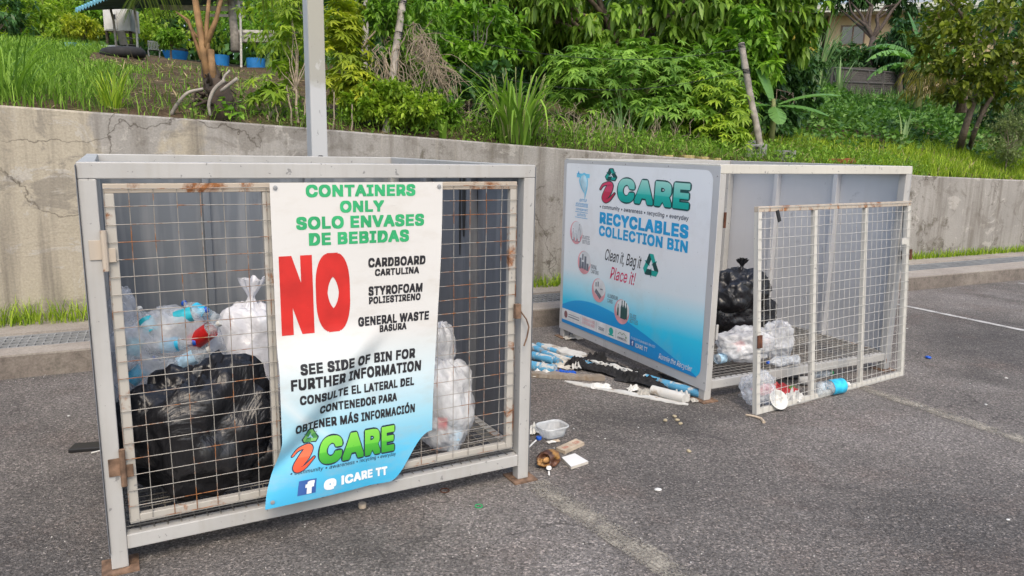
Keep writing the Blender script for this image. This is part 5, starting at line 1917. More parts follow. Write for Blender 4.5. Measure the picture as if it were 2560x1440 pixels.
def blades(T, base, az, H, lean, W, droop=0.5, seg=4, r_=None):
    """arching blades: H length, lean start tilt (0 upright), droop how far the tip bends over"""
    n = len(base)
    if n == 0:
        return
    base = np.asarray(base, float)
    B_ = lambda q: np.broadcast_to(q, (n,)).astype(float)
    az, H, lean, W, droop = map(B_, (az, H, lean, W, droop))
    h = np.stack([np.cos(az), np.sin(az), np.zeros(n)], 1)
    s = np.stack([-np.sin(az), np.cos(az), np.zeros(n)], 1)
    rows = []
    p = base.copy()
    for i in range(seg + 1):
        t = i / seg
        wdt = W * (1 - t) ** 0.7 * (0.55 + 0.45 * min(1, t * 4)) * 0.5
        if i == seg:
            rows.append(p[:, None])
        else:
            rows.append(np.stack([p + s * wdt[:, None], p - s * wdt[:, None]], 1))
        a = lean + droop * (t + 0.5 / seg) ** 1.4
        p = p + (H / seg)[:, None] * (np.sin(a)[:, None] * h + np.cos(a)[:, None] * np.array([0, 0, 1.0]))
    v = np.concatenate(rows, 1)
    k = 2 * seg + 1
    f = []
    for i in range(seg - 1):
        a = 2 * i
        f += [[a, a + 1, a + 3], [a, a + 3, a + 2]]
    f.append([2 * seg - 2, 2 * seg - 1, 2 * seg])
    f = np.array(f)[None] + (np.arange(n) * k)[:, None, None]
    if r_ is None:
        r_ = rng.random(n)
    T.add(v.reshape(-1, 3), f.reshape(-1, 3), np.repeat(r_, k))


def rdir(n):
    return norm(rng.normal(0, 1, (n, 3)))


def crown(T, c, rad, clumps, per, k, L, Wr=0.34, droop=0.25, cr=0.35, down=0.3, full=True, shell=0.5, palm=0, lean=None):
    """foliage of one ellipsoid: clumps of leaf whorls with gaps between them; returns clump centres"""
    c, rad = np.array(c, float), np.array(rad, float)
    d = rdir(clumps)
    rr = shell + (1 - shell) * rng.random(clumps) ** 0.6
    cc = c + d * rad * rr[:, None]
    tone = rng.random(clumps)
    m = rad.mean() * cr
    P = np.repeat(cc, per, 0) + rng.normal(0, 0.5, (clumps * per, 3)) * m * np.array([1, 1, 0.8])
    out = norm((P - c) / rad + rng.normal(0, 0.45, P.shape))
    tn = np.repeat(tone, per)
    n = len(P)
    P = np.repeat(P, k, 0)
    out = np.repeat(out, k, 0)
    tn = np.repeat(tn, k)
    if palm:                              # palmate leaf: leaflets fan out in one plane
        upn = norm(out * 0.6 + np.array([0, 0, 0.9]))
        a = norm(np.cross(upn, np.repeat(rdir(n), k, 0)))
        b = np.cross(upn, a)
        th = np.tile((np.arange(k) - (k - 1) / 2) * (4.4 / k), n)
        dd = np.cos(th)[:, None] * a + np.sin(th)[:, None] * b
        # the fan opens away from the bush
        Ls = L * (1 - 0.12 * np.abs(np.tile(np.arange(k) - (k - 1) / 2, n))) * np.repeat(rng.uniform(0.75, 1.2, n), k)
        leaves(T, P, dd + rng.normal(0, 0.07, dd.shape), Ls, Ls * Wr, droop, np.clip(tn * 0.5 + np.repeat(rng.random(n), k) * 0.5, 0, 1), full, upn, 0.15)
    else:
        dd = norm(out * 0.55 + rng.normal(0, 0.62, P.shape) + np.array([0, 0, -down]))
        Ls = L * rng.uniform(0.65, 1.2, len(P))
        leaves(T, P, dd, Ls, Ls * Wr, droop, np.clip(tn * 0.45 + rng.random(len(P)) * 0.55, 0, 1), full)
    return cc


def limb(m, a, b, r0, r1, sag=0.08, n=6, seed=0.0):
    a, b = np.array(a, float), np.array(b, float)
    L = np.linalg.norm(b - a)
    pts, rs = [], []
    for i in range(n + 1):
        t = i / n
        o = np.array(mnoise.noise_vector(Vector((t * 2.2 + seed, seed * 3.1, 0))))
        pts.append(a + (b - a) * t + o * L * sag * math.sin(math.pi * t) + np.array([0, 0, L * 0.06 * math.sin(math.pi * t)]))
        rs.append(r0 + (r1 - r0) * t)
    return m.tube(pts, rs, 7)


def plant(name, label, cat, ells, mat, L, clumps=60, per=8, k=4, Wr=0.34, droop=0.25, cr=0.30, down=0.3, full=True, palm=0, bark='bark', trunk_r=0.05, base=None, limbs=10, shell=0.45, group=None, stem_name='trunk'):
    """ells: (px, py, distance, rx_px, ry_px, depth_m) ellipsoids seen from the lot; the thing stands on the hillside below them"""
    T = TR()
    E_ = [(pt(e[0], e[1], e[2]), (e[3] * e[2] / F_PX, e[5], e[4] * e[2] / F_PX)) for e in ells]
    c0 = E_[0][0]
    if base is None:
        base = np.array([c0[0], c0[1], tz(c0[0], c0[1])])
    root = thing(name, label, cat, base, 0, group)
    cs = []
    for e_, (c, rad) in zip(ells, E_):
        nn_ = int(clumps * (e_[6] if len(e_) > 6 else 1))
        cs.append(crown(T, c, rad, nn_, per, k, L, Wr, droop, cr, down, full, shell, palm))
    T.build('crown', M[mat], root)
    m = MB()
    fork = base + (c0 - base) * 0.45
    limb(m, base - np.array([0, 0, 0.1]), fork, trunk_r, trunk_r * 0.75, 0.06, 6, base[0])
    al = np.concatenate(cs)
    for i in rng.permutation(len(al))[:limbs]:
        limb(m, fork, al[i], trunk_r * 0.5, trunk_r * 0.08, 0.12, 6, float(i))
    m.xf(lambda p: (p[0] - base[0], p[1] - base[1], p[2] - base[2])).build(stem_name, M[bark], root, smooth=True)
    return root


# ---- centre: mango, cassava and shrubs behind the wall
plant('mango_tree', 'large mango tree with hanging glossy leaves above the middle of the wall', 'tree',
      [(1560, -30, 12.6, 440, 215, 1.5), (1240, -60, 12.2, 260, 170, 1.2, 0.5), (1900, -10, 12.8, 170, 190, 1.0, 0.5)], 'leaf_mango', 0.20, 190, 10, 7, 0.38, 0.40, 0.20, 0.6, trunk_r=0.13, limbs=26)
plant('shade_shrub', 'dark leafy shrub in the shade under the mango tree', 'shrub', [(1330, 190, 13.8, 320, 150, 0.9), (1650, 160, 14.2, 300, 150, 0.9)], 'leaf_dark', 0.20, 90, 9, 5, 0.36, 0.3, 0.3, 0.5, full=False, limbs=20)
plant('leafy_shrub', 'shrub with layered bright green leaf sprays left of the mango tree', 'shrub', [(1185, 85, 9.6, 130, 75, 0.55), (1130, 160, 9.3, 90, 70, 0.45, 0.6), (1270, 130, 9.8, 60, 50, 0.4, 0.4)], 'leaf_fresh', 0.145, 60, 6, 6, 0.36, 0.3, 0.2, 0.1, bark='bark_grey', trunk_r=0.03, limbs=22)
plant('dark_shrub', 'low dark green shrub left of the tall grass clump', 'shrub', [(1180, 245, 9.0, 130, 80, 0.5), (1080, 290, 8.4, 60, 50, 0.35, 0.5)], 'leaf_dark', 0.135, 70, 8, 5, 0.38, 0.3, 0.25, 0.3, trunk_r=0.025)
plant('cassava_bush', 'broad cassava bush with fingered leaves in the middle of the bank', 'bush',
      [(1580, 195, 10.2, 215, 95, 0.75), (1740, 245, 10.4, 150, 105, 0.7, 0.8), (1450, 190, 10.0, 90, 75, 0.5, 0.4), (1640, 285, 9.8, 170, 50, 0.4, 0.5)], 'leaf_cassava', 0.150, 120, 6, 6, 0.27, 0.30, 0.22, 0, palm=1, bark='stem_green', trunk_r=0.03, limbs=46)
plant('lime_bush', 'yellow green cassava bush on the right shoulder of the bank', 'bush', [(1790, 260, 9.9, 85, 90, 0.5), (1800, 340, 9.7, 70, 45, 0.35, 0.7)], 'leaf_lime', 0.125, 70, 6, 6, 0.27, 0.35, 0.24, 0, palm=1, bark='stem_green', trunk_r=0.02, limbs=20)
plant('vine_tangle', 'leafy vine climbing over the grey post on the right', 'vine', [(1875, 90, 10.9, 60, 70, 0.4), (1905, 150, 10.9, 50, 60, 0.35, 0.7), (1800, 130, 11.3, 80, 50, 0.4, 0.6)], 'leaf_fresh', 0.135, 45, 6, 5, 0.52, 0.3, 0.26, 0.5, bark='twig', trunk_r=0.02)
plant('yellow_shrub', 'yellow leaved shrub close to the right side of the light pole', 'shrub', [(862, 150, 7.5, 58, 120, 0.30), (850, 30, 7.6, 60, 70, 0.32, 0.7), (895, 215, 7.4, 50, 60, 0.28, 0.6)], 'leaf_yellow', 0.125, 46, 6, 6, 0.26, 0.35, 0.26, 0, palm=1, bark='stem_green', trunk_r=0.018, limbs=20)
plant('cassava_sapling', 'thin cassava sapling with light green leaves left of the light pole', 'sapling', [(735, 120, 7.1, 52, 85, 0.28), (690, 210, 6.95, 55, 35, 0.22, 0.7), (650, 215, 6.95, 36, 40, 0.22, 0.5), (748, 40, 7.2, 45, 50, 0.25, 0.5)], 'leaf_lime', 0.125, 15, 4, 6, 0.27, 0.4, 0.26, 0, palm=1, bark='twig', trunk_r=0.014, limbs=22, base=tp(745, 312))
plant('weed_bush', 'small yellow green bush at the foot of the leaning posts', 'bush', [(960, 235, 7.35, 70, 30, 0.22), (1010, 270, 7.4, 90, 42, 0.25), (905, 265, 7.3, 55, 32, 0.2, 0.6)], 'leaf_lime', 0.060, 55, 8, 6, 0.42, 0.2, 0.3, 0, bark='twig', trunk_r=0.01)
plant('weed_bush', 'green low bush between the leaning posts and the dark shrub', 'bush', [(1075, 265, 7.9, 75, 50, 0.25), (1040, 205, 8.0, 50, 40, 0.25, 0.6)], 'leaf_fresh', 0.085, 50, 7, 5, 0.40, 0.2, 0.3, 0.1, bark='twig', trunk_r=0.01)
plant('creeper', 'green creeper hanging at the top between the leaning posts', 'vine', [(965, 30, 7.7, 50, 60, 0.25), (1000, 120, 7.8, 30, 50, 0.2, 0.5), (1065, 50, 8.2, 45, 60, 0.25, 0.7)], 'leaf_fresh', 0.075, 40, 7, 6, 0.4, 0.3, 0.3, 0.5, bark='twig', trunk_r=0.01)
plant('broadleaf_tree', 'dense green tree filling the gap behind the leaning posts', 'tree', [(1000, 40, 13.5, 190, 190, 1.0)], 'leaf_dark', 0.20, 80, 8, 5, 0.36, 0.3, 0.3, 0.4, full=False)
plant('broadleaf_tree', 'tall yellow green tree behind the light pole', 'tree', [(800, 40, 17, 190, 150, 1.2)], 'leaf_lime', 0.20, 80, 8, 5, 0.34, 0.3, 0.3, 0.3, full=False)

# ---- right side
plant('mango_tree', 'narrow mango tree with drooping leaves left of the patch of sky', 'tree', [(1965, 30, 15.5, 62, 130, 0.7), (1930, 130, 15, 55, 60, 0.6, 0.5)], 'leaf_mango', 0.25, 60, 8, 6, 0.30, 0.4, 0.3, 0.7, trunk_r=0.08)
plant('dark_shrub', 'dark shrub behind the banana leaves on the right', 'shrub', [(1965, 190, 14.5, 85, 90, 0.6), (1930, 300, 11.6, 60, 60, 0.4, 0.7)], 'leaf_dark', 0.13, 70, 8, 5, 0.5, 0.3, 0.28, 0.4, trunk_r=0.03)
plant('fruit_tree', 'two stemmed tree with round yellow green leaves at the right edge', 'tree', [(2455, 60, 12.4, 140, 120, 1.2), (2370, 120, 12.4, 60, 60, 0.6, 0.3), (2530, 180, 12.2, 80, 90, 0.8, 0.5), (2420, 210, 12.4, 90, 45, 0.6, 0.4), (2500, -30, 12.4, 140, 90, 1.0, 0.5)], 'leaf_olive', 0.125, 62, 6, 5, 0.58, 0.2, 0.26, 0.35, base=tp(2396, 381), trunk_r=0.001, limbs=0)
ft = MB()
b0 = tp(2396, 381)
for (px0, py0, pts_, r0) in ((2396, 381, ((2410, 330), (2432, 260), (2452, 200), (2440, 120), (2410, 50)), 0.060), (2420, 378, ((2436, 330), (2462, 270), (2500, 210), (2530, 140)), 0.042)):
    ft.tube([b0 + (tp(px0, py0) - b0) - np.array([0, 0, 0.08])] + [pt(a, b, 12.35 + 0.05 * i) for i, (a, b) in enumerate(pts_)], [r0 * (1.1 - 0.14 * i) for i in range(len(pts_) + 1)], 9)
for (a, b, c, d) in ((2440, 120, 2350, 110), (2440, 120, 2520, 40), (2452, 200, 2400, 190), (2410, 50, 2350, -20), (2500, 210, 2550, 170)):
    limb(ft, pt(a, b, 12.5), pt(c, d, 12.5), 0.03, 0.006, 0.1, 6, a)
for o in bpy.data.objects:
    if o.name.startswith('fruit_tree'):
        ftr = o
for ch_ in list(ftr.children):
    if ch_.name.startswith('trunk'):
        bpy.data.objects.remove(ch_)
ft.xf(lambda p: (p[0] - b0[0], p[1] - b0[1], p[2] - b0[2])).build('trunk', M['bark'], ftr, smooth=True)
plant('grey_shrub', 'grey green feathery shrub in the lower right corner of the bank', 'shrub', [(2525, 345, 11.9, 55, 60, 0.5), (2575, 290, 12.1, 50, 60, 0.4, 0.6)], 'leaf_sage', 0.055, 90, 9, 6, 0.3, 0.1, 0.3, -0.3, bark='twig', trunk_r=0.012, limbs=30)
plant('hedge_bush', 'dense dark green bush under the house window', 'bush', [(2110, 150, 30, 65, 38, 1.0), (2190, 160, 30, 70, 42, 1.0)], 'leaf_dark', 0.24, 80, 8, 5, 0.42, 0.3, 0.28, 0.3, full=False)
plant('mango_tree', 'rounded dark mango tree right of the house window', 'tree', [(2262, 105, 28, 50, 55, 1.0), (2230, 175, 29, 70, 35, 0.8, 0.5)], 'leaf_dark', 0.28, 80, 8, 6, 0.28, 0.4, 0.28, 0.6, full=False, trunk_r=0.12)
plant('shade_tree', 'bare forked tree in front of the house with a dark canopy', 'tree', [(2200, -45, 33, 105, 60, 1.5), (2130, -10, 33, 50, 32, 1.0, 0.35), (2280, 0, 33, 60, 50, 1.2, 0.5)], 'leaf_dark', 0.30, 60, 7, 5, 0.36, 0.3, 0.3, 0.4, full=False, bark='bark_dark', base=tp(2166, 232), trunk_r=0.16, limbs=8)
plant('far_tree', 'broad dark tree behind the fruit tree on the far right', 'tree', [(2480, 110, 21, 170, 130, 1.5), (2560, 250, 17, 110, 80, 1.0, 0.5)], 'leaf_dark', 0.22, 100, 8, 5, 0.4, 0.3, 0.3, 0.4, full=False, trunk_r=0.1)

# ---- left side background
for lb, e, mt, L in (('dark green bush at the far left edge behind the grass', [(-10, 60, 22, 60, 75, 1.2)], 'leaf_dark', 0.22),
                     ('bright green bush second from the left behind the grass', [(50, 45, 24, 55, 60, 1.0), (40, 110, 22, 60, 25, 0.8, 0.5)], 'leaf_lime', 0.20),
                     ('brownish scrub with dead stems behind the grass', [(110, 25, 27, 60, 55, 1.2)], 'leaf_olive', 0.20),
                     ('yellow green scrub left of the shelter roof', [(165, 45, 26, 60, 45, 1.0), (130, 85, 24, 70, 22, 0.8, 0.5)], 'leaf_lime', 0.18),
                     ('yellow flowering bush below the shelter roof', [(205, 65, 23, 45, 22, 0.6)], 'leaf_yellow', 0.13),
                     ('green broad leaved bush beside the white cabinet', [(235, 40, 24, 30, 22, 0.6)], 'leaf_fresh', 0.18),
                     ('dense green hedge behind the plastic chairs', [(440, 55, 25, 160, 55, 1.2), (360, 85, 24, 70, 25, 0.6, 0.5)], 'leaf_lime', 0.17),
                     ('tall feathery bush behind the coconut palm', [(640, 30, 24, 120, 60, 1.2), (660, 85, 22, 90, 30, 0.8, 0.6)], 'leaf_fresh', 0.15),
                     ('leafy plant in the wide blue tub', [(425, 92, 18.0, 32, 20, 0.3)], 'leaf_fresh', 0.10)):
    plant('background_bush', lb, 'bush', e, mt, L, 60, 8, 5, 0.4, 0.3, 0.3, 0.2, full=False, trunk_r=0.03, limbs=6)

# far wood behind everything, nobody could count it
T = TR()
n = 46000
X_ = rng.uniform(-900, 2040, n)
d_ = rng.uniform(34, 52, n)
Y_ = rng.uniform(-160, 215, n)
P = np.stack([pt(a, b, c) for a, b, c in zip(X_, Y_, d_)])
keep = (P[:, 2] > 2.5)
# uneven top with a gap before the sky
P = P[keep]
leaves(T, P, rdir(len(P)) + np.array([0, 0, -0.4]), rng.uniform(0.5, 1.0, len(P)), rng.uniform(0.25, 0.45, len(P)), 0.3, None, False)
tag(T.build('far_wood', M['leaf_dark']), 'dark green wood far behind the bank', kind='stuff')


# ---- grass
def scatter(n, s0, s1, d0, d1, dens=None):
    out = []
    while len(out) < n:
        s, d = rng.uniform(s0, s1), rng.uniform(d0, d1)
        if dens is None or rng.random() < dens(s, d):
            p = wp(s, d)
            out.append((p[0], p[1], terr(s, d) if d > WALL_OFF + WALL_T else KH + 0.02))
    return np.array(out)


# narrow strip between drain and wall
B = scatter(2600, -7, -1.2, 0.80, 0.98)
T = TR()
blades(T, B, rng.uniform(0, 6.28, len(B)), rng.uniform(0.07, 0.26, len(B)), rng.uniform(0, 0.35, len(B)), 0.010, rng.uniform(0.2, 1.3, len(B)), 4)
B = scatter(1500, -1.2, 2.5, 0.84, 0.98)
blades(T, B, rng.uniform(0, 6.28, len(B)), rng.uniform(0.05, 0.19, len(B)), rng.uniform(0, 0.4, len(B)), 0.010, rng.uniform(0.2, 1.3, len(B)), 4)
B = scatter(2600, 2.5, 14, 0.92, 1.0, lambda s, d: 0.25 + 0.75 * (mnoise.noise(Vector((s * 0.9, 3, 0))) > -0.1))
blades(T, B, rng.uniform(0, 6.28, len(B)), rng.uniform(0.05, 0.17, len(B)), rng.uniform(0, 0.5, len(B)), 0.012, rng.uniform(0.2, 1.3, len(B)), 4)
tag(T.build('grass_strip', M['grass_bright']), 'bright grass growing along the foot of the wall', kind='stuff')

# left slope: tall grass, thinning over the bare soil
T = TR()
def dl(s, d):
    e = d - 1.16
    if d > 6.5 and s > -3.7:
        return 0.02
    k = min(max((-3.05 - s + 0.02 * e + 0.7 * mnoise.noise(Vector((s * 0.8, d * 0.8, 2)))) / 0.9, 0.03), 1)
    return k
B = scatter(36000, -8, -1.0, 1.2, 11.5, dl)
far = np.linalg.norm(B[:, :2], axis=1)
H = rng.uniform(0.10, 0.30, len(B)) * np.interp(far, [5, 8, 11, 14], [1.0, 1.05, 0.55, 0.45])
blades(T, B, rng.uniform(0, 6.28, len(B)), H, rng.uniform(0, 0.35, len(B)), 0.005 + 0.0010 * far, rng.uniform(0.3, 2.0, len(B)), 4)
B = scatter(6000, -14, -3.6, 11, 17)
blades(T, B, rng.uniform(0, 6.28, len(B)), rng.uniform(0.12, 0.3, len(B)), rng.uniform(0, 0.35, len(B)), 0.03, rng.uniform(0.2, 1.3, len(B)), 3)
tag(T.build('slope_grass', M['grass']), 'green grass covering the left part of the slope', kind='stuff')

# dry straw on the soil
T = TR()
B = scatter(5200, -3.6, 2.6, 1.25, 9, lambda s, d: 0.25 + 0.75 * max(0, mnoise.noise(Vector((s * 0.9, d * 0.9, 7))) + 0.4))
leaves(T, B + np.array([0, 0, 0.015]), rdir(len(B)) * np.array([1, 1, 0.22]), rng.uniform(0.06, 0.24, len(B)), rng.uniform(0.006, 0.02, len(B)), 0.05, None, False)
B = scatter(3600, 2.0, 9.5, 1.2, 2.6)
leaves(T, B + np.array([0, 0, 0.03]), rdir(len(B)) * np.array([1, 1, 0.5]), rng.uniform(0.08, 0.3, len(B)), rng.uniform(0.004, 0.012, len(B)), 0.1, None, False)
tag(T.build('dry_straw', M['grass_dry']), 'dry stalks and dead leaves littering the bare soil', kind='stuff')

# weeds along the top of the wall
T = TR()
B = scatter(7000, -2.6, 7.2, 1.17, 2.0, lambda s, d: 0.35 + 0.65 * (s > 0))
leaves(T, B + np.array([0, 0, 1.0]) * rng.uniform(0.0, 0.17, (len(B), 1)) , rdir(len(B)) + np.array([0, 0, 0.4]), rng.uniform(0.03, 0.085, len(B)), rng.uniform(0.014, 0.035, len(B)), 0.2, None, False)
B = scatter(3600, -3.4, 7.2, 1.17, 1.9, lambda s, d: 0.3 if s < 1.0 else 0.8)
blades(T, B, rng.uniform(0, 6.28, len(B)), rng.uniform(0.06, 0.28, len(B)), rng.uniform(0, 0.6, len(B)), 0.009, rng.uniform(0.3, 1.6, len(B)), 4)
tag(T.build('wall_weeds', M['grass']), 'low weeds growing along the top of the wall', kind='stuff')

# right: bright grass on the wall edge, then creeping ground cover up to the fence
T = TR()
B = scatter(17000, 4.6, 14.5, 1.17, 3.4, lambda s, d: min(1, max(0.12, (s - 4.6) / 2.0)) * (1.0 if d < 2.3 else 0.45))
hv = np.array([0.55 + 0.9 * max(0, mnoise.noise(Vector((q[0] * 1.3, q[1] * 1.3, 21))) + 0.3) for q in B])
blades(T, B, rng.uniform(0, 6.28, len(B)), rng.uniform(0.06, 0.28, len(B)) * hv, rng.uniform(0, 0.5, len(B)), 0.014, rng.uniform(0.3, 1.6, len(B)), 4)
tag(T.build('edge_grass', M['grass_bright']), 'bright yellow green grass on top of the wall at the right', kind='stuff')
T = TR()
B = scatter(26000, 3.2, 17, 2.3, 13.5, lambda s, d: min(1, max(0, (d - 2.0 - 0.5 * mnoise.noise(Vector((s * 0.7, 0, 5)))) / 1.3)) * (0.8 + 0.2 * mnoise.noise(Vector((s, d, 0)))))
bmp = np.array([0.10 + 0.34 * max(0, mnoise.noise(Vector((q[0] * 0.75, q[1] * 0.75, 11))) + 0.25) for q in B])
B[:, 2] += bmp * rng.uniform(0.3, 1.0, len(B))
fr_ = np.linalg.norm(B[:, :2], axis=1)
leaves(T, B, rdir(len(B)) + np.array([0, -0.3, 0.3]), rng.uniform(0.05, 0.12, len(B)) * (0.55 + fr_ * 0.05), rng.uniform(0.04, 0.085, len(B)) * (0.55 + fr_ * 0.05), 0.2, None, False)
B = scatter(12000, 3.0, 30, 5, 22)
blades(T, B, rng.uniform(0, 6.28, len(B)), rng.uniform(0.2, 0.5, len(B)), rng.uniform(0, 0.5, len(B)), 0.03, rng.uniform(0.3, 1.6, len(B)), 3)
tag(T.build('creeping_cover', M['leaf_cover']), 'creeping green ground cover on the right slope', kind='stuff')


def clump(name, label, cat, base, n, H, W, mat, lean=0.3, droop=1.3, seg=7, spread=0.12, stems=0, stem_mat='stem_green', group=None):
    base = np.array(base, float)
    root = thing(name, label, cat, base, 0, group)
    T = TR()
    a = rng.uniform(0, 6.28, n)
    r_ = spread * np.sqrt(rng.random(n))
    B = base + np.stack([r_ * np.cos(a), r_ * np.sin(a), np.zeros(n) - 0.02], 1)
    blades(T, B, a + rng.normal(0, 0.6, n), H * rng.uniform(0.55, 1.1, n), np.abs(rng.normal(0, lean, n)), W * rng.uniform(0.7, 1.1, n), droop * rng.uniform(0.4, 1.3, n), seg)
    T.build('leaf_blades', M[mat], root)
    if stems:
        for k in range(stems):
            m = MB()
            a = rng.uniform(0, 6.28)
            q = np.array([spread * 0.7 * math.cos(a), spread * 0.7 * math.sin(a), 0])
            limb(m, q, q * 2.2 + np.array([0, 0, H * rng.uniform(0.4, 0.65)]), W * 0.14, W * 0.09, 0.05, 5, k)
            m.build('stem', M[stem_mat], root, smooth=True)
    return root


clump('grass_clump', 'tall arching grass clump on the wall edge in the middle', 'grass clump', tp(1290, 362), 110, 1.2, 0.046, 'grass', 0.16, 2.6, 8, 0.20, 30)
clump('grass_clump', 'tall arching grass clump at the left edge of the picture', 'grass clump', tp(20, 250), 46, 1.1, 0.024, 'grass', 0.35, 2.2, 8, 0.15)
clump('grass_clump', 'spiky yellow green grass clump on the bare slope left of the palm', 'grass clump', tp(282, 268), 60, 0.42, 0.018, 'grass_bright', 0.35, 0.8, 6, 0.08)
clump('grass_clump', 'thin grass clump drooping over the right bush', 'grass clump', tp(1560, 345), 26, 0.75, 0.026, 'leaf_cane', 0.3, 1.2, 6, 0.25)
clump('grass_clump', 'thin grass clump beside the foot of the right post', 'grass clump', tp(1830, 372), 30, 0.5, 0.022, 'grass_bright', 0.3, 1.2, 6, 0.15)
clump('sugar_cane', 'tall sugar cane clump in front of the fence', 'sugar cane', tp(2022, 246), 90, 2.6, 0.075, 'leaf_cane', 0.14, 0.9, 8, 0.35, 14, 'twig')
clump('sugar_cane', 'young sugar cane plant right of the tall cane', 'sugar cane', tp(2096, 243), 24, 1.5, 0.09, 'leaf_cane', 0.25, 0.6, 7, 0.08, 2)
clump('cane_shoot', 'young plant with broad upright leaves on the right slope', 'plant', tp(2254, 372), 9, 0.68, 0.075, 'leaf_cane', 0.25, 0.45, 7, 0.03, 1)
clump('cane_shoot', 'small pale shoot left of the fruit tree trunk', 'plant', tp(2345, 385), 7, 0.42, 0.02, 'grass_bright', 0.3, 0.8, 6, 0.03)
clump('cane_shoot', 'grass shoot with a broad pale leaf on the wall edge', 'plant', tp(1108, 352), 5, 0.28, 0.075, 'grass', 0.3, 0.6, 6, 0.02)
clump('spiky_plant', 'spiky dry leaved plant in the rightmost blue tub', 'plant', tp(631, 139) + np.array([0, 0.2, 0.26]), 60, 0.75, 0.03, 'leaf_palm', 0.8, 0.9, 6, 0.15)


def frond(T, m, base, az, elev, L, droop, leaf_l, n=38, hang=0.5, r0=0.02, wid=0.03):
    base = np.array(base, float)
    p = base.copy()
    h = np.array([math.cos(az), math.sin(az), 0])
    s = np.array([-math.sin(az), math.cos(az), 0])
    pts, dirs = [], []
    seg = 26
    for i in range(seg + 1):
        t = i / seg
        a = elev - droop * t ** 1.5
        d = h * math.cos(a) + np.array([0, 0, math.sin(a)])
        pts.append(p.copy())
        dirs.append(d)
        p = p + d * L / seg
    m.tube(pts[::2], [r0 * (1 - 0.85 * i / (seg / 2)) for i in range(len(pts[::2]))], 6)
    P, D, LL = [], [], []
    for k in range(n):
        t = 0.16 + 0.84 * k / n
        i = min(int(t * seg), seg - 1)
        f = t * seg - i
        q = pts[i] * (1 - f) + pts[i + 1] * f
        for sg_ in (-1, 1):
            P.append(q)
            D.append(dirs[i] * 0.55 + s * sg_ * 0.8 + np.array([0, 0, -hang]) + rng.normal(0, 0.08, 3))
            LL.append(leaf_l * (0.45 + 0.75 * math.sin(math.pi * min(1, t * 0.85 + 0.1))) * rng.uniform(0.85, 1.1))
    leaves(T, np.array(P), np.array(D), np.array(LL), wid, 0.35, None, True)


# coconut palm just behind the wall
pb = tp(556, 294)
palm = thing('coconut_palm', 'young coconut palm with brown leaf bases just behind the wall', 'palm tree', pb)
T, m = TR(), MB()
D0 = float((pb - CAM) @ FW)
w2 = lambda q: q - pb
tr_ = [pb + np.array([0, 0, -0.1]), pt(556, 262, D0), pt(546, 225, D0), pt(528, 190, D0), pt(519, 150, D0), pt(512, 110, D0)]
MB().tube([w2(q) for q in tr_], [0.11, 0.12, 0.10, 0.08, 0.06, 0.04], 12).build('trunk', M['bark_dark'], palm, smooth=True)
lb_ = MB()
for (pts_, r0, r1) in ((((520, 195), (506, 110), (488, 0), (480, -60)), 0.038, 0.024), (((522, 160), (516, 70), (526, -40)), 0.026, 0.014), (((512, 120), (540, 50), (560, -30)), 0.028, 0.014),
                       (((505, 150), (470, 50), (440, 30)), 0.02, 0.008), (((512, 110), (492, 90), (462, 48)), 0.016, 0.006), (((535, 205), (530, 170), (527, 125)), 0.035, 0.03)):
    lb_.tube([w2(pt(a, b, D0 - 0.05)) for a, b in pts_], list(np.linspace(r0, r1, len(pts_))), 8)
lb_.build('leaf_stalk', M['petiole'], palm, smooth=True)
dead = MB()
for (pts_, r0, r1) in ((((508, 222), (470, 232), (445, 258), (427, 288)), 0.012, 0.018), (((562, 200), (535, 225), (522, 260), (526, 290)), 0.018, 0.012), (((594, 196), (575, 210), (552, 228)), 0.016, 0.014), (((575, 176), (562, 190), (558, 200)), 0.010, 0.012)):
    dead.tube([w2(pt(a, b, D0 - 0.2)) for a, b in bez(pts_, 5)], list(np.linspace(r0, r1, len(bez(pts_, 5)))), 8)
dead.build('dead_stalk', M['bark_grey'], palm, smooth=True)
hk = MB()
for k in range(26):
    a = rng.uniform(0, 6.28)
    z = rng.uniform(0.02, 0.42)
    q = pt(552 - z * 70, 285 - z * 190, D0) - pb
    limb(hk, q + np.array([math.cos(a), math.sin(a), 0]) * 0.08, q + np.array([math.cos(a) * 0.2, math.sin(a) * 0.2, rng.uniform(-0.15, 0.12)]), 0.018, 0.004, 0.3, 5, k)
hk.build('husk_fibre', M['bark_dark'], palm, smooth=True)
fm = MB()
for (px_, py_, az, el, L, dr__) in ((430, -60, 2.4, 0.4, 0.9, 1.4), (610, -60, 0.8, 0.3, 0.8, 1.4), (470, -90, 2.9, 0.75, 1.4, 1.9), (520, -90, 1.2, 0.8, 1.5, 2.0), (560, -90, 0.1, 0.75, 1.3, 2.0), (490, -110, 4.3, 0.8, 1.1, 2.0), (540, -110, 5.3, 0.8, 1.2, 2.0), (500, -90, 1.9, 0.7, 1.6, 1.7)):
    frond(T, fm, pt(px_, py_, D0), az, el, L, dr__, 0.36, 30, 0.9, 0.011, 0.012)
fm.xf(lambda p: (p[0] - pb[0], p[1] - pb[1], p[2] - pb[2])).build('frond_rib', M['petiole'], palm, smooth=True)
T.build('frond', M['leaf_palm'], palm)
cl_ = TR()
for (a, b) in ((560, 255), (575, 262), (590, 255), (570, 280), (600, 285), (548, 268)):
    q = pt(a, b, D0 - 0.18)
    leaves(cl_, np.tile(q, (5, 1)) + rng.normal(0, 0.02, (5, 3)), rdir(5) + np.array([0, -0.3, -0.4]), 0.07, 0.045, 0.2)
cv = thing('creeper', 'small green creeper on the base of the coconut palm', 'vine', pb + np.array([0.05, -0.2, 0]))
cl_.build('crown', M['leaf_fresh'], cv)

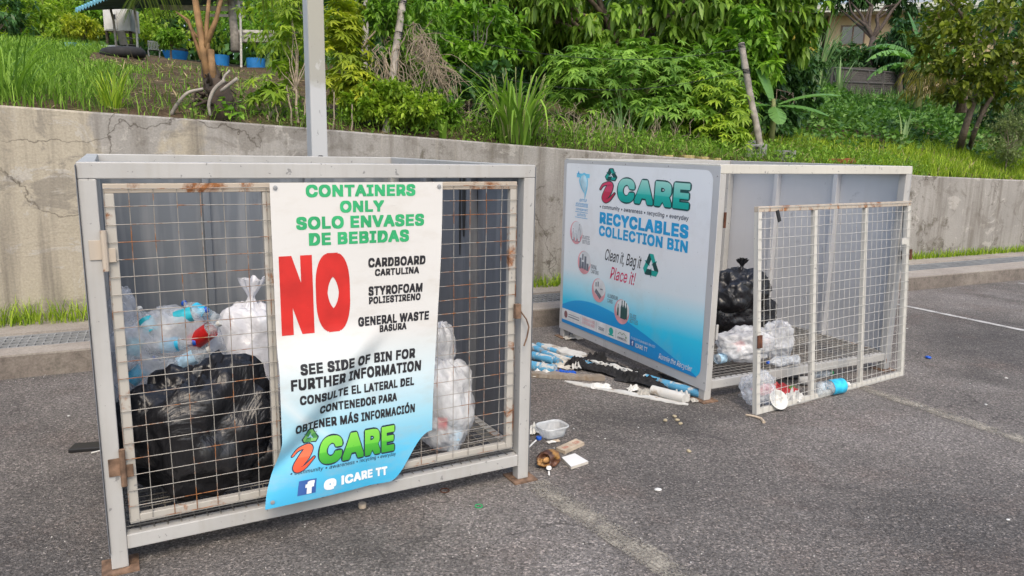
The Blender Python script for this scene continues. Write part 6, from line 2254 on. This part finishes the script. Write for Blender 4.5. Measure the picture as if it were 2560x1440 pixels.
# older palm trunk and the yellow palm on the right
q = at_d(590, 118)[0]
D1 = float((q - CAM) @ FW)
pt2 = thing('palm_trunk', 'pale ringed palm trunk in the sun behind the blue tubs', 'palm tree', q)
MB().tube([pt(590, 118, D1) - q + np.array([0, 0, -0.1]), pt(586, 80, D1) - q, pt(581, 40, D1) - q, pt(578, 0, D1) - q, pt(577, -60, D1) - q], [0.14, 0.11, 0.095, 0.09, 0.085], 14).build('trunk', M['bark_grey'], pt2, smooth=True)
T, m = TR(), MB()
for k in range(9):
    frond(T, m, pt(577, -60, D1), k * 0.7, 0.5, 2.4, 1.8, 0.5, 30, 0.6, 0.02, 0.03)
m.xf(lambda p: tuple(np.array(p) - q)).build('frond_rib', M['petiole'], pt2)
T.build('frond', M['leaf_palm'], pt2)

q = pt(2405, 268, 13.6)
q[2] = max(q[2], tz(q[0], q[1]) + 0.1)
D2 = float((q - CAM) @ FW)
yp = thing('yellow_palm', 'yellowing palm with fronds fanned out to the left under the fruit tree', 'palm tree', q)
T, m = TR(), MB()
for (az, el, L, dr__) in ((3.0, 0.95, 1.35, 1.6), (3.4, 0.8, 1.3, 1.5), (2.7, 1.15, 1.35, 1.4), (3.9, 0.7, 1.1, 1.3), (3.2, 0.5, 1.2, 1.1), (4.4, 0.8, 1.0, 1.4), (1.8, 1.0, 1.1, 1.2)):
    frond(T, m, q + np.array([0, 0, 0.15]), az, el, L, dr__, 0.38, 38, 0.5, 0.014, 0.018)
m.xf(lambda p: tuple(np.array(p) - q)).build('frond_rib', M['petiole'], yp)
T.build('frond', M['leaf_palm_yellow'], yp)
MB().tube([(0, 0, -0.1), (0, 0, 0.2)], [0.12, 0.07], 10).build('trunk', M['bark'], yp)
q = pt(1955, 20, 15)
hp = thing('yellow_palm', 'dry yellow palm fronds hanging beside the patch of sky', 'palm tree', (q[0], q[1], tz(q[0], q[1])))
T, m = TR(), MB()
for (az, el, L, dr__) in ((5.6, 0.5, 0.8, 1.9), (4.6, 0.5, 0.8, 2.0), (0.1, 0.5, 0.75, 1.9), (3.4, 0.4, 0.8, 1.7), (0.9, 0.6, 0.7, 1.6)):
    frond(T, m, pt(1955, 95, 15), az, el, L, dr__, 0.34, 30, 0.7, 0.012, 0.018)
m.tube([(q[0], q[1], tz(q[0], q[1]) - 0.1), pt(1955, 95, 15)], [0.08, 0.05], 10)
m.xf(lambda p: tuple(np.array(p) - np.array(hp.location))).build('trunk', M['bark'], hp)
T.build('frond', M['leaf_palm_yellow'], hp)


def banana_leaf(T, base, az, elev, L, W, droop, tear=0.25, roll=0.0):
    """broad blade either side of a curved midrib, torn between the veins"""
    p = np.array(base, float)
    h = np.array([math.cos(az), math.sin(az), 0])
    s0 = np.array([-math.sin(az), math.cos(az), 0])
    seg = 26
    pts, ds = [], []
    for i in range(seg + 1):
        t = i / seg
        a = elev - droop * t ** 1.3
        d = h * math.cos(a) + np.array([0, 0, math.sin(a)])
        pts.append(p.copy())
        ds.append(d)
        p = p + d * L / seg
    r_ = rng.random()
    for i in range(2, seg):
        t = i / seg
        w_ = W / 2 * math.sin(math.pi * (t * 0.92 + 0.05)) ** 0.75
        w1 = W / 2 * math.sin(math.pi * ((t + 1 / seg) * 0.92 + 0.05)) ** 0.75 if i < seg - 1 else 0.0
        up = np.cross(s0, ds[i])
        up = -up if up[2] < 0 else up
        s = s0 * math.cos(roll) + up * math.sin(roll)
        for sg_ in (-1, 1):
            k = rng.uniform(0, tear)
            o = s * sg_ + np.array([0, 0, -0.25 - k]) + ds[i] * 0.25
            g = 0.0 if rng.random() > tear else 0.25
            a, b = pts[i], pts[i + 1]
            T.add([a, a * g + b * (1 - g), a * g + b * (1 - g) + o * w1, a + o * w_], [[0, 1, 2], [0, 2, 3]], np.clip(r_ * 0.8 + 0.06 * rng.random(), 0, 0.9))


def banana(name, label, base, specs, mat='leaf_banana', hgt=1.0, r0=0.1):
    base = np.array(base, float)
    root = thing(name, label, 'banana plant', base)
    T = TR()
    for (az, el, L, W, dr__, tear) in specs:
        banana_leaf(T, base + np.array([0, 0, hgt]), az, el, L, W, dr__, tear)
    T.build('leaves', M[mat], root)
    MB().tube([(0, 0, -0.1), (0.02, 0, hgt * 0.6), (0, 0, hgt + 0.1)], [r0, r0 * 0.8, r0 * 0.5], 10).build('stem', M['stem_green'], root, smooth=True)
    return root


banana('banana_plant', 'banana plant with one broad leaf upright and one bent right behind the grey post', tp(1925, 362), [(2.2, 1.25, 0.95, 0.24, 0.6, 0.05), (-0.15, 0.45, 0.95, 0.26, 0.7, 0.1), (-0.5, 0.1, 0.8, 0.28, 0.7, 0.1), (3.4, 0.2, 0.7, 0.26, 0.9, 0.1), (4.6, -0.2, 0.6, 0.24, 0.7, 0.1)], hgt=0.55, r0=0.05)
banana('banana_plant', 'tall banana plant with torn leaves between the house and the fruit tree', np.array([pt(2300, 200, 19)[0], pt(2300, 200, 19)[1], tz(*pt(2300, 200, 19)[:2])]), [(2.4, 1.45, 1.5, 0.42, 0.5, 0.1), (3.2, 0.75, 1.7, 0.36, 1.7, 0.6), (3.0, 0.35, 1.5, 0.34, 1.5, 0.7), (2.7, 1.0, 1.6, 0.36, 1.6, 0.6), (0.1, 0.9, 1.4, 0.36, 1.6, 0.5), (0.6, 1.2, 1.3, 0.4, 0.6, 0.1), (5.4, 0.8, 1.3, 0.36, 1.4, 0.4), (4.2, 0.4, 1.2, 0.34, 1.5, 0.7), (1.3, 1.1, 1.5, 0.36, 1.5, 0.5)], hgt=1.25, r0=0.11)


# ---- posts, wires, dead twigs
def post(name, label, a, b, r0, r1, mat, rings=0, cat='post', wraps=(), group=None):
    a, b = np.array(a), np.array(b)
    root = thing(name, label, cat, a, 0, group)
    m = MB()
    n = 22
    pts, rs = [], []
    for i in range(n + 1):
        t = i / n
        o = np.array(mnoise.noise_vector(Vector((t * 3 + a[0], 0, a[1])))) * 0.02
        pts.append((b - a) * t + o * math.sin(math.pi * t))
        rs.append((r0 + (r1 - r0) * t) * (1.10 if rings and i % rings == 0 else 1.0))
    m.tube(pts, rs, 10)
    m.build('post_shaft', M[mat], root, smooth=True)
    for t in wraps:
        wm = MB()
        for k in range(4):
            c = (b - a) * (t + 0.006 * k)
            rr = (r0 + (r1 - r0) * t) * 1.15
            wm.tube([c + np.array([rr * math.cos(x), rr * math.sin(x), 0.01 * math.sin(x + k)]) for x in np.linspace(0, 2 * math.pi, 13)], 0.004, 5)
        wm.build('wire_wrap', M['black_plastic'], root)
    return root


a1 = tp(960, 334)
Dp = float((a1 - CAM) @ FW)
post('fence_post', 'thick grey leaning wooden post with wire wraps right of the light pole', a1 - np.array([0, 0, 0.1]), pt(1012, -40, Dp + 0.5), 0.040, 0.038, 'bark_grey', 6, wraps=(0.28, 0.55, 0.66, 0.86))
a2 = tp(905, 262)
post('fence_post', 'thinner weathered wooden post left of the leaning post', a2 - np.array([0, 0, 0.1]), pt(918, -30, float((a2 - CAM) @ FW) + 0.2), 0.045, 0.036, 'bark_grey', 0, wraps=(0.45, 0.72))
a3 = tp(1910, 392)
D3 = float((a3 - CAM) @ FW)
post('fence_post', 'grey ringed bamboo post leaning left on the right part of the bank', a3 - np.array([0, 0, 0.1]), pt(1853, 108, D3), 0.044, 0.040, 'bark_grey', 3, wraps=(0.76, 0.97))
post('dead_branch', 'dead branch lying aslant on the slope left of the light pole', tp(668, 298), pt(718, 235, 7.3), 0.018, 0.014, 'twig', cat='branch')
post('dead_branch', 'thin pale dead branch reaching up beside the leaning post', pt(905, 120, 7.5), pt(975, 28, 7.7), 0.010, 0.006, 'twig', cat='branch')
for k, (x, y, x2, y2, lb) in enumerate(((672, 302, 668, 250, 'shortest bare stalk left of the light pole'), (694, 305, 688, 262, 'bare stalk beside the dead branch'), (730, 316, 716, 215, 'tall bare stalk near the light pole'), (755, 318, 765, 230, 'bare stalk touching the left side of the light pole'), (832, 326, 835, 230, 'bare stalk just right of the light pole'), (878, 330, 880, 260, 'thin bare stalk between the pole and the leaning post'))):
    post('bare_stalk', lb, tp(x, y), pt(x2, y2, float((tp(x, y) - CAM) @ FW)), 0.009, 0.005, 'twig', cat='stalk', group='bare stalks along the wall')

dv_ = thing('dry_vine', 'mass of dry brown vines hanging from the leaning posts', 'vine', tp(1060, 330))
m = MB()
o0 = np.array(dv_.location)
for k in range(130):
    x0 = rng.uniform(1000, 1090)
    y0 = rng.uniform(50, 110) + abs(x0 - 1030) * 0.9
    x1, y1 = x0 + rng.normal(12, 42), y0 + rng.uniform(30, 170)
    d0 = rng.uniform(7.5, 8.1)
    p, q = pt(x0, y0, d0), pt(x1, y1, d0 + rng.normal(0, 0.12))
    limb(m, p, q, 0.0034, 0.0022, 0.5, 7, k * 0.7)
for k in range(36):
    x0, y0 = rng.uniform(1075, 1110), rng.uniform(150, 190)
    p, q = pt(x0, y0, 7.9), pt(x0 + rng.normal(25, 22), y0 + rng.uniform(30, 130), 7.8)
    limb(m, p, q, 0.005, 0.002, 0.4, 7, k * 1.3)
for k in range(70):
    x0 = rng.uniform(1060, 1260)
    p, q = pt(x0, rng.uniform(260, 345), 8.0), pt(x0 + rng.normal(0, 35), rng.uniform(240, 330), 8.2)
    limb(m, p, q, 0.004, 0.002, 0.4, 5, k * 2.1)
for k in range(60):
    x0 = rng.uniform(925, 1000)
    p, q = pt(x0, rng.uniform(110, 200), 7.5), pt(x0 + rng.normal(0, 18), rng.uniform(200, 290), 7.45)
    limb(m, p, q, 0.004, 0.002, 0.3, 5, k * 1.9)
m.xf(lambda p: tuple(np.array(p) - o0)).build('vine_strands', M['twig'], dv_)
tw = thing('dry_thicket', 'thicket of thin dry stems under the cassava bush', 'thicket', tp(1600, 350))
m = MB()
o0 = np.array(tw.location)
for k in range(150):
    x0 = rng.uniform(1330, 1850)
    b = tp(x0, rng.uniform(325, 365) + (x0 - 1330) * 0.03)
    dd = float((b - CAM) @ FW)
    limb(m, b, b + np.array([rng.normal(0, 0.12), rng.normal(0.1, 0.1), rng.uniform(0.12, 0.42)]), 0.0035, 0.002, 0.25, 5, k)
m.xf(lambda p: tuple(np.array(p) - o0)).build('dry_growth', M['twig'], tw)
wr = MB()
for (a, b, c) in (((1005, 55, 7.8), (1855, 120, D3), 0.25), ((998, 120, 7.75), (1868, 170, D3), 0.35), ((905, 150, 7.4), (1000, 130, 7.7), 0.05), ((1855, 118, D3), (1660, 125, 11.5), 0.1)):
    p, q = pt(*a), pt(*b)
    wr.tube([p + (q - p) * t + np.array([0, 0, -c * 4 * t * (1 - t)]) for t in np.linspace(0, 1, 15)], 0.0035, 5)
tag(wr.build('fence_wire', M['black_plastic']), 'thin slack fence wires strung between the wooden posts', 'wire')

# ================================================================== FAR THINGS ON THE LEFT
M['tub_blue'] = plain('tub_blue', (0.015, 0.17, 0.46), 0.5, 0.15, 8)
M['tub_pale'] = plain('tub_pale', (0.14, 0.36, 0.46), 0.6, 0.2, 10)
M['plaster_white'] = plain('plaster_white', (0.56, 0.56, 0.54), 0.6, 0.12, 5)
M['rubber'] = plain('rubber', (0.02, 0.02, 0.021), 0.8, 0.3, 12)
M['roof_under'] = plain('roof_under', (0.10, 0.15, 0.16), 0.6, 0.3, 4)
M['chair_grey'] = plain('chair_grey', (0.24, 0.22, 0.19), 0.6, 0.15, 8)
M['chair_white'] = plain('chair_white', (0.46, 0.45, 0.42), 0.6, 0.15, 8)
M['plank_white'] = plain('plank_white', (0.52, 0.50, 0.46), 0.8, 0.25, 16)
M['zinc_dark'] = plain('zinc_dark', (0.06, 0.055, 0.05), 0.7, 0.4, 6)


def tub_(label, px, py, wpx, hpx, mat='tub_blue', taper=0.86):
    q, D = at_d(px, py)
    r_, h = wpx / 2 * D / F_PX, hpx * D / F_PX
    root = thing('half_barrel', label, 'tub', q + np.array([0, r_, 0.0]))
    MB().lathe([(r_ * taper, 0), (r_ * (taper + 1) / 2, h * 0.5), (r_, h), (r_ * 0.95, h), (r_ * 0.9, h * 0.85), (0, h * 0.85)], 28).build('tub_wall', M[mat], root, smooth=True, auto=R(40))
    MB().lathe([(r_ * 0.93, h * 0.86), (r_ * 0.5, h * 0.92), (0, h * 0.95)], 18).build('tub_soil', M['soil'], root, smooth=True)
    return root, q, D


tub_('wide blue half barrel tub in front of the leafy plant', 425, 129, 62, 24, taper=0.75)
tub_('low blue half barrel tub in front of the brown chair', 318, 122, 60, 15, taper=0.8)
tub_('blue half barrel tub right behind the coconut palm', 542, 132, 44, 27, taper=0.88)
tub_('blue tub holding the spiky dry plant', 631, 139, 46, 27, taper=0.96)
tub_('faded grey blue tub at the left end of the row of tubs', 172, 122, 44, 16, 'tub_pale')
tub_('pale turquoise tub with a lid heap in the row of tubs', 206, 121, 44, 20, 'tub_pale', 0.9)
q, D = at_d(287, 141)
ty = thing('old_tyre', 'old black tyre lying half buried on the slope', 'tyre', q + np.array([0, 0.3, 0.0]))
ms = MB()
vs, fs = [], []
for i in range(36):
    a = 2 * math.pi * i / 36
    for k in range(12):
        b = 2 * math.pi * k / 12
        rr = 0.24 + 0.085 * math.cos(b)
        vs.append((rr * math.cos(a) * 1.25, rr * math.sin(a) * 1.1, 0.085 + 0.10 * math.sin(b) + 0.02 * math.cos(a)))
for i in range(36):
    for k in range(12):
        fs.append((i * 12 + k, ((i + 1) % 36) * 12 + k, ((i + 1) % 36) * 12 + (k + 1) % 12, i * 12 + (k + 1) % 12))
ms.add(vs, fs)
ms.build('tyre_body', M['rubber'], ty, smooth=True)


def chair(label, px, py, hpx, mat, yaw):
    q, D = at_d(px, py)
    k = hpx * D / F_PX / 0.85
    root = thing('plastic_chair', label, 'chair', q + np.array([0, 0.25, 0]), yaw)
    m = MB()
    MB().box(-0.23 * k, 0.23 * k, -0.22 * k, 0.22 * k, 0.40 * k, 0.43 * k, 0.01).build('seat', M[mat], root)
    b = MB()
    for i in range(7):
        x = (-0.2 + 0.4 * i / 6) * k
        b.obox((x, 0.25 * k, 0.62 * k), (0.018 * k, 0, 0), (0, 0.008, 0), (0, 0.04 * k, 0.2 * k))
    b.obox((0, 0.29 * k, 0.83 * k), (0.22 * k, 0, 0), (0, 0.01, 0), (0, 0.004, 0.035 * k))
    b.build('backrest', M[mat], root)
    for sx in (-1, 1):
        for sy in (-1, 1):
            MB().obox((sx * 0.23 * k, sy * 0.22 * k, 0.2 * k), (0.018 * k, 0, 0), (0, 0.022 * k, 0), (sx * 0.02 * k, sy * 0.02 * k, 0.2 * k)).build('leg', M[mat], root)
        MB().box(sx * 0.24 * k - 0.025 * k, sx * 0.24 * k + 0.025 * k, -0.22 * k, 0.24 * k, 0.62 * k, 0.645 * k, 0.004).build('armrest', M[mat], root)
    return root


chair('brownish plastic chair in front of the white cabinet', 312, 112, 62, 'chair_grey', 2.6)
chair('dirty white plastic chair right of the brownish chair', 372, 112, 46, 'chair_white', 0.5)


def fbox(m, x0, y0, x1, y1, d, dep, o=(0, 0, 0)):
    a, b = pt(x0, y1, d), pt(x1, y0, d)
    c = (a + b) / 2 - np.array(o)
    return m.obox(c + np.array([0, dep / 2, 0]), ((b[0] - a[0]) / 2, 0, 0), (0, dep / 2, 0), (0, 0, (b[2] - a[2]) / 2))


q = pt(292, 75, 19.5)
cab = thing('white_cabinet', 'white box cabinet standing under the shelter roof', 'cabinet', (q[0], q[1], tz(q[0], q[1])))
o0 = np.array(cab.location)
fbox(MB(), 258, 22, 325, 75, 19.5, 0.5, o0).build('cabinet_body', M['plaster_white'], cab)
fbox(MB(), 262, 26, 292, 72, 19.485, 0.012, o0).build('door', M['plaster_white'], cab)
fbox(MB(), 283, 36, 289, 48, 19.47, 0.012, o0).build('vent_hole', M['black_plastic'], cab)
lg = MB()
for x in (262, 321):
    MB().obox((pt(x, 75, 19.6) - o0 + np.array([0, 0.1, -0.25])), (0.03, 0, 0), (0, 0.03, 0), (0, 0, 0.28)).build('leg', M['bark_dark'], cab)
sh = thing('shelter', 'open shelter with a pale corrugated roof on thin white posts', 'shelter', at_d(345, 112)[0])
o0 = np.array(sh.location)
A_, B_, C_, D_ = pt(188, 26, 18.6), pt(300, -22, 17.2), pt(640, -30, 18.6), pt(500, 14, 20.6)
m, e = MB(), MB()
nx = 60
for i in range(nx):
    for j in range(1):
        q = []
        for (u, v_) in ((i / nx, 0), ((i + 1) / nx, 0), ((i + 1) / nx, 1), (i / nx, 1)):
            # waves run across the roof from the eave A-B
            p = A_ * (1 - u) * (1 - v_) + B_ * u * (1 - v_) + D_ * (1 - u) * v_ + C_ * u * v_
            q.append(p + np.array([0, 0, 0.03 * math.sin(u * nx * 0.5 * math.pi)]) - o0)
        m.add(q, [(0, 1, 2, 3)])
        e.add([q[0] + np.array([0, 0, 0.035]), q[1] + np.array([0, 0, 0.035]), q[1] - np.array([0, 0, 0.05]), q[0] - np.array([0, 0, 0.05])], [(0, 1, 2, 3)])
        e.add([q[0] + np.array([0, 0, 0.035]), q[1] + np.array([0, 0, 0.035]), q[2] + np.array([0, 0, 0.035]), q[3] + np.array([0, 0, 0.035])], [(0, 1, 2, 3)])
m.build('roof_underside', M['roof_under'], sh)
e.build('roof_sheet', M['tub_pale'], sh)
for (a, b, c, d, r_, mt) in ((343, 112, 330, -10, 0.028, 'plank_white'), (601, 118, 594, -10, 0.03, 'plank_white'), (292, 115, 268, -10, 0.03, 'bark_grey')):
    p, dd = at_d(a, b)
    MB().tube([p - o0, pt((a + c) / 2 + 4, (b + d) / 2, dd) - o0, pt(c, d, dd) - o0], r_, 8).build('post', M[mt], sh)
for (x0, y0, x1, y1) in ((400, 16, 612, 24), (540, 2, 606, 10), (520, 36, 612, 41)):
    fbox(MB(), x0, y0, x1, y1, 19.2, 0.05, o0).build('beam', M['plank_white'], sh)
q = at_d(640, 112)[0]
bo = thing('white_trough', 'long white slatted trough behind the spiky plant', 'trough', q)
o0 = q
D = float((q - CAM) @ FW)
m = MB()
a, b = pt(585, 79, D), pt(690, 79, D)
c, d = pt(598, 103, D), pt(682, 103, D)
for (dy) in (0.0, 0.5):
    m.add([a - o0 + np.array([0, dy, 0]), b - o0 + np.array([0, dy, 0]), d - o0 + np.array([0, 0.12 + dy * 0.5, 0]), c - o0 + np.array([0, 0.12 + dy * 0.5, 0])], [(0, 1, 2, 3)])
m.f += [(0, 4, 7, 3), (1, 5, 6, 2), (3, 2, 6, 7)]
m.build('trough_body', M['plank_white'], bo)
fbox(MB(), 583, 76, 692, 81, D - 0.02, 0.06, o0).build('rim', M['plank_white'], bo)
q, D = at_d(735, 112)
zs = thing('zinc_sheet', 'dark corrugated zinc sheet fence behind the cassava sapling', 'fence', q)
m = MB()
a, b = pt(692, 96, D), pt(800, 96, D)
hh = 52 * D / F_PX
n = 12
for i in range(n * 4):
    z0, z1 = hh * i / (n * 4), hh * (i + 1) / (n * 4)
    y0, y1 = 0.03 * math.sin(i * math.pi / 2), 0.03 * math.sin((i + 1) * math.pi / 2)
    m.add([a - q + np.array([0, y0, z0]), b - q + np.array([0, y0, z0]), b - q + np.array([0, y1, z1]), a - q + np.array([0, y1, z1])], [(0, 1, 2, 3)])
m.build('sheet', M['zinc_dark'], zs)
q, D = at_d(265, 112)
cy = MB().tube([(-0.28, 0, 0.1), (-0.24, 0, 0.1), (0.24, 0, 0.1), (0.28, 0, 0.1)], [0.05, 0.1, 0.1, 0.05], 14).build('gas_cylinder', M['plaster_white'], smooth=True)
cy.location = tuple(q + np.array([-0.02, 0.25, 0.05]))
tag(cy, 'white cylinder lying on its side behind the low blue tub', 'cylinder')
q, D = at_d(322, 108)
o = blob(0.13, 0.1, 0.09, 3, 0.08, 0.0, 3).build('green_container', plain('tub_green', (0.05, 0.30, 0.22), 0.5), smooth=True)
o.location = tuple(q + np.array([0, 0.1, 0.15]))
tag(o, 'turquoise plastic container standing behind the low blue tub', 'container')
q, D = at_d(440, 106)
o = MB().box(-0.16, 0.16, -0.1, 0.1, 0.22, 0.30, 0.02).build('seed_tray', M['black_plastic'])
o.location = tuple(q + np.array([0, 0.25, 0.02]))
tag(o, 'small black tray on the wide blue tub', 'tray')

# ================================================================== FAR THINGS ON THE RIGHT
M['house_wall'] = plain('house_wall', (0.46, 0.36, 0.22), 0.85, 0.1, 2, bump=0.1)
M['house_trim'] = plain('house_trim', (0.50, 0.52, 0.47), 0.7, 0.08, 3)
M['roof_grey'] = plain('roof_grey', (0.30, 0.32, 0.33), 0.6, 0.15, 3)
M['window_frame'] = plain('window_frame', (0.16, 0.10, 0.07), 0.6, 0.15)
tg = NT('window_glass')
tg.set((0.05, 0.055, 0.06), 0.08, None, 0.0, 0.8)
M['window_glass'] = tg.m
M['block_grey'] = concrete('block_grey', [(0.16, 0.16, 0.155), (0.22, 0.22, 0.215), (0.28, 0.275, 0.27)], 0.4, 3)
M['iron'] = plain('iron', (0.07, 0.065, 0.06), 0.7, 0.3)
DH = 44.0
a = pt(2072, 40, DH)
hs = thing('house', 'two storey tan house with a flat eave behind the trees on the right', 'house', (a[0], a[1], tz(a[0], a[1])), R(-14))
gz = a[2] - hs.location[2]
MB().box(0, 15, 0, 9, -1.5, gz).build('wall', M['house_wall'], hs)
MB().box(-1.5, 16.2, -1.3, 10.2, gz + 0.002, gz + 0.16).build('soffit', M['house_trim'], hs)
MB().box(-1.55, 16.25, -1.35, 10.25, gz + 0.162, gz + 0.40).build('gutter', M['house_trim'], hs)
MB().add([(-1.5, -1.3, gz + 0.42), (16.2, -1.3, gz + 0.42), (16.2, 10.2, gz + 0.42), (-1.5, 10.2, gz + 0.42), (4.5, 4.4, gz + 1.7), (10, 4.4, gz + 1.7)], [(0, 1, 5, 4), (1, 2, 5), (2, 3, 4, 5), (3, 0, 4), (0, 3, 2, 1)]).build('roof', M['roof_grey'], hs)
for k, (x, zt, zb) in enumerate(((0.75, 0.55, 1.15), (8.0, 0.55, 1.15))):
    wz1, wz0 = gz - zt, gz - zt - zb
    wd = MB()
    wd.box(x, x + 1.35, -0.05, -0.002, wz1 - 0.08, wz1)
    wd.box(x, x + 1.35, -0.05, -0.002, wz0, wz0 + 0.08)
    for xx in (x, x + 0.63, x + 1.27):
        wd.box(xx, xx + 0.08, -0.05, -0.002, wz0 + 0.08, wz1 - 0.08)
    wd_ = wd.build('window', M['window_frame'], hs)
    MB().box(x + 0.08, x + 1.27, -0.02, -0.006, wz0 + 0.08, wz1 - 0.08).build('pane', M['window_glass'], wd_)

q0, q1 = tp(2075, 238), tp(2300, 238)
Df = float((q0 - CAM) @ FW)
fe = thing('wire_fence', 'low dark wire fence on thin posts below the house', 'fence', q0)
o0 = q0
fh = 66 * Df / F_PX
L = q1 - q0
for k in range(7):
    t = k / 6
    MB().tube([L * t + np.array([0, 0, -0.1]), L * t + np.array([0, 0, fh])], 0.045, 6).build('fence_post', M['iron'], fe)
for z in (fh, fh * 0.5):
    MB().tube([np.array([0, 0, z]), L + np.array([0, 0, z])], 0.035, 6).build('rail', M['iron'], fe)
m = MB()
n = 90
for i in range(n):
    m.tube([L * i / n + np.array([0, 0, 0.03]), L * min(1, (i + 6) / n) + np.array([0, 0, fh])], 0.008, 3, False)
    m.tube([L * min(1, (i + 6) / n) + np.array([0, 0, 0.03]), L * i / n + np.array([0, 0, fh])], 0.008, 3, False)
m.build('wire_mesh', M['iron'], fe)
q = pt(2185, 205, Df + 6)
sd_ = thing('shed', 'low pale wall of an outbuilding seen through the wire fence', 'shed', (q[0], q[1], tz(q[0], q[1])))
o0 = np.array(sd_.location)
fbox(MB(), 2190, 178, 2330, 250, Df + 6, 2.0, o0).build('wall', M['house_wall'], sd_)
fbox(MB(), 2085, 170, 2188, 250, Df + 5, 2.0, o0).build('dark_sheet', M['zinc_dark'], sd_)
fbox(MB(), 2185, 172, 2335, 178, Df + 5.8, 2.4, o0).build('roof', M['roof_grey'], sd_)

# blocks and rubble on the bank beside the post
def block(label, px, py, wpx, hpx, yaw, mat='block_grey', holes=True):
    q, D = at_d(px, py)
    w_, h = wpx * D / F_PX, hpx * D / F_PX
    root = thing('concrete_block' if holes else 'stone_block', label, 'block', q + np.array([0, 0, 0.02]), yaw)
    MB().box(-w_ / 2, w_ / 2, -0.08, 0.08, -0.04, h, 0.008).build('block_body', M[mat], root)
    if holes:
        MB().box(-w_ * 0.15, w_ * 0.12, -0.083, -0.079, h * 0.25, h * 0.8).build('block_hole', M['black_plastic'], root)
    return root


block('grey concrete block lying beside the foot of the bamboo post', 1882, 392, 58, 27, 0.2)
block('light grey concrete block right of the bamboo post', 1960, 400, 46, 20, 0.3)
M['stone_yellow'] = concrete('stone_yellow', [(0.26, 0.21, 0.08), (0.33, 0.27, 0.11), (0.38, 0.32, 0.16)], 0.35, 3)
for k, (x, y, wd, ht, lb) in enumerate(((1664, 399, 22, 7, 'yellowish stone block leftmost in the row on the wall edge'), (1712, 402, 34, 10, 'largest yellow stone block in the row on the wall edge'), (1750, 404, 26, 8, 'orange yellow stone block in the row on the wall edge'), (1783, 405, 20, 6, 'dark yellow stone block at the right end of the row'))):
    block(lb, x, y, wd, ht, 0.45 + 0.1 * k, 'stone_yellow', False)
crumple('plastic_sheet', 'pale plastic sheet heaped on the concrete block', 1875, 375, 0.32, 0.2, 0.06, M['paper_dirty'], 71, 0.2, 'sheet', 0.0)
for o in bpy.data.objects:
    if o.get('label') == 'pale plastic sheet heaped on the concrete block':
        q, D = at_d(1888, 388)
        o.location = tuple(q + np.array([0, 0.22, 0.14]))
q, D = at_d(2095, 412)
o = MB().obox((0, 0, 0.05), (0.24, 0, 0.01), (0, 0.07, 0), (0, 0, 0.035), 0.01).build('brick_piece', plain('brick_red', (0.25, 0.045, 0.03), 0.8, 0.35, 14, bump=0.3))
o.location = tuple(q)
o.rotation_euler = (0, 0, 0.35)
tag(o, 'reddish broken brick slab in the grass above the open cage', 'brick')
